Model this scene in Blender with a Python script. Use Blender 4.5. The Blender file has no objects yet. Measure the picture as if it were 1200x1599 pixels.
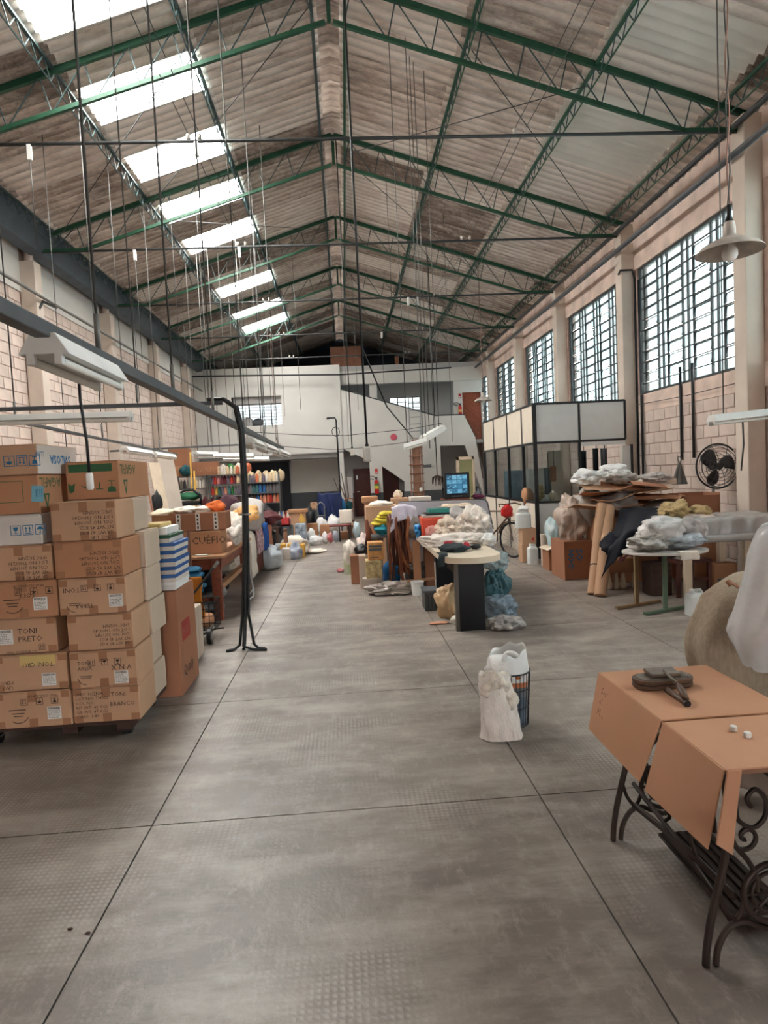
import bpy, bmesh, math, random
from mathutils import Vector, Matrix, noise as mnoise

PI = math.pi
random.seed(7)
SC = bpy.context.scene
COL = SC.collection

# ------------------------------------------------------------------ camera
CAM_Z = 1.7
PITCH, YAW, ROLL = -0.06052553, 0.05877678, -0.04841221
_fwd = Vector((math.sin(YAW) * math.cos(PITCH), math.cos(YAW) * math.cos(PITCH), math.sin(PITCH)))
_rgt = Vector((math.cos(YAW), -math.sin(YAW), 0))
_up = _rgt.cross(_fwd)
_c, _s = math.cos(ROLL), math.sin(ROLL)
_r2 = _c * _rgt + _s * _up
_u2 = -_s * _rgt + _c * _up
cam_data = bpy.data.cameras.new('camera')
cam_data.sensor_fit = 'HORIZONTAL'
cam_data.sensor_width = 36.0
cam_data.lens = 36.0 * 1000 / 1200
cam_data.clip_end = 200
cam = bpy.data.objects.new('camera', cam_data)
cam.matrix_world = Matrix(((_r2.x, _u2.x, -_fwd.x, 0), (_r2.y, _u2.y, -_fwd.y, 0),
                           (_r2.z, _u2.z, -_fwd.z, CAM_Z), (0, 0, 0, 1)))
COL.objects.link(cam)
SC.camera = cam

# ------------------------------------------------------------------ sky and exposure
SKY_STRENGTH = 28.0
FILL_DOOR_H = 2.1
FILL_DOOR_W = .45
w = bpy.data.worlds.new('overcast_sky')
SC.world = w
w.use_nodes = True
w.node_tree.nodes['Background'].inputs[0].default_value = (1.0, 0.975, 0.96, 1)
w.node_tree.nodes['Background'].inputs[1].default_value = SKY_STRENGTH
SC.view_settings.view_transform = 'Standard'
SC.view_settings.look = 'None'
SC.view_settings.exposure = 1.33
SC.view_settings.gamma = 1.0
SC.view_settings.use_curve_mapping = False
SC.cycles.max_bounces = 10
SC.cycles.diffuse_bounces = 6
SC.cycles.transparent_max_bounces = 24
SC.cycles.use_denoising = True


def portal(loc, rot, sx, sy):
    """sampling portal in a real opening (emits nothing of its own)"""
    l = bpy.data.lights.new('daylight_portal', 'AREA')
    l.shape = 'RECTANGLE'
    l.size, l.size_y = sx, sy
    l.cycles.is_portal = True
    o = bpy.data.objects.new('daylight_portal', l)
    o.location, o.rotation_euler = loc, rot
    COL.objects.link(o)


# ------------------------------------------------------------------ measuring helpers (camera ray -> point at a real distance)
def _ray(x, y):
    return (_r2 * ((x - 600) / 1000) - _u2 * ((y - 799.5) / 1000) + _fwd)


def P(x, y, Y):
    d = _ray(x, y); t = Y / d.y
    return Vector((d.x * t, Y, CAM_Z + d.z * t))


def PX(x, y, X):
    d = _ray(x, y); t = X / d.x
    return Vector((X, d.y * t, CAM_Z + d.z * t))


def PZ(x, y, Z=0.0):
    d = _ray(x, y); t = (Z - CAM_Z) / d.z
    return Vector((d.x * t, d.y * t, Z))


def rect(x0, y0, x1, y1, Y):
    """pixel rectangle at depth Y -> X0, X1, Z0, Z1"""
    a, b = P(x0, y1, Y), P(x1, y0, Y)
    c, d = P(x0, y0, Y), P(x1, y1, Y)
    return (a.x + c.x) / 2, (b.x + d.x) / 2, (a.z + d.z) / 2, (b.z + c.z) / 2


# ------------------------------------------------------------------ materials
def lin(c):
    return tuple((v / 255 / 12.92 if v / 255 <= .04045 else ((v / 255 + .055) / 1.055) ** 2.4) for v in c)


MATS = {}


def mat(name, col, rough=.6, metal=0., var=.12, scale=5., bump=0., bscale=60., spec=.4, tr=0., tint=None, vcol=None, stretch=None, rnd=0.):
    """sRGB colour, noise variation, optional bump; tr = share of see-through film"""
    if name in MATS:
        return MATS[name]
    if not bump:
        if any(k in name for k in ('plastic', 'film', 'bag', 'pack', 'sack', 'veil')): bump, bscale = .7, 13.
        elif any(k in name for k in ('cloth', 'cotton', 'garment', 'fabric', 'scrap')): bump, bscale = .6, 16.
    m = bpy.data.materials.new(name)
    m.use_nodes = True
    nt = m.node_tree; n = nt.nodes; L = nt.links
    b = n['Principled BSDF']
    b.inputs['Roughness'].default_value = rough
    b.inputs['Metallic'].default_value = metal
    b.inputs['Specular IOR Level'].default_value = spec
    c = lin(col)
    tc = n.new('ShaderNodeTexCoord')
    vec = tc.outputs['Object']
    if stretch:
        mp = n.new('ShaderNodeMapping'); mp.inputs['Scale'].default_value = stretch
        L.new(vec, mp.inputs[0]); vec = mp.outputs[0]
    if var:
        t = n.new('ShaderNodeTexNoise'); t.inputs['Scale'].default_value = scale; t.inputs['Detail'].default_value = 5
        L.new(vec, t.inputs['Vector'])
        r = n.new('ShaderNodeValToRGB')
        e = r.color_ramp.elements
        e[0].position, e[1].position = .3, .7
        lo = lin(vcol) if vcol else [v * (1 - var) for v in c]
        hi = c if vcol else [min(1, v * (1 + var)) for v in c]
        e[0].color = (*lo, 1); e[1].color = (*hi, 1)
        L.new(t.outputs[0], r.inputs[0])
        out = r.outputs[0]
        if rnd:
            oi = n.new('ShaderNodeObjectInfo')
            mr = n.new('ShaderNodeMapRange'); mr.inputs[3].default_value = 1 - rnd; mr.inputs[4].default_value = 1 + rnd
            L.new(oi.outputs['Random'], mr.inputs[0])
            mx = n.new('ShaderNodeVectorMath'); mx.operation = 'SCALE'
            L.new(out, mx.inputs[0]); L.new(mr.outputs[0], mx.inputs['Scale'])
            out = mx.outputs[0]
        L.new(out, b.inputs['Base Color'])
    else:
        b.inputs['Base Color'].default_value = (*c, 1)
    if bump:
        t2 = n.new('ShaderNodeTexNoise'); t2.inputs['Scale'].default_value = bscale; t2.inputs['Detail'].default_value = 3
        L.new(vec, t2.inputs['Vector'])
        bp = n.new('ShaderNodeBump'); bp.inputs['Strength'].default_value = min(1, bump); bp.inputs['Distance'].default_value = .01
        L.new(t2.outputs[0], bp.inputs['Height']); L.new(bp.outputs[0], b.inputs['Normal'])
    if tr:
        tp = n.new('ShaderNodeBsdfTransparent'); tp.inputs[0].default_value = (*(tint or (1, 1, 1)), 1)
        mix = n.new('ShaderNodeMixShader'); mix.inputs[0].default_value = tr
        L.new(b.outputs[0], mix.inputs[1]); L.new(tp.outputs[0], mix.inputs[2])
        L.new(mix.outputs[0], n['Material Output'].inputs[0])
    MATS[name] = m
    return m


def emat(name, col, strength):
    m = bpy.data.materials.new(name); m.use_nodes = True
    b = m.node_tree.nodes['Principled BSDF']
    b.inputs['Base Color'].default_value = (*lin(col), 1)
    b.inputs['Emission Color'].default_value = (*lin(col), 1)
    b.inputs['Emission Strength'].default_value = strength
    MATS[name] = m
    return m


# ------------------------------------------------------------------ mesh building
class MB:
    def __init__(self):
        self.v = []; self.f = []

    def add(self, vs, fs):
        o = len(self.v)
        self.v += [Vector(p) for p in vs]
        self.f += [tuple(i + o for i in q) for q in fs]
        return self

    def box(self, x0, x1, y0, y1, z0, z1):
        return self.add([(x0, y0, z0), (x1, y0, z0), (x1, y1, z0), (x0, y1, z0), (x0, y0, z1), (x1, y0, z1), (x1, y1, z1), (x0, y1, z1)],
                        [(0, 3, 2, 1), (4, 5, 6, 7), (0, 1, 5, 4), (1, 2, 6, 5), (2, 3, 7, 6), (3, 0, 4, 7)])

    def obox(self, c, s, rz=0., rx=0., ry=0.):
        o = len(self.v)
        self.box(-s[0] / 2, s[0] / 2, -s[1] / 2, s[1] / 2, -s[2] / 2, s[2] / 2)
        m = Matrix.Translation(c) @ Matrix.Rotation(rz, 4, 'Z') @ Matrix.Rotation(ry, 4, 'Y') @ Matrix.Rotation(rx, 4, 'X')
        for i in range(o, len(self.v)):
            self.v[i] = m @ self.v[i]
        return self

    def bar(self, a, b, w, h=None):
        """rectangular bar from a to b"""
        a, b = Vector(a), Vector(b); d = (b - a)
        L = d.length
        if L < 1e-6: return self
        z = d.normalized(); x = z.cross(Vector((0, 0, 1)))
        if x.length < 1e-3: x = Vector((1, 0, 0))
        x.normalize(); y = z.cross(x)
        h = h or w
        p = []
        for q in (a, b):
            for sx, sy in ((-1, -1), (1, -1), (1, 1), (-1, 1)):
                p.append(q + x * (sx * w / 2) + y * (sy * h / 2))
        return self.add(p, [(0, 1, 2, 3), (7, 6, 5, 4), (0, 4, 5, 1), (1, 5, 6, 2), (2, 6, 7, 3), (3, 7, 4, 0)])

    def tube(self, pts, r, n=8, cap=True, closed=False):
        pts = [Vector(p) for p in pts]
        N = len(pts); vs = []; prev = None
        for i, p in enumerate(pts):
            if closed: t = pts[(i + 1) % N] - pts[i - 1]
            else: t = pts[min(i + 1, N - 1)] - pts[max(i - 1, 0)]
            t.normalize()
            if prev is None:
                a = t.cross(Vector((0, 0, 1)))
                if a.length < 1e-3: a = t.cross(Vector((1, 0, 0)))
            else:
                a = prev - t * prev.dot(t)
                if a.length < 1e-4: a = t.cross(Vector((0, .3, 1)))
            a.normalize(); prev = a; b = t.cross(a)
            rr = r[i] if isinstance(r, (list, tuple)) else r
            for k in range(n):
                th = 2 * PI * k / n
                vs.append(p + a * (rr * math.cos(th)) + b * (rr * math.sin(th)))
        fs = []
        for i in range(N if closed else N - 1):
            j = (i + 1) % N
            for k in range(n):
                k2 = (k + 1) % n
                fs.append((i * n + k, i * n + k2, j * n + k2, j * n + k))
        if cap and not closed:
            fs.append(tuple(range(n))[::-1]); fs.append(tuple((N - 1) * n + k for k in range(n)))
        return self.add(vs, fs)

    def lathe(self, prof, c, n=20, sx=1., sy=1.):
        """prof: list of (r, z)"""
        vs = []; N = len(prof)
        for r, z in prof:
            for k in range(n):
                th = 2 * PI * k / n
                vs.append((c[0] + r * sx * math.cos(th), c[1] + r * sy * math.sin(th), c[2] + z))
        fs = []
        for i in range(N - 1):
            for k in range(n):
                k2 = (k + 1) % n
                fs.append((i * n + k, i * n + k2, (i + 1) * n + k2, (i + 1) * n + k))
        fs.append(tuple(range(n))[::-1]); fs.append(tuple((N - 1) * n + k for k in range(n)))
        return self.add(vs, fs)

    def prism(self, poly, y0, y1):
        """poly in (x, z), extruded along y"""
        n = len(poly)
        vs = [(x, y0, z) for x, z in poly] + [(x, y1, z) for x, z in poly]
        fs = [tuple(range(n)), tuple(range(2 * n - 1, n - 1, -1))]
        for i in range(n):
            j = (i + 1) % n
            fs.append((j, i, i + n, j + n))
        return self.add(vs, fs)

    def plate(self, poly, z0, z1):
        """poly in (x, y), extruded along z"""
        n = len(poly)
        vs = [(x, y, z0) for x, y in poly] + [(x, y, z1) for x, y in poly]
        fs = [tuple(range(n))[::-1], tuple(range(n, 2 * n))]
        for i in range(n):
            j = (i + 1) % n
            fs.append((i, j, j + n, i + n))
        return self.add(vs, fs)

    def sheet(self, fn, nu, nv, th=0.):
        """grid surface fn(u, v) -> point; th gives it a thickness along its normal"""
        g = [[Vector(fn(i / nu, j / nv)) for j in range(nv + 1)] for i in range(nu + 1)]
        vs = [p for r in g for p in r]
        W_ = nv + 1
        fs = [(i * W_ + j, (i + 1) * W_ + j, (i + 1) * W_ + j + 1, i * W_ + j + 1) for i in range(nu) for j in range(nv)]
        if th:
            N = len(vs); nb = []
            for i in range(nu + 1):
                for j in range(nv + 1):
                    du = g[min(i + 1, nu)][j] - g[max(i - 1, 0)][j]
                    dv = g[i][min(j + 1, nv)] - g[i][max(j - 1, 0)]
                    q = du.cross(dv)
                    q = q.normalized() if q.length > 1e-9 else Vector((0, 0, 1))
                    nb.append(g[i][j] - q * th)
            fs2 = [tuple(k + N for k in f[::-1]) for f in fs]
            edge = [i * W_ for i in range(nu + 1)] + [nu * W_ + j for j in range(1, W_)] + [i * W_ + nv for i in range(nu - 1, -1, -1)] + [j for j in range(nv - 1, 0, -1)]
            sd = [(edge[k], edge[k - 1], edge[k - 1] + N, edge[k] + N) for k in range(len(edge))]
            vs += nb; fs += fs2 + sd
        return self.add(vs, fs)

    def build(self, name, material, parent=None, smooth=False, bevel=0., shift=None, local=False):
        me = bpy.data.meshes.new(name)
        off = Vector((0, 0, 0))
        p = None if local else parent
        while p is not None:
            off = off + Vector(p.location); p = p.parent
        if shift is not None: off = off + Vector(shift)
        me.from_pydata([tuple(q - off) for q in self.v], [], self.f)
        me.update()
        bm = bmesh.new(); bm.from_mesh(me); bmesh.ops.recalc_face_normals(bm, faces=bm.faces); bm.to_mesh(me); bm.free()
        if smooth:
            me.polygons.foreach_set('use_smooth', [True] * len(me.polygons))
            if smooth == 'auto':
                try: me.set_sharp_from_angle(angle=math.radians(40))
                except Exception: pass
        o = bpy.data.objects.new(name, me)
        if material: me.materials.append(material)
        COL.objects.link(o)
        if parent is not None: o.parent = parent
        if shift is not None: o.location = shift
        if bevel:
            md = o.modifiers.new('Bevel', 'BEVEL'); md.width = bevel; md.segments = 2; md.limit_method = 'ANGLE'
        return o


def tag(o, label=None, cat=None, group=None, kind=None):
    if label: o['label'] = label
    if cat: o['category'] = cat
    if group: o['group'] = group
    if kind: o['kind'] = kind
    return o


def thing(name, label, cat, loc=(0, 0, 0), group=None, kind=None):
    o = bpy.data.objects.new(name, None)
    o.empty_display_size = .1
    COL.objects.link(o); o.location = loc
    return tag(o, label, cat, group, kind)


def copy_obj(o, parent=None, loc=None, material=None):
    c = o.copy(); COL.objects.link(c)
    c.parent = parent
    if loc is not None: c.location = loc
    if material is not None:
        c.material_slots[0].link = 'OBJECT'; c.material_slots[0].material = material
    return c


def copy_tree(o, parent=None):
    c = o.copy(); COL.objects.link(c); c.parent = parent
    for ch in list(o.children): copy_tree(ch, c)
    return c


_FONT = {}


def lettering(text, size, origin, right, up, material, parent, name='lettering', align='LEFT', spacing=1.0, bold=0.):
    """flat printed text as mesh; origin is its anchor, right / up give the plane"""
    cu = bpy.data.curves.new(name, 'FONT')
    cu.body = text; cu.size = size; cu.align_x = align; cu.resolution_u = 1; cu.space_line = spacing; cu.offset = bold
    t = bpy.data.objects.new('t', cu); COL.objects.link(t)
    me = bpy.data.meshes.new_from_object(t.evaluated_get(bpy.context.evaluated_depsgraph_get()))
    bpy.data.objects.remove(t); bpy.data.curves.remove(cu)
    r, u = Vector(right).normalized(), Vector(up).normalized(); n = r.cross(u)
    off = Vector((0, 0, 0)); p = parent
    while p is not None:
        off = off + Vector(p.location); p = p.parent
    o3 = Vector(origin) - off
    me.transform(Matrix(((r.x, u.x, n.x, o3.x), (r.y, u.y, n.y, o3.y), (r.z, u.z, n.z, o3.z), (0, 0, 0, 1))))
    me.name = name
    me.materials.clear(); me.materials.append(material)
    o = bpy.data.objects.new(name, me); COL.objects.link(o); o.parent = parent
    return o


def nz(p, s=1., seed=0.):
    return mnoise.noise(Vector((p[0] * s + seed * 7.13, p[1] * s - seed * 3.7, p[2] * s + seed * 1.9)))


_ICO = {}


def ico(sub):
    if sub not in _ICO:
        bm = bmesh.new(); bmesh.ops.create_icosphere(bm, subdivisions=sub, radius=1)
        _ICO[sub] = ([v.co.copy() for v in bm.verts], [tuple(v.index for v in f.verts) for f in bm.faces]); bm.free()
    return _ICO[sub]


def blob(mb, c, r, seed=0, amp=.22, freq=1.6, fold=.12, ffreq=4., floor=None, sub=4, square=1.):
    """crumpled soft lump: low noise for bulges, ridged noise for folds; flattened on its floor"""
    vs, fs = ico(sub); out = []
    for v in vs:
        q = v.copy()
        if square != 1.:
            q = Vector([math.copysign(abs(t) ** square, t) for t in q])
        sv = Vector((v.x * ffreq * .42 + seed * 3.1, v.y * ffreq * .42 - seed * 1.7, v.z * ffreq * .42 + seed))
        rm = mnoise.ridged_multi_fractal(sv + Vector((nz(v, 2.2, seed), nz(v, 2.2, seed + 3), 0)) * .35, .85, 2.1, 5, 1.0, 2.0)
        k = 1 + amp * nz(v, freq, seed) * 1.6 + fold * (rm - 1.25) * .62
        p = Vector((c[0] + q.x * r[0] * k, c[1] + q.y * r[1] * k, c[2] + q.z * r[2] * k))
        if floor is not None and p.z < floor: p.z = floor + (p.z - floor) * .02
        out.append(p)
    mb.add(out, fs)
    return mb


def soft(name, label, cat, c, r, material, seed=0, group=None, **kw):
    """a soft bag / cloth lump as one top-level mesh"""
    loc = Vector((c[0], c[1], kw.get('floor') if kw.get('floor') is not None else c[2] - r[2]))
    mb = blob(MB(), c, r, seed, **kw)
    fl = kw.get('floor')
    if fl is not None:                                            # let it sag until it rests on what carries it
        lo, hi = min(v.z for v in mb.v), max(v.z for v in mb.v)
        if lo > fl + .004:
            for v in mb.v: v.z = hi - (hi - v.z) * (hi - fl) / (hi - lo)
    o = mb.build(name, material, None, smooth=True, shift=loc)
    return tag(o, label, cat, group)
# ------------------------------------------------------------------ shared materials
def floor_material():
    m = bpy.data.materials.new('worn_concrete'); m.use_nodes = True
    nt = m.node_tree; n = nt.nodes; L = nt.links; b = n['Principled BSDF']
    g = n.new('ShaderNodeNewGeometry'); pos = g.outputs['Position']

    def noise(sc, det=6, stretch=None, rough=.6):
        v = pos
        if stretch:
            mp = n.new('ShaderNodeMapping'); mp.inputs['Scale'].default_value = stretch; L.new(v, mp.inputs[0]); v = mp.outputs[0]
        t = n.new('ShaderNodeTexNoise'); t.inputs['Scale'].default_value = sc; t.inputs['Detail'].default_value = det
        t.inputs['Roughness'].default_value = rough
        L.new(v, t.inputs['Vector']); return t.outputs[0]

    def ramp(src, stops):
        r = n.new('ShaderNodeValToRGB'); e = r.color_ramp.elements
        while len(e) > len(stops): e.remove(e[-1])
        while len(e) < len(stops): e.new(.5)
        for k, (p, c) in enumerate(stops):
            e[k].position = p; e[k].color = (*lin(c), 1) if len(c) == 3 else c
        L.new(src, r.inputs[0]); return r.outputs[0]

    def mix(f, a, c, mode='MIX', fac=1.):
        x = n.new('ShaderNodeMix'); x.data_type = 'RGBA'; x.blend_type = mode
        if f is None: x.inputs[0].default_value = fac
        else: L.new(f, x.inputs[0])
        for sock, val in ((x.inputs[6], a), (x.inputs[7], c)):
            if isinstance(val, tuple): sock.default_value = (*lin(val), 1)
            else: L.new(val, sock)
        return x.outputs[2]

    def math_(op, a, b_=0., cl=False):
        x = n.new('ShaderNodeMath'); x.operation = op; x.use_clamp = cl
        for i, v in enumerate((a, b_)):
            if isinstance(v, (int, float)): x.inputs[i].default_value = v
            else: L.new(v, x.inputs[i])
        return x.outputs[0]
    base = ramp(noise(.8, 8), [(.3, FLOOR_LO), (.55, FLOOR_MID), (.75, FLOOR_HI)])
    smear = ramp(noise(1.3, 8, (1, 2.6, 1), .7), [(.45, (0, 0, 0)), (.66, (255, 255, 255))])
    c1 = mix(smear, base, FLOOR_SMEAR_GLINT)
    c1 = mix(None, base, c1, fac=.55)
    dark = ramp(noise(1.1, 4, (1.2, 1, 1)), [(.56, (0, 0, 0)), (.72, (255, 255, 255))])
    c2 = mix(math_('MULTIPLY', dark, .5), c1, FLOOR_DARK)
    spots = ramp(noise(9, 5, None, .75), [(.60, (0, 0, 0)), (.70, (255, 255, 255))])
    c2 = mix(math_('MULTIPLY', spots, .35), c2, FLOOR_DARK)
    scuff = ramp(noise(5.5, 9, (2.5, 1, 1), .8), [(.52, (0, 0, 0)), (.68, (255, 255, 255))])
    c2 = mix(math_('MULTIPLY', scuff, .38), c2, FLOOR_SMEAR_GLINT)
    # rolled dimple pattern, worn away in patches
    sep = n.new('ShaderNodeSeparateXYZ'); L.new(pos, sep.inputs[0])
    sx = math_('SINE', math_('MULTIPLY', sep.outputs[0], 2 * PI / .026))
    sy = math_('SINE', math_('MULTIPLY', sep.outputs[1], 2 * PI / .026))
    dots = math_('MULTIPLY', math_('ADD', math_('MULTIPLY', sx, sy), .0), 1.)
    dots = math_('POWER', math_('MAXIMUM', math_('MULTIPLY', math_('ADD', sx, 1), math_('ADD', sy, 1)), 0.), .8)
    mask = ramp(noise(.9, 5), [(.5, (0, 0, 0)), (.68, (255, 255, 255))])
    dm = math_('MULTIPLY', dots, mask)
    c3 = mix(math_('MULTIPLY', dm, .26, True), c2, FLOOR_SMEAR_GLINT)  # bright highlights on the dimples put into the colour
    L.new(c3, b.inputs['Base Color'])
    rr = n.new('ShaderNodeMapRange'); rr.inputs[3].default_value = .3; rr.inputs[4].default_value = .52
    L.new(noise(2.2, 6), rr.inputs[0]); L.new(rr.outputs[0], b.inputs['Roughness'])
    b.inputs['Specular IOR Level'].default_value = .55
    h = math_('ADD', math_('MULTIPLY', dm, -.2), math_('MULTIPLY', noise(38, 4), .5))
    bp = n.new('ShaderNodeBump'); bp.inputs['Strength'].default_value = .35; bp.inputs['Distance'].default_value = .008
    L.new(h, bp.inputs['Height']); L.new(bp.outputs[0], b.inputs['Normal'])
    return m


FLOOR_LO, FLOOR_MID, FLOOR_HI, FLOOR_SMEAR_GLINT, FLOOR_DARK = (100, 90, 83), (124, 114, 105), (140, 130, 120), (182, 172, 162), (74, 66, 60)
M_FLOOR = floor_material()
M_JOINT = mat('joint_dirt', (84, 76, 70), .9)
M_BLOCK = mat('painted_block', (204, 187, 176), .85, var=.1, scale=2.5, bump=.35, bscale=60, rnd=.07)
M_MORTAR = mat('block_mortar', (176, 150, 138), .95, var=.15, scale=8)
M_PLASTER = mat('cream_plaster', (212, 198, 184), .85, var=.08, scale=1.5, bump=.15, bscale=30, vcol=(192, 178, 165))
M_WHITE_PL = mat('white_plaster', (206, 203, 197), .85, var=.05, scale=1.2)
M_GREY_PL = mat('grey_plaster', (172, 170, 168), .85, var=.05, scale=1.2)
M_DADO = mat('dark_grey_dado', (78, 82, 86), .7, var=.08, scale=2)
M_CONC = mat('rough_concrete', (214, 192, 178), .9, var=.18, scale=3, bump=.4, bscale=40)
M_GREEN = mat('green_painted_steel', (34, 76, 55), .5, var=.2, scale=9)
M_TEAL = mat('grey_green_steel', (52, 70, 70), .55, var=.2, scale=9)
M_GUTTER = mat('slate_steel_gutter', (74, 84, 92), .6, var=.15, scale=4)
M_GALV = mat('galvanised_pipe', (128, 126, 122), .5, .4, var=.15, scale=12)
M_DKPIPE = mat('dark_pipe', (60, 62, 62), .5, .2, var=.2, scale=12)
M_BLACK = mat('black_rubber', (26, 27, 29), .5, var=.1)
M_FRAME = mat('dark_window_frame', (50, 54, 54), .55, var=.1)


def sheet_material(name, lo, mid, hi, blotch):
    m = bpy.data.materials.new(name); m.use_nodes = True
    nt = m.node_tree; n = nt.nodes; L = nt.links; b = n['Principled BSDF']
    g = n.new('ShaderNodeNewGeometry')
    mp = n.new('ShaderNodeMapping'); mp.inputs['Scale'].default_value = (.7, 3.2, .7); L.new(g.outputs['Position'], mp.inputs[0])
    oi = n.new('ShaderNodeObjectInfo')
    off = n.new('ShaderNodeVectorMath'); off.operation = 'SCALE'; off.inputs[0].default_value = (40, 13, 7); L.new(oi.outputs['Random'], off.inputs['Scale'])
    ad = n.new('ShaderNodeVectorMath'); L.new(mp.outputs[0], ad.inputs[0]); L.new(off.outputs[0], ad.inputs[1])
    t = n.new('ShaderNodeTexNoise'); t.inputs['Scale'].default_value = 2.2; t.inputs['Detail'].default_value = 8; t.inputs['Roughness'].default_value = .7
    L.new(ad.outputs[0], t.inputs['Vector'])
    t2 = n.new('ShaderNodeTexNoise'); t2.inputs['Scale'].default_value = 14; t2.inputs['Detail'].default_value = 6; t2.inputs['Roughness'].default_value = .8
    L.new(g.outputs['Position'], t2.inputs['Vector'])
    # dirt level differs from sheet to sheet
    sh = n.new('ShaderNodeMath'); sh.operation = 'MULTIPLY_ADD'; sh.inputs[1].default_value = .42; L.new(oi.outputs['Random'], sh.inputs[0]); 
    L.new(t.outputs[0], sh.inputs[2])
    sub = n.new('ShaderNodeMath'); sub.operation = 'SUBTRACT'; sub.inputs[1].default_value = .21; L.new(sh.outputs[0], sub.inputs[0])
    r = n.new('ShaderNodeValToRGB'); e = r.color_ramp.elements
    e[0].position = .32; e[0].color = (*lin(hi), 1); e[1].position = .72; e[1].color = (*lin(lo), 1)
    k = e.new(.5); k.color = (*lin(mid), 1)
    L.new(sub.outputs[0], r.inputs[0])
    r2 = n.new('ShaderNodeValToRGB'); e = r2.color_ramp.elements
    e[0].position = .5; e[0].color = (0, 0, 0, 1); e[1].position = .64; e[1].color = (1, 1, 1, 1)
    L.new(t2.outputs[0], r2.inputs[0])
    gt = n.new('ShaderNodeMath'); gt.operation = 'MULTIPLY'; gt.use_clamp = True; L.new(r2.outputs[0], gt.inputs[0])
    pw = n.new('ShaderNodeMath'); pw.operation = 'POWER'; pw.inputs[1].default_value = 2.2; L.new(oi.outputs['Random'], pw.inputs[0])
    L.new(pw.outputs[0], gt.inputs[1])
    x = n.new('ShaderNodeMix'); x.data_type = 'RGBA'; L.new(gt.outputs[0], x.inputs[0]); L.new(r.outputs[0], x.inputs[6]); x.inputs[7].default_value = (*lin(blotch), 1)
    # darker stripes following the waves of the corrugation
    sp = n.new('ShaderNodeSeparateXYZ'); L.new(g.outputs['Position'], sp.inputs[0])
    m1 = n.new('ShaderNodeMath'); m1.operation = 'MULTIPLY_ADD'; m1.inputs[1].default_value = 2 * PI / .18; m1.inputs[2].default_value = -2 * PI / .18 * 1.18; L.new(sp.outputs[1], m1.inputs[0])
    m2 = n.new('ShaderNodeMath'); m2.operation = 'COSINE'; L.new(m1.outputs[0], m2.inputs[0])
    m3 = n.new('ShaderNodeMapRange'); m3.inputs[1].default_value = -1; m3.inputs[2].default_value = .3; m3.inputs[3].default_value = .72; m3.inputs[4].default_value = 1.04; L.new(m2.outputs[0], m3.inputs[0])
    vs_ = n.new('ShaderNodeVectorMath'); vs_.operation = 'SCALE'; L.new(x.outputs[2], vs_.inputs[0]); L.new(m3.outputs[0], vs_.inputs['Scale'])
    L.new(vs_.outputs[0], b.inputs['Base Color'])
    b.inputs['Roughness'].default_value = .9
    b.inputs['Specular IOR Level'].default_value = .2
    return m


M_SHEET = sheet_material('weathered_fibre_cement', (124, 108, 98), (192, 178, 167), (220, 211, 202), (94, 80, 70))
M_RIDGE = sheet_material('dark_ridge_capping', (70, 62, 56), (104, 95, 87), (130, 120, 111), (56, 48, 42))
M_PALESHEET = mat('pale_new_sheet', (205, 202, 194), .85, var=.06, scale=2)


def glass(name, tint, rough, share, spec=.5, col=(230, 240, 240)):
    m = bpy.data.materials.new(name); m.use_nodes = True
    nt = m.node_tree; n = nt.nodes; L = nt.links; b = n['Principled BSDF']
    b.inputs['Base Color'].default_value = (*lin(col), 1); b.inputs['Roughness'].default_value = rough; b.inputs['Specular IOR Level'].default_value = spec
    tp = n.new('ShaderNodeBsdfTransparent'); tp.inputs[0].default_value = (*tint, 1)
    mx = n.new('ShaderNodeMixShader'); mx.inputs[0].default_value = share
    L.new(b.outputs[0], mx.inputs[1]); L.new(tp.outputs[0], mx.inputs[2]); L.new(mx.outputs[0], n['Material Output'].inputs[0])
    return m


M_PANE = glass('dusty_window_glass', (.165, .195, .2), .3, .86, .3, (200, 210, 212))
M_PANE2 = glass('dusty_louvre_glass', (.15, .178, .185), .3, .86, .3, (200, 210, 212))
M_SKYLIGHT = glass('translucent_roof_sheet', (.85, .86, .84), .6, .7, .2)
M_OFFICE_GLASS = glass('office_glass', (.8, .84, .84), .03, .82, .6, (60, 66, 68))

XC = .1                      # ridge
XR, XL = 5.6, -5.55          # inner faces of the side walls
YB, YF = -8., 30.            # hall ends
SLOPE = .32
PIL = [8.2 + 3.7 * k for k in range(-4, 6)]


def roof_z(x, off=0.): return 7.92 - SLOPE * abs(x - XC) + off


# ------------------------------------------------------------------ floor
floor = tag(MB().box(XL - .2, XR + .2, YB, YF, -.12, -.012).build('floor', M_JOINT), kind='structure')
xe = [XL, -4.99, -3.02, -1.05, .92, 2.89, 4.86, XR]
ye = [3.17 + 1.745 * k for k in range(-6, 16)]
slab_mesh = {}
for i in range(len(xe) - 1):
    for j in range(len(ye) - 1):
        wdt = round(xe[i + 1] - xe[i], 3)
        if wdt not in slab_mesh:
            s = MB().box(-wdt / 2 + .004, wdt / 2 - .004, -.8725 + .004, .8725 - .004, -.01, 0).build('slab', M_FLOOR, floor)
            slab_mesh[wdt] = s
        else:
            s = copy_obj(slab_mesh[wdt], floor)
        s.location = ((xe[i] + xe[i + 1]) / 2, (ye[j] + ye[j + 1]) / 2, 0)

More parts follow.
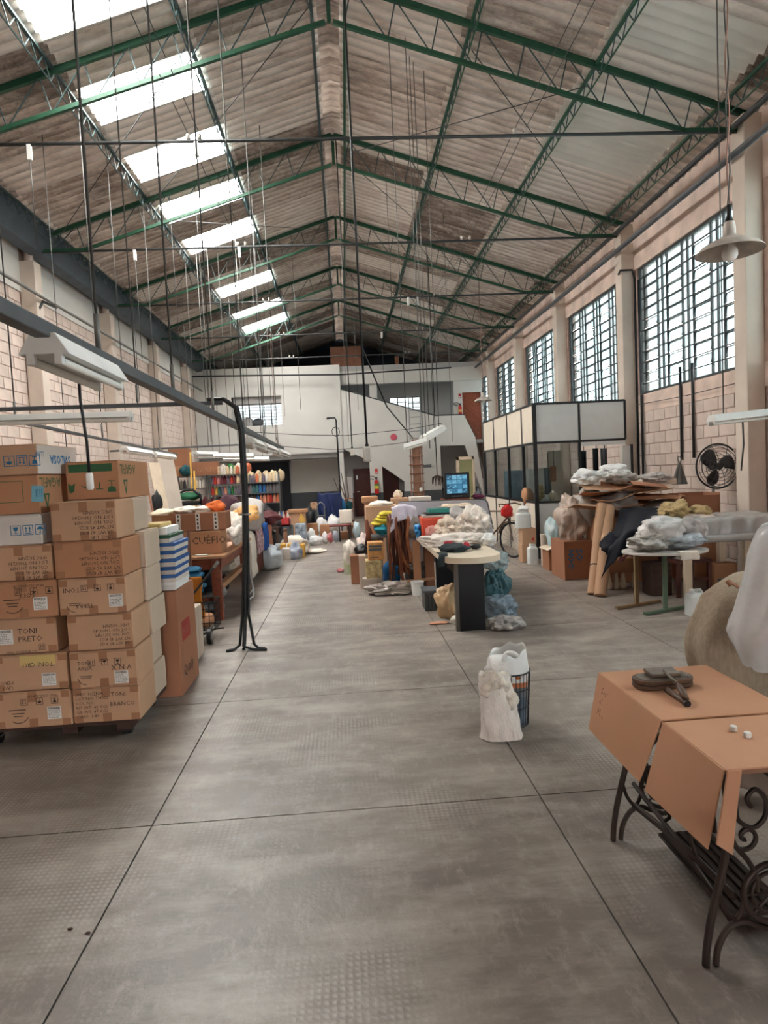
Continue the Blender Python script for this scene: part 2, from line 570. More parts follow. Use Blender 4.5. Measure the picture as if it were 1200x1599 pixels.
# ------------------------------------------------------------------ side walls
wall_left = tag(MB().box(XL - .22, XL - .012, YB, YF, 0, 6.2).build('wall_left', M_MORTAR), kind='structure')
wr = MB().box(XR + .012, XR + .2, YB, YF, 0, 2.6)
wr.box(XR + .012, XR + .2, YB, PIL[2], 2.6, 6.2); wr.box(XR, XR + .2, PIL[2], PIL[2] + .3, 2.6, 5.25)
for k in range(3, 9):
    wr.box(XR, XR + .2, PIL[k] - .1, PIL[k] + .3, 2.6, 5.25)
wr.box(XR + .012, XR + .2, 26., YF, 2.6, 6.2)
wall_right = tag(wr.build('wall_right', M_MORTAR), kind='structure')
MB().box(XR - .005, XR + .2, PIL[2], YF, 2.6, 2.92).build('sill_beam', M_CONC, wall_right)
MB().box(XR - .005, XR + .2, PIL[2], YF, 5.25, 6.2).build('lintel_beam', M_CONC, wall_right)


def block_wall(parent, x_in, sgn, bays, z0, z1, limit, key):
    """blocks 0.4 x 0.2 in half bond between the pillars, cut at the ends; the nearest as parts, the rest in one part"""
    rest = MB(); spots = []
    for r in range(int(round((z1 - z0) / .2))):
        z = z0 + .1 + r * .2
        for y0, y1 in bays:
            y = y0; first = True
            while y < y1 - .03:
                w_ = min(.2 if (first and r % 2) else .4, y1 - y)
                spots.append((y + w_ / 2, z, round(w_, 3))); y += w_; first = False
    spots.sort(key=key)
    rng = random.Random(3)
    protos = {}
    for k, (y, z, w_) in enumerate(spots):
        dx = rng.uniform(-.003, .003); h = w_ / 2 - .007
        if k < limit:
            if w_ not in protos:
                protos[w_] = MB().box(-.014, 0, -h, h, -.093, .093).build('block', M_BLOCK, parent, bevel=.008); o = protos[w_]
            else: o = copy_obj(protos[w_], parent)
            if sgn > 0: o.rotation_euler.z = PI
            o.location = (x_in + dx, y, z)
        else:
            a = x_in + dx
            rest.box(min(a, a + sgn * .014), max(a, a + sgn * .014), y - h, y + h, z - .093, z + .093)
    if rest.v: tag(rest.build('block_courses', M_BLOCK, parent), kind='stuff')


block_wall(wall_left, XL, -1, [(PIL[k] + .275, PIL[k + 1] - .005) for k in range(3, 9)], 0, 5.2, 295,
           lambda q: abs(q[0] - 10.5) + (4 if q[1] < 1.7 else 0) + (abs(q[0] - 10.5) > 4.2) * 3)
block_wall(wall_right, XR, 1, [(PIL[k] + .275, PIL[k + 1] - .005) for k in range(4, 9)], 0, 2.6, 190, lambda q: q[0])
for k in range(2, 9):
    MB().box(XL, XL + .02, PIL[k] + .27, PIL[k + 1], 5.2, 6.1).build('plaster_band', M_WHITE_PL, wall_left)
for p in PIL[2:]:
    MB().box(XL, XL + .27, p, p + .27, 0, 5.75).build('pillar', M_PLASTER, wall_left, bevel=.012)
    MB().lathe([(.08, 0), (.08, .5)], (XL + .13, p + .13, 5.75), 10).build('pillar_stub', M_CONC, wall_left, smooth='auto')
    MB().box(XR - .25, XR, p, p + .27, 0, 6.1).build('pillar', M_PLASTER, wall_right, bevel=.012)
# steel box gutter along the left eaves
gut = MB().prism([(XL + .0, 6.35), (XL + .0, 5.98), (XL + .18, 5.86), (XL + .36, 5.9), (XL + .55, 6.18), (XL + .55, 6.3)], 0, YF)
tag(gut.build('trim_1', M_GUTTER), kind='structure')


# ------------------------------------------------------------------ right-hand windows
def make_window(name, y0, y1, mods, nrow, z0, z1):
    win = tag(thing(name, None, None, (XR + .06, y0, z0)), kind='structure')
    x = XR + .06
    H = z1 - z0; rh = H / nrow; mw = (y1 - y0) / mods
    fr = MB()
    for a, b, c, d in ((y0, y1, z0, z0 + .04), (y0, y1, z1 - .04, z1), (y0, y0 + .04, z0, z1), (y1 - .04, y1, z0, z1)):
        fr.box(x - .025, x + .025, a, b, c, d)
    fr.build('window_frame', M_FRAME, win)
    for k in range(mods):
        ya = y0 + k * mw
        for fy in (0, .2, .8):
            if k == 0 and fy == 0: continue
            yy = ya + fy * mw
            MB().box(x - .018, x + .018, yy - .013, yy + .013, z0, z1).build('mullion', M_FRAME, win)
    for r in range(1, nrow):
        zz = z0 + r * rh
        MB().box(x - .012, x + .012, y0, y1, zz - .011, zz + .011).build('glazing_bar', M_FRAME, win)
    protos = {}
    rng = random.Random(name)
    tilt = math.radians(9)
    for k in range(mods):
        ya = y0 + k * mw
        for r in range(nrow):
            zc = z0 + (r + .5) * rh
            for ci, (f0, f1) in enumerate(((0, .2), (.2, .8), (.8, 1))):
                yc = ya + (f0 + f1) / 2 * mw; wd = (f1 - f0) * mw - .03
                vent = ci == 1 and 0 < r < nrow - 1
                kind = (ci == 1, vent)
                if kind not in protos:
                    q = MB().box(-.002, .002, -wd / 2, wd / 2, -rh / 2 + .012, rh / 2 - .012)
                    if vent:
                        for sgn in (-1, 1): q.box(-.008, .008, sgn * wd / 2 - .008, sgn * wd / 2 + .008, -rh / 2 + .012, rh / 2 - .012)
                        pb = MB().box(-.002, .002, -wd / 2 + .008, wd / 2 - .008, -rh / 2 + .012, rh / 2 - .012).build('pane', M_PANE2, win, local=True)
                        fb = MB()
                        for sgn in (-1, 1): fb.box(-.008, .008, sgn * wd / 2 - .008, sgn * wd / 2 + .008, -rh / 2 + .012, rh / 2 - .012)
                        fb.box(-.008, .008, -wd / 2, wd / 2, rh / 2 - .026, rh / 2 - .012)
                        fb.build('pane_frame', M_FRAME, pb, local=True)
                        protos[kind] = pb; o = pb
                    else:
                        o = q.build('pane', M_PANE, win, local=True); protos[kind] = o
                else:
                    o = copy_tree(protos[kind], win)
                o.location = (0, yc - y0, zc - z0)
                o.rotation_euler = (0, tilt + rng.uniform(-.1, .1), 0) if vent else (0, 0, 0)
    return win


for k, n_ in ((4, 1), (5, 2), (6, 3), (7, 4)):
    make_window('window_%d' % n_, PIL[k] + .30, PIL[k + 1] - .10, 4, 12, 2.93, 5.25)
make_window('window_5', PIL[8] + .30, 26., 3, 12, 2.93, 5.25)
# two bays outside the frame; the clear-glazed one is added for side light
M_CLEAR = glass('clear_fill_glass', (.41, .45, .46), .2, .86, .3, (200, 210, 212))
for nm, k, open_ in (('window_6', 3, False), ('window_9', 2, False)):
    w6 = tag(thing(nm, None, None, (XR + .06, PIL[k] + .3, 2.93)), kind='structure')
    for i in range(5):
        y = PIL[k] + .27 + i * (3.43 / 4)
        MB().box(XR + .04, XR + .08, y - .015, y + .015, 2.92, 5.26).build('mullion', M_FRAME, w6)
    for j in range(12):
        z = 2.93 + j * .193
        if open_: MB().box(XR + .06, XR + .26, PIL[k] + .3, PIL[k + 1], z, z + .006).build('pane', M_PANE2, w6)
        else: MB().box(XR + .057, XR + .063, PIL[k] + .28, PIL[k + 1] - .09, z, z + .19).build('pane', M_CLEAR if k == 2 else M_PANE, w6)

# ------------------------------------------------------------------ hall end behind the camera: small open doorway added to light the near fronts
wb = MB().box(XL - .2, -FILL_DOOR_W, YB - .2, YB, 0, 6.2).box(FILL_DOOR_W, XR + .2, YB - .2, YB, 0, 6.2).box(-FILL_DOOR_W, FILL_DOOR_W, YB - .2, YB, FILL_DOOR_H, 6.2)
wb.prism([(XL - .2, 6.2), (XR + .2, 6.2), (XC, 8.1)], YB - .2, YB)
tag(wb.build('wall_front', M_PLASTER), kind='structure')
tag(MB().box(-14, 14, -40, YB, -.12, -.005).build('floor_bounce', mat('bounce_concrete', (170, 166, 160), .9)), kind='structure')  # unseen ground outside, added to bounce daylight in

# ------------------------------------------------------------------ roof sheets
ceiling = tag(thing('ceiling', None, None, (0, 0, 0)), kind='structure')
SY = .9; Y00 = .73
cols = [(.15, 1.8), (1.72, 3.39), (3.31, 5.05), (4.97, 5.72)]
AMP = .028; PITCHW = .18
sky_rows = {7, 9, 11, 13, 15, 19, 22, 24}
pale = {(7, 2, 1), (10, 2, 1), (9, 2, 1)}
ang = math.atan(SLOPE)
protos = {}


def roof_sheet(side, ci):
    a, b_ = cols[ci]
    ln = (b_ - a) / math.cos(ang)
    W_ = SY + .05
    def fn(u, v):
        y = u * W_ - W_ / 2
        s = v * ln
        return (side * (s * math.cos(ang)), y, -s * math.sin(ang) + AMP * math.cos(2 * PI * y / PITCHW) )
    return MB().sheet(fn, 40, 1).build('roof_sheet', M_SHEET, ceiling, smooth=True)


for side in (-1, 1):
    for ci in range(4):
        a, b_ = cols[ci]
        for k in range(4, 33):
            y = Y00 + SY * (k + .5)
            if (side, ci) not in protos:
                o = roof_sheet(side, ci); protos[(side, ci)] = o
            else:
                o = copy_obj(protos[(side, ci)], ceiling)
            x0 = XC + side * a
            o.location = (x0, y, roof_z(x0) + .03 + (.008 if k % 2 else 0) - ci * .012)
            if side == -1 and ci == 1 and k in sky_rows:
                o.material_slots[0].link = 'OBJECT'; o.material_slots[0].material = M_SKYLIGHT
            elif (k, ci, side) in pale:
                o.material_slots[0].link = 'OBJECT'; o.material_slots[0].material = M_PALESHEET
# sheets over and behind the camera (outside the frame) in one run, with the skylights carried on
rest = MB(); lite = MB()
for side in (-1, 1):
    for k in range(-11, 4):
        y0 = Y00 + SY * k
        for a, b_ in ((.15, 1.78), (1.78, 3.37), (3.37, 5.75)):
            q = [(XC + side * a, y0, roof_z(XC + side * a) + .04), (XC + side * b_, y0, roof_z(XC + side * b_) + .04),
                 (XC + side * b_, y0 + SY, roof_z(XC + side * b_) + .04), (XC + side * a, y0 + SY, roof_z(XC + side * a) + .04)]
            t = lite if (side == -1 and a == 1.78 and k == -99) else rest
            t.add(q, [(0, 1, 2, 3)])
tag(rest.build('roof_run', M_SHEET, ceiling), kind='stuff')
tag(lite.build('skylight_run', M_SKYLIGHT, ceiling), kind='stuff')
# ridge capping, in overlapping pieces
cap0 = None
for k in range(-9, 34):
    if cap0 is None:
        cap0 = MB().sheet(lambda u, v: (XC + (u - .5) * .56, (v - .5) * .94, 8.0 - abs(u - .5) * .56 * SLOPE + .02 * math.cos(v * 30)), 6, 24).build('ridge_cap', M_RIDGE, ceiling, smooth='auto')
        o = cap0
    else: o = copy_obj(cap0, ceiling)
    o.location = (0, Y00 + SY * (k + .5), .006 if k % 2 else 0)

# ------------------------------------------------------------------ trusses
def make_truss(y, first=None):
    if first is not None:
        return copy_tree(first)
    t = thing('roof_truss', 'x', 'truss', (0, y, 5.93))
    for s in (-1, 1):
        e = XR - XC - .1 if s > 0 else XC - XL - .1
        MB().bar((XC + s * .02, y, 7.87), (XC + s * e, y, 7.87 - SLOPE * e), .05, .075).build('top_chord', M_GREEN, t)
        MB().bar((XC + s * .05, y, 7.34), (XC + s * 4.55, y, 7.34 - .305 * 4.55), .05, .05).build('bottom_chord', M_GREEN, t)
        MB().bar((XC + s * 4.5, y, 5.955), (XC + s * e, y, 5.95), .05, .05).build('bottom_chord', M_GREEN, t)
        n = 9
        for i in range(n):
            x0 = .18 + 4.9 * i / n; x1 = .18 + 4.9 * (i + 1) / n
            zb = lambda x: max(5.95, 7.34 - .305 * x)
            zt = lambda x: 7.87 - SLOPE * x
            xv = x0 + .12
            MB().tube([(XC + s * x0, y, zb(x0)), (XC + s * xv, y, zt(xv))], .009, 5).build('web_rod', M_TEAL, t)
            MB().tube([(XC + s * xv, y, zt(xv)), (XC + s * x1, y, zb(x1))], .009, 5).build('web_rod', M_TEAL, t)
    MB().bar((XC, y, 7.34), (XC, y, 7.87), .05).build('king_post', M_GREEN, t)
    MB().tube([(XL + .2, y, 5.93), (XR - .2, y, 5.93)], .022, 8).build('tie_rod', M_DKPIPE, t, smooth=True)
    for xx in (-1.72, -1.58, 2.4, 2.55):
        MB().lathe([(.015, 0), (.03, .01), (.018, .03), (.03, .05), (.015, .07)], (xx, y, 5.95), 10).build('insulator', mat('porcelain', (190, 180, 170), .3), t, smooth=True)
    return t


t0 = make_truss(8.35)
t0['label'] = 'green steel roof truss nearest the viewer, above the hanging lamp'
for k, lab in ((1, 'second green steel roof truss, at the far end of the nearest barred window'),
               (2, 'third green steel roof truss, past the second barred window'),
               (3, 'fourth green steel roof truss, past the third barred window'),
               (4, 'last green steel roof truss, just before the white end walls')):
    t = make_truss(0, t0); t.location.y = 8.35 + 3.7 * k; t['label'] = lab
for t in [o for o in COL.objects if o.name.startswith('roof_truss')]: t['group'] = 'roof trusses'

# purlins: lattice joists running the length of the hall
for x, lab in ((-4.95, 'lattice purlin above the left-hand gutter'), (-3.29, 'lattice purlin along the lower edge of the skylights'),
               (-1.69, 'lattice purlin along the upper edge of the skylights'), (-.12, 'ridge purlin on the skylight side of the ridge'),
               (.32, 'ridge purlin on the window side of the ridge'), (1.9, 'first green purlin right of the ridge'),
               (3.5, 'second green purlin right of the ridge'), (5.15, 'lowest green purlin, next to the barred windows')):
    p = thing('roof_purlin', lab, 'purlin', (x, 0, roof_z(x)), 'roof purlins')
    z = roof_z(x) - .03; mt = M_GREEN if x > 0 else M_TEAL
    MB().bar((x, 0, z), (x, YF, z), .045, .035).build('top_bar', mt, p)
    MB().tube([(x, 0, z - .2), (x, YF, z - .2)], .011, 5).build('bottom_rod', mt, p)
    web = MB(); y = 2.
    while y < YF - .3:
        web.bar((x, y, z), (x, y + .16, z - .2), .012); web.bar((x, y + .16, z - .2), (x, y + .32, z), .012); y += .32
    tag(web.build('web', M_TEAL, p), kind='stuff')
# sway rods under the sheets
for i, (x0, y0, x1, y1, lab) in enumerate(((-3.3, 12.0, -.1, 8.4, 'thin sway rod crossing the second skylight'), (-5., 12.05, -1.7, 8.4, 'thin sway rod below the lowest skylight edge'),
                                           (.4, 12., 3.4, 8.4, 'thin sway rod right of the ridge in the nearest bay'), (1.9, 8.4, 5.1, 12., 'thin sway rod towards the nearest barred window'),
                                           (-3.3, 12.1, .0, 15.7, 'thin sway rod in the second bay left of the ridge'), (.3, 12.1, 3.4, 15.7, 'thin sway rod in the second bay right of the ridge'))):
    o = MB().tube([(x0, y0, roof_z(x0) - .25 - .025 * i), (x1, y1, roof_z(x1) - .25 - .025 * i)], .007, 5).build('sway_rod', M_DKPIPE, None, smooth=True)
    tag(o, lab, 'rod', 'sway rods')

portal((0, YB + .02, FILL_DOOR_H / 2), (-PI / 2, 0, 0), 2 * FILL_DOOR_W, FILL_DOOR_H)
for k in range(2, 9):
    y0, y1 = PIL[k] + .3, (PIL[k + 1] - .1)
    portal((XR + .03, (y0 + y1) / 2, 4.09), (0, PI / 2, 0), 2.32, y1 - y0)
portal((XC - 2.56, 8.0, roof_z(2.56 + XC) - .02), (0, -ang, 0), 1.65, 32.)
# ------------------------------------------------------------------ far end: mezzanine, stair wall, gable
M_DARKVOID = mat('dark_void_slate', (44, 52, 60), .8, var=.12, scale=2)  # darkness of the roof void put into the gable colour
M_DOOR = mat('dark_red_door_wood', (74, 30, 24), .45, var=.25, scale=3, stretch=(2, 2, 14))
M_DOOR2 = mat('orange_brown_door_wood', (134, 66, 40), .4, var=.3, scale=3, stretch=(9, 2, 9))
M_SHUTTER = mat('blue_black_shutter', (18, 24, 34), .6, var=.1)
M_RED = mat('red_enamel', (190, 30, 30), .35, var=.05)
M_WHITE = mat('white_plastic', (226, 226, 222), .45, var=.04)
M_CHROME = mat('bright_metal', (190, 190, 190), .3, .8, var=.05)
M_WPANE = glass('bright_window_glass', (.18, .196, .2), .3, .86, .3)


def S(name, mb, m, parent=None, **k):
    o = mb.build(name, m, parent, **k)
    return tag(o, kind='structure') if parent is None else o


# gable at the very end with an outside window and an added opening
wa = rect(373, 631, 441, 666, YF)
wb2 = (.3, 5.4, 3.0, 5.6)                        # unseen opening, added so sky light reaches the landing window
YW = 26.6
w8 = rect(610, 620, 657, 652, YW)
def holes(mb, x0, x1, z0, z1, hs, y0, y1):
    xs = sorted({x0, x1} | {h[0] for h in hs} | {h[1] for h in hs})
    for a, b in zip(xs, xs[1:]):
        m = (a + b) / 2; hh = [h for h in hs if h[0] < m < h[1]]
        if not hh: mb.box(a, b, y0, y1, z0, z1)
        else:
            h = hh[0]
            if h[2] > z0: mb.box(a, b, y0, y1, z0, h[2])
            if h[3] < z1: mb.box(a, b, y0, y1, h[3], z1)
    return mb
g = holes(MB(), XL - .2, XR + .2, 0, 5.9, [wa, wb2], YF, YF + .2)
wall_back = S('wall_back', g, M_GREY_PL)
MB().prism([(XL - .2, 5.9), (XR + .2, 5.9), (XR + .2, 6.3), (XC, 8.2), (XL - .2, 6.3)], YF, YF + .2).build('gable', M_DARKVOID, wall_back)
def small_window(name, r, nx, nz_, YF=YF):
    win = S(name, MB().box(r[0], r[1], YF + .02, YF + .07, r[2], r[2] + .03).box(r[0], r[1], YF + .02, YF + .07, r[3] - .03, r[3]), M_FRAME)
    w_, h_ = (r[1] - r[0]) / nx, (r[3] - r[2]) / nz_
    for i in range(1, nx): MB().box(r[0] + i * w_ - .02, r[0] + i * w_ + .02, YF + .02, YF + .07, r[2], r[3]).build('mullion', M_FRAME, win)
    for j in range(1, nz_): MB().box(r[0], r[1], YF + .03, YF + .06, r[2] + j * h_ - .012, r[2] + j * h_ + .012).build('glazing_bar', M_FRAME, win)
    p0 = None
    for i in range(nx):
        for j in range(nz_):
            c = (r[0] + (i + .5) * w_, YF + .045, r[2] + (j + .5) * h_)
            if p0 is None:
                p0 = MB().box(-w_ / 2, w_ / 2, -.002, .002, -h_ / 2, h_ / 2).build('pane', M_WPANE, win, local=True); o = p0
            else: o = copy_obj(p0, win)
            o.location = c
    return win
small_window('window_7', wa, 4, 7)
S('wall_corridor', holes(MB(), .02, XR, 2.86, 5.72, [w8], YW, YW + .12), M_GREY_PL)
small_window('window_8', w8, 4, 4, YW)

# mezzanine block: white front with an inner opening, slabs, recess below
mf = holes(MB(), XL, .02, 2.62, 5.95, [(-4.18, -2.28, 3.75, 4.87)], 25, 25.15)
wall_mezz = S('wall_mezzanine', mf, M_WHITE_PL)
S('trim_2', MB().box(XL, .02, 25.15, YF, 2.42, 2.62).box(XL, .02, 25.0, 25.15, 2.58, 2.62), M_GREY_PL)
S('ceiling_mezzanine', MB().box(XL, XR, 25.16, YF, 5.72, 5.9), M_GREY_PL)
S('wall_partition', MB().box(-.13, .02, 25.15, YF, 2.62, 5.72), M_WHITE_PL)
MB().box(-4.18, -4.12, 25.15, 25.6, 3.75, 4.87).build('reveal', M_GREY_PL, wall_mezz)
MB().box(-4.18, -2.28, 25.15, 25.6, 4.6, 4.87).build('reveal', M_GREY_PL, wall_mezz)
# silhouettes seen in the opening: two rolls on the inner sill
for i, (a, b, c, d) in enumerate(((377, 651, 397, 666), (393, 653, 411, 666))):
    r = rect(a, b, c, d, 25.7)
    soft('cloth_bundle', ['pale bundle on the inner window ledge of the mezzanine, left of two', 'dark bundle on the inner window ledge of the mezzanine, right of two'][i], 'bundle',
         ((r[0] + r[1]) / 2, 25.75, 3.75 + (r[3] - r[2]) / 2), ((r[1] - r[0]) / 2, .12, (r[3] - r[2]) / 2), [M_GREY_PL, M_DADO][i], i, floor=3.75, sub=3)
S('trim_3', MB().box(-4.18, -2.28, 25.15, 26.1, 3.62, 3.75), M_GREY_PL)
# recess under the mezzanine
sh = rect(387, 722, 454, 815, 26.85)
wall_recess = S('wall_recess', MB().box(XL, .02, 27, 27.15, 1.05, 2.42), M_WHITE_PL)
MB().box(XL, .02, 26.99, 27.15, 0, 1.05).build('dado', M_DADO, wall_recess)
d3 = S('door_3', MB().box(sh[0], sh[1], 26.86, 26.98, 0, sh[3]), M_SHUTTER)
MB().box(sh[0] - .06, sh[1] + .06, 26.8, 26.98, sh[3], sh[3] + .14).build('shutter_box', M_DADO, d3)
for i in range(9):
    MB().box(sh[0], sh[1], 26.845, 26.86, .1 + i * .25, .1 + i * .25 + .22).build('slat', M_SHUTTER, d3)
S('trim_4', MB().box(-.23, 0, 25, 25.2, 0, 2.62), M_WHITE_PL)

# stair wall
sw = MB()
for poly in ([(0, 2.72), (1., 2.2), (1., 4.68), (0, 5.)], [(1, 0), (1.48, 0), (1.48, 4.52), (1, 4.68)], [(1.48, 1.98), (2.33, 1.35), (2.33, 4.25), (1.48, 4.52)],
             [(2.33, 0), (3.8, 0), (3.8, 3.82), (3.65, 3.82), (2.33, 4.25)], [(3.8, 2.66), (4.77, 2.64), (4.79, 3.82), (3.8, 3.82)],
             [(4.77, 2.64), (5.45, .65), (5.43, 1.29), (5.2, 2.94), (4.79, 3.82)]):
    sw.prism(poly, 25, 25.15)
wall_stair = S('wall_stair', sw, M_WHITE_PL)
MB().box(1., 1.48, 24.985, 25, 0, .95).build('dado', M_DADO, wall_stair)
MB().box(2.33, 3.8, 24.985, 25, 0, .95).build('dado', M_DADO, wall_stair)
MB().tube([(0, 25.07, 5.02), (3.65, 25.07, 3.85), (4.79, 25.07, 3.84), (5.2, 25.07, 2.97), (5.44, 25.07, 1.3)], .03, 8).build('handrail', M_FRAME, wall_stair, smooth=True)
S('trim_5', MB().prism([(5.12, 3.1), (5.3, 3.1), (5.6, 1.6), (5.6, .2), (5.44, .6), (5.4, 1.3)], 25.5, 25.6), M_GREY_PL)
wall_understair = S('wall_understair', MB().box(0, 2.6, 26.1, 26.2, .95, 2.8).box(3.6, XR, 26.6, 26.7, .95, 2.8), M_GREY_PL)
MB().box(0, 2.6, 26.09, 26.2, 0, .95).box(3.6, XR, 26.59, 26.7, 0, .95).build('dado', M_DADO, wall_understair)
S('trim_6', MB().box(0.02, XR, 25.2, YF, 2.73, 2.86), M_GREY_PL)
a = rect(556, 734, 579, 810, 26.05)
d1 = S('door_1', MB().box(a[0], 1.25, 26.03, 26.09, 0, a[3]), M_DOOR)
MB().box(a[0] - .06, a[0], 26.0, 26.09, 0, a[3] + .05).box(a[0] - .06, 1.3, 26.0, 26.09, a[3], a[3] + .06).build('door_frame', M_DOOR, d1)
MB().tube([(a[0] + .07, 26.02, 1.0), (a[0] + .07, 25.97, 1.0), (a[0] + .17, 25.97, 1.0)], .014, 8).build('handle', M_CHROME, d1, smooth=True)
MB().box(a[0] + .06, a[0] + .1, 26.015, 26.03, 1.5, 1.66).build('latch', M_CHROME, d1)
d2 = S('door_2', MB().box(1.45, 2.12, 25.9, 25.96, 0, 2.05), M_DOOR)
MB().box(2.12, 2.18, 25.88, 25.97, 0, 2.05).build('door_frame', M_DOOR, d2)
# upper landing
ub = holes(MB(), 0.02, XR, 2.86, 5.72, [(0.02, 1.15, 2.86, 5.2), (1.44, 4.47, 2.86, 5.2), (4.81, 5.56, 2.86, 4.73)], 25.3, 25.45)
S('wall_landing', ub, M_WHITE_PL)
S('trim_7', MB().box(0.02, XR, 25.2, 25.3, 5.2, 5.85), M_WHITE_PL)
d4 = S('door_4', MB().box(4.81, 5.56, 25.4, 25.46, 2.86, 4.73), M_DOOR2)
for i in range(13):                                              # diagonal boarding
    z = 2.7 + i * .17
    q = [(4.83, z + .3), (5.54, z - .3), (5.54, z - .15), (4.83, z + .45)]
    q = [(x, min(4.71, max(2.88, zz))) for x, zz in q]
    MB().prism(q, 25.385, 25.4).build('board', M_DOOR2, d4, bevel=.006)
MB().lathe([(.02, 0), (.03, .03), (.02, .06)], (4.9, 25.38, 3.75), 10).build('knob', M_CHROME, d4, smooth=True)

# things on and near the end walls
M_PLY = mat('old_plywood', (136, 92, 70), .7, var=.2, scale=4, stretch=(1, 1, 6))
r = list(rect(516, 541, 564, 566, 26.2)); ZM = 5.905
t = thing('plywood_crate', 'brown plywood crate up in the dark roof space above the white end wall', 'crate', ((r[0] + r[1]) / 2, 26.2, ZM))
MB().box(r[0], r[1], 26.2, 27., ZM, r[3]).build('body', M_PLY, t)
for x in (r[0] + .02, (r[0] + r[1]) / 2, r[1] - .06): MB().box(x, x + .05, 26.18, 26.2, ZM, r[3]).build('batten', M_PLY, t)
for z in (5.95, r[3] - .06): MB().box(r[0], r[1], 26.17, 26.185, z, z + .06).build('batten', M_PLY, t)
r = rect(617, 557, 623, 574, 25.6)
o = MB().box(r[0], r[1], 25.5, 25.65, 5.905, r[3]).build('wooden_post', M_PLY, None, bevel=.01); tag(o, 'short wooden post standing on top of the landing beam', 'post')


def extinguisher(lab, px, ytop, ybot, Y, band):
    a = P(px, ybot, Y); b = P(px, ytop, Y)
    h = b.z - a.z; r_ = .085 if band == 'y' else .068
    t = thing('fire_extinguisher', lab, 'extinguisher', (a.x, Y, a.z), 'fire extinguishers')
    MB().lathe([(r_ * .9, 0), (r_, .02), (r_, h * .72), (r_ * .7, h * .8), (r_ * .3, h * .84)], (a.x, Y, a.z), 16).build('cylinder', M_RED, t, smooth='auto')
    MB().lathe([(r_ + .004, h * .3), (r_ + .004, h * .48)], (a.x, Y, a.z), 16).build('label', mat('extinguisher_label_' + band, (206, 190, 60) if band == 'y' else (206, 170, 90), .5, var=.3, scale=20), t)
    if band == 'y': MB().lathe([(r_ + .004, h * .48), (r_ + .004, h * .6)], (a.x, Y, a.z), 16).build('label', mat('extinguisher_green', (70, 130, 70), .5), t)
    MB().lathe([(.03, h * .84), (.03, h * .92), (.045, h * .93), (.045, h)], (a.x, Y, a.z), 10).build('valve', M_BLACK, t)
    MB().tube([(a.x, Y, a.z + h * .93), (a.x - .12, Y, a.z + h * 1.08), (a.x - .26, Y, a.z + h * 1.05), (a.x - .27, Y, a.z + h * .92), (a.x - .1, Y, a.z + h * .88)], .014, 6).build('hose', M_BLACK, t, smooth=True)
    MB().box(a.x - .03, a.x + .03, Y + .06, Y + .12, a.z + h * .6, a.z + h * .7).build('bracket', M_BLACK, t)
extinguisher('red fire extinguisher with yellow and green label beside the lower dark red door', 589, 745, 771, 24.88, 'y')
extinguisher('red fire extinguisher on the landing beside the upper wooden door', 719.5, 630, 649, 25.225, 'o')
for lab, x0, y0, x1, y1, Y in (('small red sign above the lower fire extinguisher', 586, 732, 590, 740, 24.98), ('small red sign above the landing fire extinguisher', 716.5, 614.5, 720, 622, 25.28)):
    r = rect(x0, y0, x1, y1, Y)
    t = tag(MB().box(r[0], r[1], Y - .01, Y, r[2], r[3]).build('wall_sign', M_RED), lab, 'sign')
    MB().box(r[0] + .02, r[1] - .02, Y - .013, Y - .01, r[2] + .03, r[2] + .08).build('print', M_WHITE, t)
a = P(615, 682.5, 24.98)
o = MB().tube([(a.x, 24.95, a.z), (a.x, 24.99, a.z)], .125, 20).build('wall_disc', mat('faded_red_disc', (196, 84, 100), .5)); tag(o, 'round faded red disc fixed on the white stair wall', 'disc')
r = rect(661, 725.5, 674, 729.5, 24.98)
t = tag(MB().box(r[0], r[1], 24.97, 24.985, r[2], r[3]).build('door_plate', M_DADO), 'thin dark plate on the stair wall beside the ladder', 'plate')
MB().box(r[0] + .03, r[1] - .03, 24.965, 24.97, r[2] + .04, r[2] + .06).build('print', M_WHITE, t)

# conduit pole with bent top and a coil of cable
a, b = PZ(537, 806, 0), P(525, 652.5, 24.2)
t = thing('conduit_pole', 'thin black conduit pole with bent top before the white end wall', 'pole', (b.x, 24.2, 0))
MB().tube([(b.x + .02, 24.2, 0), (b.x, 24.2, b.z - .1), (b.x - .04, 24.2, b.z), (b.x - .28, 24.2, b.z + .01)], .03, 8).build('pole', M_BLACK, t, smooth=True)
MB().lathe([(.05, 0), (.06, .04), (.03, .08)], (b.x - .3, 24.2, b.z - .04), 10).build('pole_head', M_BLACK, t, smooth=True)
c = P(524.5, 674, 24.15)
MB().tube([(c.x + .14 * math.cos(i * PI / 8), 24.13 + .004 * i, c.z + .17 * math.sin(i * PI / 8)) for i in range(33)], .012, 6).build('cable_coil', M_BLACK, t, smooth=True)

# long aluminium ladder leaning on the stair wall
M_ALU = mat('dull_aluminium', (150, 152, 152), .4, .6, var=.1)
b0, b1 = P(645, 805, 23.6), P(664, 805, 23.6); t0_, t1_ = P(638, 618, 24.85), P(655.5, 617, 24.85)
b0.z = b1.z = 0
t = thing('extension_ladder', 'tall grey aluminium ladder leaning on the white stair wall', 'ladder', ((b0.x + b1.x) / 2, 23.6, 0))
MB().bar(b0, t0_, .035, .06).build('rail', M_ALU, t); MB().bar(b1, t1_, .035, .06).build('rail', M_ALU, t)
for i in range(16):
    f = .05 + i * .059
    MB().tube([b0.lerp(t0_, f), b1.lerp(t1_, f)], .018, 6).build('rung', M_ALU, t, smooth=True)
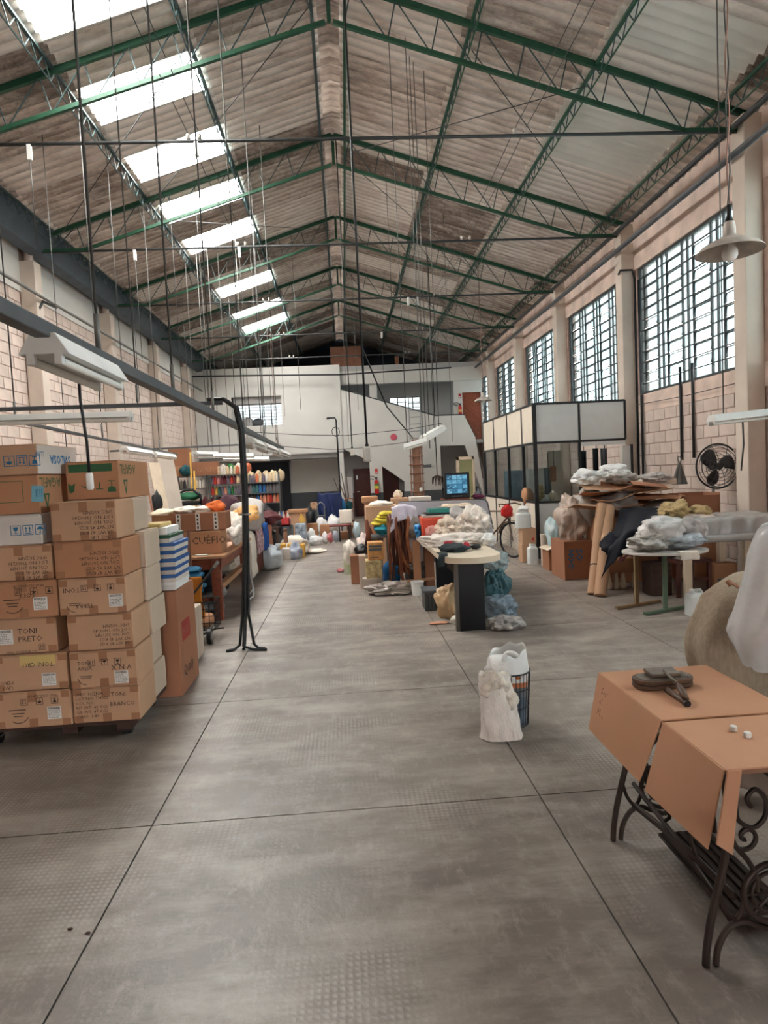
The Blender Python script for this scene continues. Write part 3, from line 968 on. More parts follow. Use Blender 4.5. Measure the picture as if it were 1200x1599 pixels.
# second, wooden ladder section with a board tied on it
M_OLDWOOD = mat('old_brown_board', (128, 92, 72), .75, var=.22, scale=3, stretch=(3, 3, .7))
t = thing('wooden_ladder', 'old wooden ladder with a brown board tied behind its rungs', 'ladder', (b0.x, 22.7, 0))
l0, l1, u0, u1 = P(644, 800, 22.7), P(664, 800, 22.7), P(641, 690, 23.8), P(657, 690, 23.8)
l0.z = l1.z = 0
MB().bar(l0, u0, .045, .07).build('rail', M_OLDWOOD, t); MB().bar(l1, u1, .045, .07).build('rail', M_OLDWOOD, t)
for i in range(8):
    f = .12 + i * .115
    p_, q_ = l0.lerp(u0, f), l1.lerp(u1, f)
    MB().tube([p_ + Vector((-.06, -.04, 0)), q_ + Vector((.06, -.04, 0))], .024, 6).build('rung', M_PLY, t, smooth=True)
MB().bar(l0.lerp(l1, .55) + Vector((0, .09, .05)), u0.lerp(u1, .55) + Vector((0, .09, .1)), .3, .025).build('board', M_OLDWOOD, t)
MB().lathe([(.05, 0), (.06, .1), (.03, .14)], l0.lerp(u1, .35) + Vector((.2, -.1, 0)), 8).build('rag', M_WHITE, t, smooth=True)
# ------------------------------------------------------------------ overhead rails, lights, cables
M_RAIL = mat('grey_rail', (86, 88, 90), .5, .3, var=.12, scale=10)
M_FIX = mat('white_enamel_fixture', (214, 214, 210), .45, var=.06)
M_TUBE = mat('fluorescent_glass', (232, 230, 224), .25, var=0)
M_WIRE = mat('thin_grey_wire', (78, 76, 73), .5, .3, var=0)


def rail(lab, a, b, w, hang, name='cable_rail'):
    t = thing(name, lab, 'rail', a, 'overhead rails')
    MB().bar(a, b, w, w).build('channel', M_RAIL, t, bevel=.006)
    a, b = Vector(a), Vector(b)
    for f in hang:
        p = a.lerp(b, f)
        zt = roof_z(p.x) - .02
        MB().tube([(p.x, p.y, p.z), (p.x, p.y, zt)], .007, 5).build('hanger_rod', M_WIRE, t, smooth=True)
        MB().tube([(p.x, p.y, p.z + .03), (p.x, p.y, p.z + .2)], .013, 6).build('turnbuckle', M_GALV, t, smooth=True)
    return t


def fixture(lab, a, b, wid=.2, h=.07, group='fluorescent fittings', rods=0):
    """twin-tube trough fitting from a to b (both at the top of the trough)"""
    a, b = Vector(a), Vector(b); d = (b - a); L = d.length; d.normalize()
    s = d.cross(Vector((0, 0, 1))).normalized()
    t = thing('fluorescent_fixture', lab, 'light', a.lerp(b, .5) - Vector((0, 0, h)), group)
    mb = MB(); vs = []
    for q in (a, b):
        for k, z in ((-.25, 0), (.25, 0), (.5, -h), (-.5, -h)):
            vs.append(q + s * (k * wid) + Vector((0, 0, z)))
    mb.add(vs, [(0, 1, 2, 3), (7, 6, 5, 4), (0, 4, 5, 1), (1, 5, 6, 2), (3, 2, 6, 7), (0, 3, 7, 4)])
    mb.build('trough', M_FIX, t, bevel=.004)
    for k in (-.27, .27):
        o = s * (k * wid) + Vector((0, 0, -h - .022))
        MB().tube([a + o + d * .03, b + o - d * .03], .016, 10).build('tube', M_TUBE, t, smooth='auto')
        for e, q in ((0, a), (1, b)):
            c = q + o + d * (.015 if e == 0 else -.015)
            MB().obox(c + Vector((0, 0, .008)), (.03, .03, .05), math.atan2(d.y, d.x)).build('lamp_holder', M_FIX, t, bevel=.004)
    for k in range(rods):
        p = a.lerp(b, .15 + .7 * k)
        MB().tube([p, (p.x, p.y, roof_z(p.x) - .02)], .006, 5).build('hanger_wire', M_WIRE, t, smooth=True)
    return t


ZR = 2.27
rail('long grey cable rail running from the near left over the work tables', (-1.1, .6, 2.31), (-1.1, 11.8, 2.23), .06, [.22, .335, .45, .6, .76, .93])
fixture('large white twin-tube fitting on the long rail, nearest of all', (-1.1, 2.50, 2.285), (-1.1, 3.17, 2.275), .19, .08)
rail('grey cross rail above the carton stacks, ending at the black cable bundle', (-5.3, 6.5, 2.52), (-1.17, 6.5, 2.475), .04, [.35, .8])
a, b = P(-60, 648, 6.42), P(205, 641, 6.42)
fixture('long white fitting hung under the cross rail above the cartons', (a.x, 6.42, 2.44), (b.x, 6.42, 2.42), .16, .06)
rail('thin grey rail along the left block wall above the top cartons', (-3.3, 5.2, 2.44), (-3.3, 13., 2.27), .035, [.2, .5, .85])
a = PX(193, 692, -3.25); b = PX(233, 697, -3.25)
fixture('white fitting on the wall-side rail, nearer of two', (-3.25, a.y, 2.28), (-3.25, b.y, 2.27), .16, .06)
a = PX(238, 697, -3.25); b = PX(270, 702, -3.25)
fixture('white fitting on the wall-side rail, farther of two', (-3.25, a.y, 2.26), (-3.25, b.y, 2.25), .16, .06)
for lab, x0, x1 in (('first white fitting on the long rail past the cable bundle', 386, 401), ('second white fitting on the long rail past the cable bundle', 406, 424), ('third white fitting on the long rail, farthest along it', 430, 446)):
    a, b = PX(x0, 672 + (x0 - 372) * .41, -1.1), PX(x1, 672 + (x1 - 372) * .41, -1.1)
    fixture(lab, (-1.1, a.y, 2.19), (-1.1, b.y, 2.19), .24, .07)
rail('cross rail before the yarn racks with two long fittings', (-5.3, 15., 2.5), (-1.6, 15., 2.52), .04, [.2, .6, .95])
for lab, px0, px1, py, Y in (('long white fitting over the yarn racks, left of the pair', 334, 397, 709, 15.), ('long white fitting over the yarn racks, right of the pair', 349, 421, 714, 15.3)):
    a, b = P(px0, py, Y), P(px1, py, Y)
    fixture(lab, (a.x, Y, a.z + .02), (b.x, Y, b.z + .02), .2, .07, rods=2)
a = P(325, 706, 15.2)
fixture('short white fitting over the first yarn rack', (a.x - .2, 14.7, a.z + .02), (a.x + .1, 15.6, a.z + .02), .2, .07, rods=2)
# right of the middle: two tilted fittings and the one by the pillar
a, b = P(631, 693, 9.), P(666, 683, 9.)
fixture('tilted white fitting hanging above the central tables, lower of two', a, b, .16, .06, rods=2)
a, b = P(661, 680, 9.3), P(690, 664, 9.6)
fixture('tilted white fitting hanging above the central tables, upper of two', a, b, .2, .06, rods=2)
a, b = P(1111, 648, 6.3), P(1240, 634, 6.3)
fixture('white fitting hanging in front of the near right pillar', a, b, .2, .07, rods=2)
w_ = P(1160, 652, 6.3); e_ = P(1158, 735, 6.3)
o = MB().tube([w_, w_.lerp(e_, .5) + Vector((.02, 0, 0)), e_], .008, 6).build('pull_cord', M_DKPIPE, None, smooth=True); tag(o, 'thin cord dangling before the near right pillar', 'cord')

# black cable bundle dropping from the cross rail to the floor
t = thing('cable_bundle', 'bundle of black cables hanging from the cross rail to the floor', 'cable', (-1.08, 6.47, 0))
for i, (dx, dy) in enumerate(((-.03, 0), (0, .02), (.03, 0), (0, -.02))):
    foot = Vector((-1.10 + dx * 1.4 + (.06 if i == 2 else 0), 6.45 + dy * 2, .012))
    pts = [(-1.32, 6.5 + dy, 2.515), (-1.16, 6.5 + dy, 2.51 + dx * .3), (-1.04 + dx * .5, 6.49 + dy, 2.42), (-1.0 + dx * .6, 6.48 + dy, 2.2), (-1.0 + dx * .6, 6.48 + dy, 1.6), (-1.03 + dx * .7, 6.47 + dy, .9), (-1.07 + dx, 6.47 + dy, .35), (foot.x, foot.y, .04), (foot.x + .05 * (i - 1), foot.y - .05, .012), (foot.x + .12 * (i - 1), foot.y - .09, .012)]
    MB().tube(pts, .015, 8).build('cable', M_BLACK, t, smooth=True)
MB().lathe([(.055, 0), (.055, .015)], (-1.01, 6.48, 1.35), 12).build('tie', M_GALV, t)

# black lead with a white socket hanging from the nearest fitting
a, b = P(122, 577, 3.), P(139.5, 738, 3.)
t = thing('hanging_socket', 'black lead with a white socket hanging by the top cartons', 'socket', b)
MB().tube([a, a.lerp(b, .3) + Vector((-.005, 0, 0)), a.lerp(b, .7) + Vector((.004, 0, 0)), b], .007, 8).build('lead', M_BLACK, t, smooth=True)
MB().lathe([(.012, 0), (.016, -.01), (.016, -.07), (.01, -.078)], b, 12).build('plug', M_WHITE, t, smooth='auto')


def switch_box(lab, x0, y0, x1, y1, Y, dep):
    r = rect(x0, y0, x1, y1, Y); cx = (r[0] + r[1]) / 2
    t = thing('pendant_switch_box', lab, 'switch', (cx, Y, r[2]), 'pendant switch boxes')
    MB().box(r[0], r[1], Y, Y + dep, r[2], r[3]).build('box', M_FIX2, t, bevel=.012)
    MB().box(r[0] + .01, r[1] - .01, Y - .008, Y, r[2] + .015, r[3] - .015).build('cover', M_FIX2, t, bevel=.005)
    MB().lathe([(.018, 0), (.018, .03)], (cx, Y + dep / 2, r[3]), 10).build('gland', M_BLACK, t)
    MB().tube([(cx, Y + dep / 2, r[3]), (cx - .01, Y + dep / 2, roof_z(cx) - .02)], .012 if dep > .1 else .009, 8).build('cable', M_BLACK, t, smooth=True)
M_FIX2 = mat('pale_grey_box', (196, 192, 184), .5, var=.06)
switch_box('pale grey switch box on a thick black cable, nearer of two', 568, 697, 580.5, 721, 7., .12)
switch_box('small pale switch box on a black cable, farther of two', 547, 700.5, 554, 712, 12., .08)
a, b = P(566, 544, 7.1), P(645, 684, 8.9)
tag(MB().tube([a, a.lerp(b, .5) + Vector((-.05, 0, -.1)), b], .009, 6).build('slanting_cable', M_BLACK, None, smooth=True), 'black cable slanting down to the tilted fittings', 'cable')


# pendant lamps
M_SHADE = mat('grimy_enamel_shade', (176, 166, 156), .5, var=.25, scale=9)
M_BULB = mat('milky_bulb', (236, 234, 228), .2, var=0)
def pendant(lab, px, yrim, Y, R, bulb=True):
    c = P(px, yrim, Y)
    t = thing('pendant_lamp', lab, 'lamp', (c.x, Y, c.z), 'pendant lamps')
    k = R / .26
    prof = [(.262, 0), (.255, .012), (.22, .045), (.15, .085), (.07, .115), (.05, .14), (.048, .2), (.04, .24), (.02, .25)]
    inner = [(.02, .12), (.068, .108), (.148, .078), (.216, .038), (.25, .006), (.262, 0)]
    mb = MB(); mb.lathe([(r * k, z * k) for r, z in inner + prof[1:]], c, 32); mb.build('shade', M_SHADE, t, smooth='auto')
    MB().lathe([(.03 * k, .25 * k), (.02 * k, .3 * k), (.016 * k, .38 * k)], c, 12).build('socket', M_BLACK, t, smooth=True)
    if bulb: MB().lathe([(.018 * k, .1 * k), (.03 * k, .07 * k), (.062 * k, .01 * k), (.062 * k, -.03 * k), (.045 * k, -.06 * k), (.015 * k, -.072 * k)], c, 18).build('bulb', M_BULB, t, smooth=True)
    top = roof_z(c.x) - .03; n = 24
    for s in (0, PI):
        MB().tube([(c.x + .012 * math.cos(i * 1.1 + s), Y + .012 * math.sin(i * 1.1 + s), c.z + .36 * k + (top - c.z - .36 * k) * i / n) for i in range(n + 1)], .006, 5).build('twisted_wire', M_WIRE if s else mat('red_brown_wire', (150, 110, 96), .6, var=0), t, smooth=True)
pendant('grimy enamel pendant lamp with a white bulb before the nearest barred window', 1140, 394, 5., .25)
pendant('pale enamel pendant lamp before the upper wooden door', 755, 626, 16., .225)
pendant('small enamel pendant lamp over the far yarn racks', 432, 694, 20., .15)

# drop wires with connector boxes on the roof ties
def drop(px, py, Y, box=None, ztop=None):
    c = P(px, py, Y)
    z1 = ztop + .02 if ztop is not None else roof_z(c.x) + .02
    o = thing('drop_wire', 'thin drop wire hanging from the roof steelwork over the hall', 'wire', (c.x, Y, z1), 'drop wires')
    MB().tube([(c.x, Y, c.z), (c.x, Y, z1)], .006, 5).build('wire', M_WIRE, o, smooth=True)
    if box: MB().box(c.x - .028, c.x + .028, Y - .02, Y + .02, z1 - .2, z1).build('connector', M_FIX, o, bevel=.006)
for px, py, Y, bx, zt in ((58, 388, 8.35, 1, 5.92), (318, 398, 8.35, 1, 5.92), (222, 560, 12.05, 1, 5.92), (284, 600, 12.05, 0, None), (390, 660, 12.05, 1, 5.92), (416, 690, 12.05, 0, None), (470, 640, 15.75, 0, None),
                          (426, 668, 15.75, 1, 5.92), (656, 560, 15.75, 1, 5.92), (672, 700, 9.5, 0, None), (679, 690, 12.05, 0, 5.92), (640, 520, 15.75, 1, 5.92), (707, 690, 14., 0, None), (368, 640, 15.75, 0, None),
                          (330, 690, 12.05, 0, None), (545, 690, 19.45, 0, None), (600, 600, 19.45, 1, 5.92), (445, 650, 19.45, 0, 5.92), (612, 470, 12.05, 0, None), (560, 640, 19.45, 0, None), (104, 700, 9.5, 0, None), (196, 650, 10.5, 0, None),
                          (300, 700, 16.5, 0, None), (372, 700, 17.5, 0, None)):
    drop(px, py, Y, bx, zt)
ORD = ['first', 'second', 'third', 'fourth', 'fifth', 'sixth', 'seventh', 'eighth', 'ninth', 'tenth', 'eleventh', 'twelfth', 'thirteenth', 'fourteenth', 'fifteenth', 'sixteenth', 'seventeenth', 'eighteenth', 'nineteenth', 'twentieth']
for bx in (0, 1):
    ws = sorted([o for o in COL.objects if o.name.startswith('drop_wire') and (len([c for c in o.children if c.name.startswith('connector')]) > 0) == bool(bx)], key=lambda o: o.location.x / o.location.y)
    for i, o in enumerate(ws): o['label'] = '%s from the left of the drop wires %s' % (ORD[i], 'with a white connector at the top' if bx else 'without a connector')
# overhead lines strung along the hall on the insulators
for lab, x in (('overhead line strung left of the ridge', -1.65), ('overhead line strung right of the ridge', 2.48)):
    for dx in (-.07, .07):
        o = MB().tube([(x + dx, y, 6.03 - .05 * math.sin(((y - 8.35) % 3.7) / 3.7 * PI)) for y in [1 + i * .925 for i in range(25)]], .005, 5).build('overhead_line', M_DKPIPE, None, smooth=True)
        tag(o, lab + (', outer of the pair' if dx * x > 0 else ', inner of the pair'), 'wire')
# wires across the far end
for lab, pts, r_ in (('thick black cable along the top of the white end wall', [(300, 588), (420, 586), (530, 585), (640, 578), (705, 574)], .03),
                     ('thin wire sagging before the stair wall, upper of two', [(380, 674), (470, 679), (540, 680), (640, 670), (690, 661)], .012),
                     ('thin wire sagging before the stair wall, lower of two', [(440, 697), (520, 702), (560, 700), (640, 690)], .012)):
    o = MB().tube([P(x, y, 24.6) for x, y in pts], r_, 6).build('cross_wire', M_BLACK, None, smooth=True); tag(o, lab, 'wire')
# wall conduits
def pipe(lab, pts, r_, m=None, cat='pipe', name='wall_pipe'):
    o = MB().tube(pts, r_, 8).build(name, m or M_DKPIPE, None, smooth=True); return tag(o, lab, cat)
pipe('long grey conduit running high along the left block wall', [(-5.2, 4, 5.12), (-5.2, 24.8, 5.12)], .03, M_GALV)
pipe('dark pipe bending down the second left pillar', [(-5.24, 12.6, 5.1), (-5.26, 12.1, 5.08), (-5.28, 12.0, 4.95), (-5.4, 12.0, 4.8), (-5.4, 12.0, 2.0)], .025)
pipe('cable tray pipe running high along the window wall', [(5.28, 3, 5.62), (5.28, 24.8, 5.62)], .045, M_RAIL)
pipe('dark cable under the eaves of the window wall', [(5.3, 3, 6.0), (5.3, 12, 5.97), (5.3, 24.8, 6.)], .04)
for i, (px, ytop, ybot, lab) in enumerate(((1063, 590, 718, 'black pipe down the right block wall, above the grey cloth bag'), (1082, 585, 715, 'black pipe down the right block wall, beside the fan'))):
    a = PX(px, 650, XR - .04)
    pipe(lab, [(XR - .03, a.y, 3.2), (XR - .03, a.y, PX(px, ybot, XR - .04).z)], .022, M_BLACK)
a = PX(1003, 650, XR - .04)
pipe('black pipe beside the second right pillar, from window to floor', [(XR - .04, a.y, 5.0), (XR - .04, a.y, .2)], .025, M_BLACK)
a = PX(996, 480, XR - .2)
pipe('black conduit looping over the second right pillar', [(XR - .28, 11.95, 5.2), (XR - .28, 11.87, 5.25), (XR - .06, 11.86, 5.25), (XR - .02, 11.86, 5.1), (XR - .02, 11.86, .5)], .02, M_BLACK)
a = PX(1000, 570, XR - .1)
pipe('thin black wire sagging along the window sill', [(5.55, 8.5, 2.72), (5.5, 10, 2.7), (5.55, 11.8, 2.75)], .006, M_BLACK, 'wire')
# ------------------------------------------------------------------ cartons and their prints
def carton_mat(name, col, var=.07):
    return mat(name, col, .8, var=var, scale=2.2, bump=.12, bscale=90, spec=.2)
M_CARD = carton_mat('brown_card', (190, 152, 122))
M_CARD2 = carton_mat('darker_brown_card', (178, 130, 98))
M_CARD3 = carton_mat('orange_brown_card', (156, 108, 82))
M_CARDW = carton_mat('white_card', (204, 196, 188))
M_CARDG = carton_mat('pale_card', (190, 174, 158))
M_TAPE = mat('brown_tape', (158, 112, 80), .3, var=.08, scale=12)
M_WTAPE = mat('printed_white_tape', (214, 208, 198), .4, var=.05)
M_INK = mat('black_ink', (58, 48, 42), .8, var=0)
M_BLUEINK = mat('blue_ink', (34, 112, 160), .7, var=0)
M_GREENINK = mat('green_ink', (48, 92, 58), .7, var=0)
M_REDINK = mat('red_ink', (150, 48, 40), .7, var=0)
M_PAPER = mat('white_paper', (224, 222, 218), .7, var=.04)
M_YPAPER = mat('yellow_paper', (206, 180, 116), .7, var=.05)
M_BLUEPAPER = mat('light_blue_paper', (120, 178, 200), .7, var=.05)
FR = (Vector((1, 0, 0)), Vector((0, 0, 1)))          # front faces: right, up
FRD = (Vector((-1, 0, 0)), Vector((0, 0, -1)))       # upside down
SD = (Vector((0, 1, 0)), Vector((0, 0, 1)))          # faces towards +x
SDD = (Vector((0, -1, 0)), Vector((0, 0, -1)))


def decal(parent, polys, origin, ru, material, name='print'):
    r, u = ru; mb = MB(); o = Vector(origin)
    for k, q in enumerate(polys):
        mb.add([o + r * x + u * y for x, y in q], [tuple(range(len(q)))])
    return mb.build(name, material, parent)


def R2(x0, y0, x1, y1): return [(x0, y0), (x1, y0), (x1, y1), (x0, y1)]


def icon(kind, s=.06, frame=True):
    """handling marks: arrows, glass, umbrella"""
    t = s * .07; out = []
    if frame:
        out += [R2(0, 0, s, t), R2(0, s - t, s, s), R2(0, t, t, s - t), R2(s - t, t, s, s - t)]
    def c(q): return [(x * s, y * s) for x, y in q]
    if kind == 'arrows':
        for x in (.32, .68):
            out += [c(R2(x - .04, .28, x + .04, .65)), c([(x - .12, .62), (x + .12, .62), (x, .84)])]
        out.append(c(R2(.18, .16, .82, .23)))
    elif kind == 'glass':
        out += [c([(.26, .82), (.3, .55), (.42, .44), (.58, .44), (.7, .55), (.74, .82)]), c(R2(.46, .24, .54, .46)), c(R2(.3, .16, .7, .24))]
    else:
        out += [c([(.16, .52), (.3, .72), (.5, .82), (.7, .72), (.84, .52)]), c(R2(.47, .18, .53, .52)), c(R2(.35, .16, .53, .22))]
    return out


def carton(lab, x0, x1, y0, y1, z0, z1, m=None, group=None, rz=0., tape='top', open_top=False, seam=True):
    m = m or M_CARD
    cx, cy = (x0 + x1) / 2, (y0 + y1) / 2
    t = thing('carton', lab, 'box', (cx, cy, z0), group)
    z1b = z1 - .006
    MB().box(x0, x1, y0, y1, z0 + .002, z1b if not open_top else z1 - .02).build('body', m, t, bevel=.007)
    if not open_top and seam:
        ym = (y0 + y1) / 2
        MB().box(x0 + .004, x1 - .004, y0 + .003, ym - .002, z1b, z1).build('flap', m, t)
        MB().box(x0 + .004, x1 - .004, ym + .002, y1 - .003, z1b, z1).build('flap', m, t)
    if tape in ('front', 'both'):
        w_ = .028
        MB().box(cx - w_, cx + w_, y0 - .0012, y0, z1 - .07, z1 - .004).build('tape', M_TAPE, t)
        MB().box(cx - w_, cx + w_, y0 - .0012, y0, z0 + .004, z0 + .06).build('tape', M_TAPE, t)
    if tape in ('corner', 'both'):
        h = .05
        for a, b in ((x0 + .006, x0 + .06), (x1 - .06, x1 - .006)):
            for c, d in ((z0 + .006, z0 + h), (z1 - h, z1 - .008)): MB().box(a, b, y0 - .0012, y0, c, d).build('tape', M_TAPE, t)
    t.rotation_euler.z = rz
    return t


def paper_label(t, x, z, y, w_=.09, h_=.085, m=None, bars=True):
    MB().box(x, x + w_, y - .0015, y, z, z + h_).build('label', m or M_PAPER, t)
    if bars:
        q = []
        xx = .006
        rng = random.Random(int(x * 1e4) + int(z * 1e4))
        while xx < w_ - .008:
            b = rng.choice((.001, .002, .003)); q.append(R2(xx, h_ * .78, xx + b, h_ * .95)); xx += b + rng.choice((.001, .002))
        for i in range(6):
            zz = h_ * (.68 - i * .115); xx = .006
            while xx < w_ * rng.uniform(.6, .92):
                b = rng.uniform(.006, .018); q.append(R2(xx, zz, min(w_ - .006, xx + b), zz + .003)); xx += b + .004
        decal(t, q, (x, y - .0018, z), FR, M_INK, 'label_print')


YF0 = 4.29
def stack_box(lab, px0, px1, pt, pb, y0=YF0, dep=.36, m=None, **k):
    r = rect(px0, pt, px1, pb, y0)
    return carton(lab, r[0], r[1], y0, y0 + dep, r[2], r[3], m, 'cartons on the wheeled pallet', **k), r


# levels of the right-hand column (front row) and the left-hand column, px
G = 'cartons on the wheeled pallet'
def col_box(lab, x0, x1, z0, z1, y0=YF0, dep=.36, m=None, group=G, **k):
    return carton(lab, x0, x1, y0, y0 + dep, z0, z1, m, group, **k)


def xat(px, py, Y): return P(px, py, Y).x
ZB = .13
HZ = [ZB, .372, .618, .862, 1.106, 1.352, 1.612]
redge = [(113, 218), (109, 214), (104, 207), (92, 198), (84, 192), (79, 182)]
mid = [1104, 1043, 988, 935, 875, 813]
labs = ['bottom right carton of the front stack, hand-marked TONI BRANCO', 'second carton from the floor in the right front column, with shipping label',
        'creased third carton from the floor in the right front column', 'fourth carton from the floor in the right front column, with label near its edge',
        'fifth carton from the floor in the right front column, text upside down', 'sixth carton from the floor in the right front column, widest text, open shelf of air above']
labs[5] = 'sixth carton from the floor, top of the right front column under the green-printed one'
RC = []
for i in range(6):
    x0, x1 = xat(redge[i][0], mid[i], YF0), xat(redge[i][1], mid[i], YF0)
    yy = YF0 + (.012, .0, .014, .0, .006, .0)[i]
    t = col_box(labs[i], x0, x1, HZ[i] + .001, HZ[i + 1] - .001, yy, .36, [M_CARD, M_CARD, M_CARD, M_CARD, M_CARD2, M_CARD][i], tape=('both', 'both', 'corner', 'both', 'both', 'both')[i])
    RC.append((t, x0, x1, HZ[i], HZ[i + 1], yy))
lines = 'GR WT 47 KGS\nNT WT 45 KGS\nCOL NO 20/1NM\nLOT NO TH00240\nSPEC 30/2NM'
def txt(t, s, size, x, z, y, ru, m=None, **k): return lettering(s, size, (x, y - .0016, z), ru[0], ru[1], m or M_INK, t, **k)
t, x0, x1, z0, z1, y = RC[0]
txt(t, 'SPEC: 30/2NM\nLOT NO: TH002\nCOL NO:\nNT WT: 45 KGS\nGR WT: 47 KGS\nC/NO: 1-80', .03, x0 + .02, z1 - .055, y, FR)
txt(t, 'TONI', .04, x0 + .25, z1 - .07, y, FR); txt(t, 'BRANCO', .04, x0 + .24, z1 - .135, y, FR)
t, x0, x1, z0, z1, y = RC[1]
for j, k in enumerate(('arrows', 'umbrella', 'glass')): decal(t, icon(k, .044), (x0 + .12 + j * .085, y - .0016, z1 - .1), FR, M_INK)
txt(t, 'V N X', .05, x0 + .40, z1 - .1, y, FRD); txt(t, 'TONI\nAREIA', .035, x0 + .05, z1 - .09, y, FR)
paper_label(t, x0 + .285, z0 + .02, y)
t, x0, x1, z0, z1, y = RC[2]
txt(t, lines, .03, x1 - .02, z0 + .05, y, FRD)
t, x0, x1, z0, z1, y = RC[3]
for j, k in enumerate(('arrows', 'umbrella', 'glass')): decal(t, icon(k, .044), (x0 + .145 + j * .085 + .044, y - .0016, z1 - .045), FRD, M_INK)
txt(t, 'TONI', .045, x0 + .14, z1 - .06, y, FRD); txt(t, 'TERRA', .04, x0 + .22, z0 + .075, y, FRD)
paper_label(t, x0 + .32, z0 + .045, y)
t, x0, x1, z0, z1, y = RC[4]
txt(t, lines, .033, x1 - .02, z0 + .04, y, FRD)
t, x0, x1, z0, z1, y = RC[5]
txt(t, 'C/NO 1-80\n' + lines, .033, x1 - .02, z0 + .03, y, FRD)
for i in (1, 3): 
    t, x0, x1, z0, z1, y = RC[i]
    arc = []
    for k in range(10):
        a0, a1 = PI * 1.05 + k * .14, PI * 1.05 + (k + 1) * .14
        arc.append([(.05 * math.cos(a0), .05 * math.sin(a0)), (.05 * math.cos(a1), .05 * math.sin(a1)), (.054 * math.cos(a1), .054 * math.sin(a1)), (.054 * math.cos(a0), .054 * math.sin(a0))])
    decal(t, arc + [R2(-.04, .004, .04, .008), R2(-.035, -.008, .035, -.004)], (x0 + .1, y - .0016, z0 + .075), FR, M_INK)

# left-hand column
LC = []
LH = [ZB, .375, .62, .865, 1.11, 1.345, 1.545, 1.80, 2.0]
ledge = [(-8, 112), (-10, 106), (-25, 86), (-18, 90), (-25, 81), (-45, 65), (-52, 60), (-58, 57)]
lmid = [1114, 1056, 998, 938, 880, 826, 768, 712]
labs = ['bottom left carton of the front stack, with label and handling marks', 'left carton with the yellow paper note, second from the floor', 'left carton hand-marked TONI PRETO, third from the floor',
        'left carton with a white label, fourth from the floor', 'left carton with rows of upside-down text, fifth from the floor', 'white carton with three blue handling marks, sixth from the floor',
        'brown carton with a light blue sticker, under the topmost carton on the left', 'topmost left carton, with blue handling marks and upside-down blue name']
lm = [M_CARD, M_CARD, M_CARD, M_CARD2, M_CARD, M_CARDW, M_CARD2, M_CARD]
for i in range(8):
    x0, x1 = xat(ledge[i][0], lmid[i], YF0), xat(ledge[i][1], lmid[i], YF0)
    yy = YF0 + (.0, .008, .03, .0, .012, .0, .005, .0)[i]
    dep = (.36, .36, .34, .36, .36, .24, .55, .62)[i]
    t = col_box(labs[i], x0, x1, LH[i] + .001, LH[i + 1] - .001, yy, dep, lm[i], tape=('both', 'corner', 'corner', 'front', 'both', 'none', 'none', 'none')[i])
    LC.append((t, x0, x1, LH[i], LH[i + 1], yy))
for i in (0, 3):
    t, x0, x1, z0, z1, y = LC[i]
    for j, k in enumerate(('arrows', 'umbrella', 'glass')): decal(t, icon(k, .046), (x0 + .17 + j * .098 + .046, y - .0016, z1 - .045), FRD, M_INK)
    paper_label(t, x1 - .155, z0 + .05, y)
    txt(t, 'MEAS 55X45X28 CM', .022, x1 - .08, z1 - .025, y, FRD)
    arc = []
    for k in range(12):
        a0, a1 = PI * 1.3 + k * .14, PI * 1.3 + (k + 1) * .14
        arc.append([(.07 * math.cos(a0), .07 * math.sin(a0)), (.07 * math.cos(a1), .07 * math.sin(a1)), (.075 * math.cos(a1), .075 * math.sin(a1)), (.075 * math.cos(a0), .075 * math.sin(a0))])
    decal(t, arc + [R2(-.06, .012, .05, .018), R2(-.04, -.012, .04, -.006), R2(-.03, -.03, .03, -.024)], (x0 + .15, y - .0016, z0 + .11), FR, M_INK)
txt(LC[3][0], 'SOFT', .045, LC[3][2] - .14, LC[3][4] - .08, LC[3][5], FRD)
t, x0, x1, z0, z1, y = LC[1]
MB().box(x0 + .17, x0 + .40, y - .0015, y, z1 - .075, z1 - .008).build('label', M_YPAPER, t)
lettering('TONI CRU', .042, (x0 + .385, y - .002, z1 - .055), FRD[0], FRD[1], M_INK, t)
txt(t, 'CRU\nPEROL', .035, x0 + .12, z0 + .04, y, FRD); paper_label(t, x1 - .17, z0 + .03, y)
t, x0, x1, z0, z1, y = LC[2]
txt(t, 'TONI\nPRETO', .052, x0 + .2, z1 - .11, y, FR); paper_label(t, x0 + .07, z0 + .07, y, .1, .1)
decal(t, icon('arrows', .04), (x0 + .33, y - .0016, z0 + .02), FR, M_INK)
txt(t, 'MEAS 55X45X28 CM', .022, x0 + .12, z0 + .008, y, FR)
t, x0, x1, z0, z1, y = LC[4]
txt(t, lines, .032, x1 - .03, z0 + .03, y, FRD)
t, x0, x1, z0, z1, y = LC[5]
for j, k in enumerate(('glass', 'arrows', 'umbrella')): decal(t, icon(k, .066), (x0 + .245 + j * .078, y - .0016, z0 + .065), FR, M_BLUEINK)
t, x0, x1, z0, z1, y = LC[6]
decal(t, [R2(0, 0, .3, .004), R2(0, .136, .3, .14), R2(.296, 0, .3, .14)], (x0 + .05, y - .0016, z0 + .08), FR, M_GREENINK)
MB().obox((x0 + .44, y - .001, z0 + .13), (.075, .002, .105), ry=math.radians(5)).build('sticker', M_BLUEPAPER, t)
decal(t, [R2(.0 + .012 * i, 0, .004 + .012 * i, .05) for i in range(4)], (x0 + .43, y - .0028, z0 + .11), FR, M_BLUEINK)
lettering('AGAFIL', .095, (x1 + .0016, y + .33, z1 - .02), SDD[0], SDD[1], M_GREENINK, t)
decal(t, [[(0, 0), (.09, .0), (.045, -.11)]], (x1 + .0016, y + .06, z0 + .13), SD, M_GREENINK)
decal(t, [[(.025, -.012), (.065, -.012), (.045, -.07)]], (x1 + .0022, y + .06, z0 + .13), SD, M_CARD2)
t, x0, x1, z0, z1, y = LC[7]
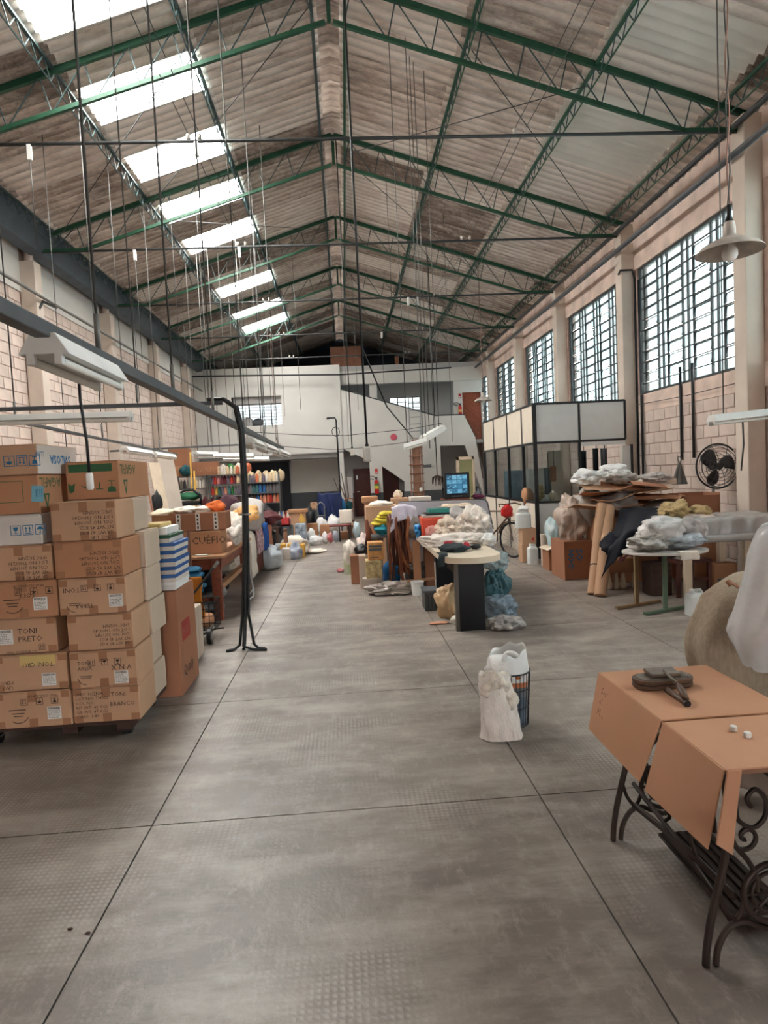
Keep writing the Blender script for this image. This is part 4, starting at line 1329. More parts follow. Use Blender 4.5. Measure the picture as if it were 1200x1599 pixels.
MB().box(x1, x1 + .002, y + .006, y + .61, z0 + .006, z1 - .006).build('white_side', M_CARDW, t)
for j, k in enumerate(('umbrella', 'arrows', 'glass')): decal(t, icon(k, .07), (x0 + .25 + j * .08 + .07, y - .0016, z0 + .11 + .018), FRD, M_BLUEINK)
lettering('SVILOSA', .085, (x1 + .0036, y + .5, z0 + .13), SDD[0], SDD[1], M_BLUEINK, t, bold=.002)
lettering('LL.HA', .05, (x1 + .0036, y + .1, z0 + .15), SDD[0], SDD[1], M_BLUEINK, t)

# green-printed carton on the right column, set back
YG = 4.62
r = rect(103, 720, 186, 774, YG)
t = carton('green-printed carton on top of the right column, beside the hanging socket', r[0], r[1], YG, YG + .68, 1.613, r[3], M_CARD2, G, tape='none')
decal(t, [R2(.02, .0, .32, .055)], (r[0], YG - .0016, r[3] - .075), FR, M_GREENINK)
decal(t, [[(.02, 0), (.05, .01), (.06, .07), (.035, .055), (.01, .07)], [(.09, .06), (.125, .03), (.16, .06), (.125, .04)], R2(.2, .02, .25, .026), R2(.222, .02, .23, .07), [(.28, 0), (.34, 0), (.335, .03), (.31, .04), (.285, .03)], R2(.307, .04, .313, .075), R2(.285, .075, .335, .08)], (r[0], YG - .0016, 1.613 + .05), FR, M_GREENINK)
lettering('AGAFIL', .10, (r[1] + .0016, YG + .36, r[3] - .03), SDD[0], SDD[1], M_GREENINK, t)
decal(t, [[(0, 0), (.09, .0), (.045, -.11)]], (r[1] + .0016, YG + .08, 1.613 + .13), SD, M_GREENINK)
decal(t, [[(.025, -.012), (.065, -.012), (.045, -.07)]], (r[1] + .0022, YG + .08, 1.613 + .13), SD, M_CARD2)

# second row behind: only the grey-lit right sides and steps show
M_CARDS = carton_mat('window_lit_card', (196, 176, 156))  # grey window light on the carton sides put into the card colour
bx = [(259, 1040, ZB, .37), (252, 998, .37, .615), (258, 940, .615, .862), (251, 892, .862, 1.106), (249, 843, 1.106, 1.37), (231, 797, 1.37, 1.612)]
bl = ['bottom carton of the second row, behind TONI BRANCO', 'second carton of the rear row on the pallet', 'third carton of the rear row on the pallet, sticking out', 'fourth carton of the rear row on the pallet',
      'fifth carton of the rear row on the pallet', 'topmost carton of the rear row on the pallet']
for i, (px, py, za, zb) in enumerate(bx):
    y1 = 5.02
    xr = xat(px, py, y1)
    carton(bl[i], xr - .46, xr, 4.664, y1, za + .001, zb - .001, M_CARDS, G, tape='none')
for i in range(4):
    x1 = xat(86, 1100 - i * 60, YF0)
    carton(['bottom', 'second', 'third', 'fourth'][i] + ' carton of the rear row, hidden behind the left column', x1 - .5, x1 - .03, 4.664, 5.0, ZB + .245 * i + .001, ZB + .245 * (i + 1) - .001, M_CARD, G, tape='none')

# wheeled pallet under the stack
t = thing('wheeled_pallet', 'low dark wooden pallet on castors under the front carton stack', 'pallet', (-2., 4.6, 0))
M_DKWOOD = mat('dark_worn_wood', (70, 50, 42), .8, var=.25, scale=4, stretch=(1, 8, 8))
for i in range(5): MB().box(-2.56, -1.48, 4.33 + i * .145, 4.33 + i * .145 + .12, .1, .128).build('deck_board', M_DKWOOD, t)
for x in (-2.52, -1.98, -1.62): MB().box(x, x + .1, 4.34, 5.02, .055, .1).build('bearer', M_DKWOOD, t)
for x, y in ((-2.44, 4.4), (-1.58, 4.42), (-2.44, 4.94), (-1.58, 4.94)):
    c = MB().tube([(x - .03, y, .038), (x + .03, y, .038)], .036, 14).build('castor', M_BLACK, t, smooth='auto')
    MB().box(x - .04, x + .04, y - .03, y + .03, .05, .058).build('castor_plate', M_GALV, c)

# tall brown carton with flat blue boxes on it
zt = rect(253, 924, 283, 1091, 5.1)[3]
t = carton('tall narrow brown carton standing beside the pallet', -1.78, -1.375, 5.1, 5.68, 0, .85, M_CARD3, None, tape='none')
MB().box(-1.70, -1.56, 5.0985, 5.1, .10, .17).build('label', M_BLUEPAPER, t)
decal(t, [R2(0, 0, .26, .16)], (-1.3735, 5.2, .42), SD, M_REDINK)
lettering('FIOS', .09, (-1.373, 5.22, .46), SD[0], SD[1], M_CARD3, t)
lettering('Qualy', .13, (-1.373, 5.18, .14), SD[0], SD[1], M_INK, t)
decal(t, [R2(0, 0, .11, .13)], (-1.66, 5.0985, .44), FR, M_REDINK)
M_BLUELID = mat('blue_card_lid', (30, 84, 146), .5, var=.08)
M_GREENLID = mat('dark_green_card', (24, 74, 52), .5, var=.08)
z = .856; rng = random.Random(5)
for i in range(7):
    h = .062; dx = rng.uniform(-.02, .02)
    t = thing('flat_box', ['lowest', 'second', 'third', 'fourth', 'fifth', 'sixth', 'green-lidded topmost'][i] + ' flat box in the pile on the tall carton', 'box', (-1.55, 5.3, z), 'flat boxes on the tall carton')
    MB().box(-1.73 + dx, -1.385 + dx, 5.12, 5.56, z, z + h * .62).build('tray', M_CARDW if i else M_PAPER, t, bevel=.004)
    MB().box(-1.735 + dx, -1.38 + dx, 5.115, 5.565, z + h * .56, z + h).build('lid', M_GREENLID if i == 6 else (M_BLUELID if i else M_PAPER), t, bevel=.004)
    z += h + .001
t = tag(MB().box(-1.74, -1.42, 5.13, 5.5, z, z + .06).build('paper_ream', M_PAPER, None, bevel=.006), 'white paper pack on top of the flat blue boxes', 'paper pack')
t = tag(MB().box(-1.76, -1.47, 5.14, 5.46, z + .061, z + .09).build('card_pad', M_YPAPER, None, bevel=.006), 'yellowish card pad topping the pile of blue boxes', 'pad')

# white carton standing by the cart
t = carton('pale upright carton beside the tall brown one', -1.66, -1.485, 5.85, 6.4, 0, .5, M_CARDG, None, tape='none')
MB().box(-1.486, -1.4845, 6.02, 6.12, .2, .33).build('label', M_BLUEPAPER, t)
decal(t, [R2(0, 0, .012, .49)], (-1.4842, 6.12 + .1, .005), SD, M_TAPE)

# shopping cart with wire basket
t = thing('folding_cart', 'black wire shopping cart with rubber wheels beside the work table', 'cart', (-1.6, 6.85, 0))
for x in (-1.78, -1.5):
    wv = MB().tube([(x - .02, 6.75, .08), (x + .02, 6.75, .08)], .08, 22).build('wheel', M_BLACK, t, smooth='auto')
    MB().tube([(x - .025, 6.75, .08), (x + .025, 6.75, .08)], .05, 16).build('hub', M_GALV, wv, smooth='auto')
wb = MB()
bx0, bx1, by0, by1, bz0, bz1 = -1.8, -1.46, 6.85, 7.15, .12, .42
for i in range(7):
    x = bx0 + (bx1 - bx0) * i / 6
    for y in (by0, by1): wb.tube([(x, y, bz0), (x, y, bz1)], .004, 4)
    wb.tube([(x, by0, bz0), (x, by1, bz0)], .004, 4)
for i in range(6):
    y = by0 + (by1 - by0) * i / 5
    for x in (bx0, bx1): wb.tube([(x, y, bz0), (x, y, bz1)], .004, 4)
for i in range(5):
    z = bz0 + (bz1 - bz0) * i / 4
    wb.tube([(bx0, by0, z), (bx1, by0, z), (bx1, by1, z), (bx0, by1, z)], .004 if i < 4 else .007, 4, closed=True)
wb.build('basket', M_BLACK, t)
ha, hb = P(297, 934, 6.8), P(341, 877, 6.8)
MB().tube([(ha.x, 6.72, .1), ha, hb], .012, 8).build('handle', M_BLACK, t, smooth=True)
MB().tube([hb.lerp(ha, .16), hb], .018, 8).build('grip', M_GALV, t, smooth=True)
MB().tube([(-1.62, 6.76, .08), (-1.48, 7.0, .1), (-1.40, 7.0, .1)], .01, 6).build('foot_bar', M_BLACK, t)
o = MB().sheet(lambda u, v: (-1.69 + u * .12 + .012 * math.sin(v * 9), 6.87 - .05 * v, .24 + v * .46), 6, 14, .01).build('yellow_sack', mat('orange_yellow_sack', (206, 128, 38), .6, var=.12), None, smooth=True)
tag(o, 'orange-yellow sack standing in the wire cart', 'sack')
soft('bundle', 'brown paper bundle lying in the wire cart basket', 'bundle', (-1.62, 7.0, .2), (.13, .12, .08), M_CARD2, 3, floor=.125, sub=3)

# ------------------------------------------------------------------ long wooden work table
M_TABLE = mat('red_brown_table_wood', (124, 62, 40), .5, var=.22, scale=3, stretch=(8, 1, 8))
M_TABTOP = mat('worn_table_top', (170, 124, 90), .55, var=.2, scale=4, stretch=(1, 5, 1))
ZT = .80
t = thing('work_table', 'long red-brown wooden work table with crates of boxes on it', 'table', (-2.4, 9., 0))
MB().box(-3.5, -1.50, 7.80, 10.05, ZT - .035, ZT).build('top', M_TABTOP, t, bevel=.006)
MB().box(-3.45, -1.56, 7.84, 7.87, ZT - .17, ZT - .035).build('apron', M_TABLE, t); MB().box(-1.59, -1.56, 7.84, 10.0, ZT - .17, ZT - .035).build('apron', M_TABLE, t)
for x, y in ((-1.62, 7.87), (-1.62, 9.98), (-3.4, 7.87), (-3.4, 9.98)): MB().box(x - .055, x + .055, y - .04, y + .06, 0, ZT - .035).build('leg', M_TABLE, t, bevel=.006)
MB().box(-3.4, -1.62, 7.88, 7.94, .22, .29).build('stretcher', M_TABLE, t); MB().box(-1.66, -1.58, 7.9, 9.98, .36, .42).build('stretcher', M_TABTOP, t)
M_TEALF = mat('teal_blue_fabric', (24, 92, 126), .8, var=.15, scale=6)
for i in range(5):
    z = .42 + i * .065
    x1 = -1.70 - (.04, .0, .07, .02, .05)[i]
    o = MB().tube([(-2.6, 7.6, z), (-2.1, 7.58, z + .012), (x1 - .05, 7.6, z), (x1, 7.6, z)], [.03, .034, .034, .02], 12)
    for k in range(len(o.v)): o.v[k].y = 7.6 + (o.v[k].y - 7.6) * 4
    o = o.build('folded_fabric', M_TEALF, None, smooth='auto')
    tag(o, ['lowest', 'second', 'third', 'fourth', 'topmost'][i] + ' fold in the pile of teal blue fabric before the work table', 'fabric', 'teal fabric pile')
t = thing('fabric_stool', 'dark low stool carrying the teal fabric pile', 'stool', (-2.1, 7.6, 0))
MB().box(-2.65, -1.8, 7.45, 7.74, .34, .385).build('seat', M_DKWOOD, t)
for x in (-2.6, -1.86):
    for y in (7.5, 7.7): MB().box(x - .02, x + .02, y - .02, y + .02, 0, .34).build('leg', M_DKWOOD, t)
soft('dark_bundle', 'dark blue-grey cloth bundle under the front of the work table', 'bundle', (-2.05, 8.25, .62 - .16), (.42, .25, .2), mat('dark_blue_cloth', (38, 46, 58), .85, var=.2), 11, floor=.292, sub=4)
soft('grey_bag', 'grey plastic bag under the work table by its front leg', 'bag', (-1.95, 8.45, .16), (.3, .3, .2), mat('grey_plastic_bag', (130, 132, 132), .35, var=.15, scale=8), 12, floor=0., sub=4)
soft('cloth_scraps', 'heap of dark scraps under the far end of the work table', 'scraps', (-2.05, 9.4, .2), (.28, .42, .22), mat('dark_mixed_scrap', (58, 44, 40), .9, var=.5, scale=9, vcol=(28, 26, 26)), 13, floor=0., fold=.3, sub=4)
o = carton('pale board tray on the stretcher under the work table', -1.95, -1.7, 9.2, 9.7, .425, .5, M_CARDG, None, tape='none')

# boxes on the work table
def mk(lab, a, b, c, d, Y, dep, m=None, z0=None, **k):
    r = rect(a, b, c, d, Y)
    return carton(lab, r[0], r[1], Y, Y + dep, z0 if z0 is not None else r[2], r[3], m or M_CARD3, None, **k), r
t, r = mk('brown carton on the work table lettered CUÉFIO', 276, 830, 345, 856, 8.05, .4, M_CARD2, ZT + .001, tape='none')
lettering('CUÉFIO', .125, (r[0] + .18, 8.0485, r[2] + .05), FR[0], FR[1], M_INK, t)
zc = r[3]
t, r = mk('long brown carton with three printed tape strips, on the lettered one', 272, 801, 352, 829.5, 8.1, .4, M_CARD3, zc + .004, tape='none')
for f in (.04, .42, .77):
    x = r[0] + (r[1] - r[0]) * f
    MB().box(x, x + .055, 8.0985, 8.1, zc + .01, r[3] - .004).build('tape', M_WTAPE, t)
    decal(t, [R2(.016, .02 + .05 * q, .036, .05 + .05 * q) for q in range(4)], (x, 8.098, zc + .01), FR, M_INK)
ztop = r[3]
t, r2 = mk('brown carton behind the green-printed carton, on the work table', 238, 801, 274, 856, 8.15, .4, M_CARD2, ZT + .001, tape='none')
M_WCLOTH = mat('white_cotton', (226, 218, 206), .9, var=.06, scale=4)
M_CREAM = mat('cream_cloth', (214, 196, 172), .9, var=.1, scale=4)
M_ORANGE = mat('orange_cloth', (214, 104, 44), .85, var=.1)
M_GREYCL = mat('light_grey_cloth', (174, 168, 164), .9, var=.1)
M_MAROON = mat('maroon_cloth', (84, 36, 40), .85, var=.2)
def lump(name, lab, cat, a, b, c, d, Y, m, seed, dy=None, floor=None, **k):
    r = rect(a, b, c, d, Y)
    return soft(name, lab, cat, ((r[0] + r[1]) / 2, Y + (dy or (r[1] - r[0]) / 2), (r[2] + r[3]) / 2), ((r[1] - r[0]) / 2 * 1.05, dy or (r[1] - r[0]) / 2, (r[3] - r[2]) / 2 * 1.1), m, seed, floor=floor if floor is not None else r[2], **k)
lump('white_cloth', 'white cloth heap on the long taped carton, at its left end', 'cloth', 270, 792, 302, 803, 8.15, M_WCLOTH, 21, .18, ztop)
lump('white_cloth', 'white cloth heap on the long taped carton, in its middle', 'cloth', 298, 791, 330, 803, 8.2, M_WCLOTH, 22, .17, ztop)
lump('cream_cloth', 'cream cloth on the carton behind the stacks', 'cloth', 229, 797, 268, 812, 8.1, M_CREAM, 23, .2, r2[3] - .03)
lump('orange_cloth', 'bright orange cloth crumpled on the long taped carton', 'cloth', 321, 783, 349, 803, 8.25, M_ORANGE, 24, .14, ztop, fold=.25)
lump('white_scraps', 'pale scraps on the right edge of the work table', 'scraps', 346, 820, 372, 845, 8.5, mat('pale_scraps', (196, 186, 176), .9, var=.25, scale=14), 25, .5, ZT + .001, fold=.3)
soft('paper_scraps', 'few flat paper scraps at the front edge of the work table', 'scraps', (P(314, 856, 7.9).x, 7.93, ZT + .008), (.09, .05, .008), M_WCLOTH, 26, floor=ZT + .001, sub=3)
a = P(367, 848, 9.6)
tag(MB().sheet(lambda u, v: (-1.49 - .004 * math.sin(u * 9), 9.4 + u * .25, ZT - v * .2), 8, 6, .006).build('red_cloth', M_RED, None, smooth=True), 'small red cloth hanging over the work table edge', 'cloth')
# thin post at the table front
a, b = P(294, 828, 7.72), P(297, 884, 7.72)
tag(MB().bar((a.x, 7.72, a.z), (a.x, 7.72, .387), .03).build('wooden_stake', M_OLDWOOD, None), 'thin wooden stake standing before the lettered carton', 'stake')

# second table, draped with cloths
t = thing('draped_table', 'second work table buried under draped cloths', 'table', (-2.2, 11.4, 0))
MB().box(-3.4, -1.62, 10.2, 13.0, .76, .8).build('top', M_TABTOP, t)
for x in (-1.68, -3.3):
    for y in (10.3, 12.9): MB().box(x - .05, x + .05, y - .05, y + .05, 0, .76).build('leg', M_TABLE, t)
def hanging(lab, name, y0, y1, zt, zb, m, seed, x=-1.58, cat='cloth', over=.35, waves=5, amp=.03):
    """cloth lying over the table edge (edge parallel to y) and hanging down its right side"""
    def fn(u, v):
        y = y0 + (y1 - y0) * u
        L = over + zt - zb; s = v * L
        wv = amp * math.sin(u * waves * 2 * PI + seed) * min(1, max(0, (s - over) * 5 + .15)) + .02 * nz((u * 4, v * 4, 0), 1.3, seed)
        if s < over: return (x - over + s, y, zt + .02 + .03 * abs(nz((u * 5, s * 8, 1), 1, seed)))
        return (x + .02 + wv + .02, y + .04 * nz((u * 2, v * 3, 4), 1, seed), zt + .02 - (s - over))
    o = MB().sheet(fn, 36, 18, .008).build(name, m, None, smooth=True)
    return tag(o, lab, cat)
hanging('white cloth hanging over the side of the draped table, nearest end', 'draped_cloth', 10.15, 10.75, .82, .12, M_WCLOTH, 1, -1.6)
hanging('floral printed cloth hanging from the draped table', 'floral_cloth', 10.8, 11.5, .84, .42, mat('floral_print', (206, 196, 194), .9, var=.5, scale=16, vcol=(140, 60, 90)), 2, -1.57)
hanging('dark brown cloth hanging low from the draped table', 'draped_cloth', 10.85, 11.6, .8, .1, mat('dark_brown_cloth', (92, 52, 44), .9, var=.2), 3, -1.61)
hanging('bright blue cloth hanging from the far end of the draped table', 'draped_cloth', 11.7, 12.3, .86, .38, mat('royal_blue_cloth', (30, 82, 158), .8, var=.15), 4, -1.56)
hanging('light pinkish cloth hanging beside the blue one', 'draped_cloth', 12.35, 12.75, .84, .2, mat('salmon_cloth', (176, 120, 96), .9, var=.15), 5, -1.56)
lump('grey_cover', 'grey cloth heap humped over things on the draped table', 'cloth', 356, 782, 408, 812, 10.6, M_GREYCL, 31, .4, .805)
lump('yellow_cloth', 'pale orange cloth lying on the grey heap', 'cloth', 362, 791, 400, 812, 10.35, mat('pale_orange_cloth', (222, 172, 112), .9, var=.12), 32, .2, 1.0, fold=.25)
lump('white_cloth', 'white cloth heap on the near end of the draped table', 'cloth', 350, 803, 380, 842, 10.2, M_WCLOTH, 33, .2, .805)
lump('maroon_cloth', 'maroon cloth roll on the far end of the draped table', 'cloth', 402, 800, 436, 818, 12.2, M_MAROON, 34, .3, .805)
lump('dark_bundle', 'dark bundle lying behind the maroon cloth', 'bundle', 396, 790, 424, 806, 12.55, mat('near_black_cloth', (46, 40, 42), .9, var=.3), 35, .25, .805)
# metal crutch leaning on the draped table
a, b = P(377, 835, 9.85), PZ(397, 934, .02)
t = thing('metal_pole', 'bright metal pole with a hooked foot leaning on the draped table', 'pole', b)
MB().tube([(a.x, a.y, a.z), b + Vector((0, 0, .1)), b + Vector((-.01, 0, .03)), b + Vector((-.06, -.03, .0)), b + Vector((-.1, -.06, .005))], .016, 8).build('pole', M_CHROME, t, smooth=True)
MB().tube([b + Vector((-.1, -.05, .005)), b + Vector((-.04, -.02, .09)), b + Vector((0, 0, .14))], .012, 8).build('hook', M_CHROME, t, smooth=True)
# ------------------------------------------------------------------ yarn racks at the far left
M_RACK = mat('grey_rack_steel', (92, 94, 94), .5, .3, var=.1)
YR = 17.
def rack(lab, xs, zs, y0, y1, extra_top=None):
    t = thing('steel_rack', lab, 'rack', ((xs[0] + xs[-1]) / 2, (y0 + y1) / 2, 0), 'steel racks')
    zt = max(max(z) for z in zs) if isinstance(zs[0], (list, tuple)) else max(zs)
    for x in xs:
        for y in (y0, y1): MB().box(x - .02, x + .02, y - .02, y + .02, 0, zt + .02).build('upright', M_RACK, t)
    for i in range(len(xs) - 1):
        zz = zs[i] if isinstance(zs[0], (list, tuple)) else zs
        for z in zz: MB().box(xs[i] + .02, xs[i + 1] - .02, y0, y1, z - .02, z).build('shelf', M_RACK, t)
    return t
xa0, xa1 = P(272, 760, YR).x, P(322, 760, YR).x
xb0, xb1, xb2 = P(327, 760, YR).x, P(381, 755, YR).x, P(436, 752, YR).x
zA = [P(298, 744, YR).z, P(298, 763, YR).z, P(298, 787, YR).z, .45, .1]
zB = [P(350, 741.5, YR).z, P(350, 756, YR).z, P(350, 773, YR).z, P(350, 789, YR).z, .35]
zC = [zB[1], P(405, 770, YR).z, P(405, 786, YR).z, .35]
rack('grey steel rack of jars and white cones against the left wall', [xa0, xa1], zA, YR, YR + .45)
rack('grey steel yarn rack with two bays of coloured cones', [xb0, xb1, xb2], [zB, zC], YR, YR + .45)
CONE = {}
YARN = {'red': (176, 54, 44), 'maroon': (104, 44, 50), 'pink': (190, 120, 120), 'cream': (206, 184, 150), 'white': (206, 198, 186), 'teal': (62, 104, 104), 'blue': (50, 96, 150), 'grey': (104, 100, 102),
        'mauve': (112, 100, 116), 'orange': (198, 108, 76), 'salmon': (200, 134, 110), 'yellow': (206, 160, 76), 'green': (50, 120, 60), 'brown': (96, 70, 58)}
for k, c in YARN.items(): mat('yarn_' + k, c, .9, var=.18, scale=30)
def cone(col, x, y, z, shelf, h=.235, r=.048):
    if 'p' not in CONE:
        CONE['p'] = MB().lathe([(.02, 0), (r, .008), (r * .98, h * .2), (r * .72, h * .82), (r * .4, h * .9), (r * .28, h * .92), (r * .22, h)], (0, 0, 0), 12).build('yarn_cone', MATS['yarn_' + col], None, smooth='auto')
        o = CONE['p']
    else:
        o = copy_obj(CONE['p']); 
    o.material_slots[0].link = 'OBJECT'; o.material_slots[0].material = MATS['yarn_' + col]
    o.location = (x, y, z)
    tag(o, '%s yarn cone on the %s' % (col, shelf), 'yarn cone', '%s yarn cones on the %s' % (col, shelf))
rng = random.Random(21)
def row(x0, x1, z, cols, shelf, n=10, y=YR + .09):
    for i in range(n):
        c = cols[int(i * len(cols) / n)] if len(cols) < n else cols[i]
        cone(c, x0 + (i + .5) * (x1 - x0) / n + rng.uniform(-.008, .008), y + rng.uniform(-.02, .03), z + .001, shelf)
row(xb0 + .02, xb1 - .02, zB[0], ['cream', 'white', 'cream', 'white', 'white', 'cream', 'white', 'cream', 'orange', 'cream'], 'top of the yarn rack', 10)
row(xb0 + .02, xb1 - .02, zB[1], ['mauve', 'red', 'pink', 'maroon', 'maroon', 'mauve', 'red', 'maroon', 'cream', 'brown'], 'upper shelf of the left yarn bay', 10)
row(xb0 + .02, xb1 - .02, zB[2], ['red', 'yellow', 'teal', 'mauve', 'salmon', 'teal', 'green', 'grey', 'mauve', 'grey'], 'middle shelf of the left yarn bay', 10)
row(xb0 + .02, xb1 - .02, zB[3], ['maroon', 'grey', 'maroon', 'brown', 'grey', 'mauve', 'grey', 'grey', 'brown', 'grey'], 'lower shelf of the left yarn bay', 10)
row(xb1 + .02, xb2 - .02, zC[0], ['cream', 'grey', 'mauve', 'orange', 'cream', 'mauve', 'white', 'cream', 'cream', 'white'], 'top shelf of the right yarn bay', 10)
row(xb1 + .02, xb2 - .02, zC[1], ['pink', 'grey', 'teal', 'teal', 'blue', 'blue', 'grey', 'grey', 'grey', 'grey'], 'middle shelf of the right yarn bay', 10)
row(xb1 + .02, xb2 - .02, zC[2], ['maroon', 'grey', 'brown', 'blue', 'salmon', 'salmon', 'orange', 'red', 'salmon', 'orange'], 'lower shelf of the right yarn bay', 10)
row(xa0 + .03, xa1 - .03, zA[1], ['brown', 'white', 'grey', 'white', 'white', 'cream', 'white', 'white'], 'upper shelf of the jar rack', 8)
row(xa0 + .03, xa0 + .35, zA[2], ['cream', 'white'], 'lower shelf of the jar rack', 2)
# sacks lying over the cones at the top of the right bay
for i in range(5):
    x = xb1 + .15 + i * .2
    soft('yarn_bag', 'clear bag of cream yarn lying on the cones atop the right yarn bay', 'bag', (x, YR + .26, zC[0] + .15), (.1, .1, .16), MATS['yarn_cream'], 40 + i, 'yarn bags on the right bay', floor=zC[0] + .001, sub=3)
for i in range(5):
    x = xb0 + .12 + i * .21
    soft('yarn_bag', 'pale bag of yarn lying on the cones atop the left yarn bay', 'bag', (x, YR + .28, zB[0] + .14), (.11, .1, .15), [MATS['yarn_cream'], MATS['yarn_white'], MATS['yarn_green'], MATS['yarn_white'], MATS['yarn_orange']][i], 50 + i, 'yarn bags on the left bay', floor=zB[0] + .001, sub=3)
r = rect(299, 721, 339, 744, YR)
t = carton('brown carton on top of the jar rack, lettered GUEFIO', r[0], r[1], YR + .02, YR + .4, zA[0] + .001, r[3], M_CARD3, None, tape='none')
lettering('GUEFIO', .17, (r[0] + .13, YR + .018, r[2] + .12), FR[0], FR[1], M_CARD2, t)
r = rect(264, 713, 297, 728, YR + .05)
o_lo = carton('reddish brown carton in the corner, lower of two by the jar rack', r[0], r[1], YR + .05, YR + .6, zA[0] + .001, r[2], M_CARD2, None, tape='none')
r2_ = rect(263, 700, 292, 713, YR + .1)
carton('orange-brown carton in the corner, upper of two by the jar rack', r2_[0], r2_[1], YR + .1, YR + .6, r[2] + .004, r2_[3], M_CARD3, None, tape='none')
lump('teal_cloth', 'teal cloth bundle before the corner cartons', 'cloth', 279, 727, 297, 743, YR - .15, mat('dark_teal_cloth', (34, 84, 92), .85, var=.15), 60, .15, sub=3)
r = rect(268, 744, 300, 746, YR - .25)
tag(MB().box(r[0], r[1], YR - .35, YR - .02, zA[0] - .02, zA[0]).build('wall_shelf', M_RACK), 'thin shelf carrying the teal cloth bundle', 'shelf')
# boards and poles leaning on the left wall
for lab, px, pt, pb, Y, w_, m in (('pale tall board leaning on the left wall, nearer of two', 243, 722, 812, 14., .3, M_CREAM), ('pale tall board leaning on the left wall, farther of two', 259, 705, 812, 15., .5, M_PLASTER)):
    a = P(px, pt, Y)
    tag(MB().bar((a.x + .25, Y, .02), (a.x - .1, Y + .2, a.z), w_, .03).build('leaning_board', m, None, bevel=.004), lab, 'board')
a, b = P(228, 745, 13.5), P(241, 812, 13.3); b = b + (b - a) * (b.z / (a.z - b.z))
tag(MB().tube([b, a], .02, 8).build('red_pole', M_PLY, None, smooth=True), 'red-brown thin pole leaning on the left block wall', 'pole')
for i, (px, pt, pb) in enumerate(((297, 706, 775), (303, 735, 772))):
    a, b = P(px, pt, 16.4), P(px + 2, pb, 16.3); b.z = 0.
    tag(MB().tube([b, a], .022, 8).build('yellow_pole', MATS['yarn_yellow'], None, smooth=True), ['tall yellow pole standing before the jar rack', 'short yellow pole standing before the jar rack'][i], 'pole')
lump('black_bag', 'black bag with pale strap beside the leaning boards', 'bag', 236, 770, 250, 808, 13.4, M_BLACK, 61, .15, sub=3)
# dark office chair with green seat before the racks
t = thing('office_chair', 'dark office chair with a green cushion before the jar rack', 'chair', (P(296, 775, 15.5).x, 15.5, 0))
c = P(296, 776, 15.5)
MB().tube([(c.x - .3, 15.4, c.z - .15), (c.x - .28, 15.4, c.z + .05), (c.x - .1, 15.5, c.z + .16), (c.x + .1, 15.5, c.z + .16), (c.x + .28, 15.4, c.z + .03), (c.x + .3, 15.4, c.z - .2)], .03, 8).build('armrest', M_BLACK, t, smooth=True)
blob(MB(), (c.x, 15.5, c.z + .02), (.28, .2, .1), 3, sub=3).build('cushion', mat('green_cushion', (40, 100, 70), .8, var=.15), t, smooth=True)
MB().box(c.x - .25, c.x + .25, 15.35, 15.8, c.z - .2, c.z - .1).build('seat', M_BLACK, t, bevel=.03)
MB().tube([(c.x, 15.55, c.z - .15), (c.x, 15.55, .1)], .03, 8).build('column', M_BLACK, t)
for k in range(5): MB().bar((c.x, 15.55, .12), (c.x + .28 * math.cos(k * 1.257), 15.55 + .28 * math.sin(k * 1.257), .03), .04).build('leg', M_BLACK, t)
lump('dark_sack', 'dark round sack before the yarn rack', 'sack', 309, 777, 328, 796, 15.2, M_MAROON, 62, .25, .551)
lump('maroon_heap', 'heap of purplish maroon cloth in front of the yarn rack', 'cloth', 335, 773, 368, 794, 15.6, mat('plum_cloth', (82, 54, 64), .9, var=.25), 63, .4, .551)
t = thing('side_table', 'low dark table carrying the cloth heaps before the yarn rack', 'table', (-3.4, 15.5, 0))
MB().box(P(300, 790, 15.2).x, P(372, 790, 15.2).x, 15., 16.1, .5, .55).build('top', M_DKWOOD, t)
for x in (P(303, 790, 15.2).x, P(370, 790, 15.2).x):
    for y in (15.05, 16.0): MB().box(x - .03, x + .03, y - .03, y + .03, 0, .5).build('leg', M_DKWOOD, t)

# ------------------------------------------------------------------ clutter past the draped table, left of the aisle
soft('plastic_sack', 'big white-blue plastic sack tied at the top, on the floor by the aisle', 'sack', (-1.5, 12.1, .2), (.29, .26, .24), mat('white_blue_plastic', (178, 186, 192), .35, var=.1, scale=6), 70, floor=0., amp=.12, fold=.16)
a = P(438, 862, 12.1)
tag(MB().lathe([(.04, 0), (.025, .05), (.06, .12)], (a.x - .03, 12.05, .36), 10).build('sack_knot', MATS['white_blue_plastic'], None, smooth=True), 'tied neck of the white-blue sack', 'sack') 
for i, (x0, x1) in enumerate(((437, 446), (449, 456), (469, 476))):
    r = rect(x0, 850, x1, 869, 13.6)
    tag(MB().box(r[0], r[1], 13.6, 13.85, 0, r[3]).build('yellow_box', MATS['yarn_yellow'], None, bevel=.01), ['yellow box left of the row by the aisle', 'yellow box in the middle of the row by the aisle', 'yellow box right of the row by the aisle'][i], 'box')
r = rect(440, 857, 454, 870, 13.3)
carton('white square carton before the yellow boxes', r[0], r[1], 13.3, 13.55, 0, r[3], M_CARDW, None, tape='none')
soft('printed_bag', 'white and blue printed bag between the yellow boxes', 'bag', (P(462, 860, 13.4).x, 13.4, .14), (.15, .12, .2), mat('white_blue_print', (196, 200, 206), .5, var=.3, scale=9, vcol=(90, 110, 140)), 71, floor=0.)
soft('white_sack', 'arched white sack lying behind the yellow boxes', 'sack', (P(460, 845, 14).x, 14.1, .25), (.3, .2, .18), M_WCLOTH, 72, floor=0.)
soft('white_rag', 'long white rag lying on the floor beside the yellow boxes', 'rag', (P(488, 862, 14.2).x, 14.3, .04), (.28, .2, .06), M_WCLOTH, 73, floor=0.)
o = P(446, 838, 13.7)
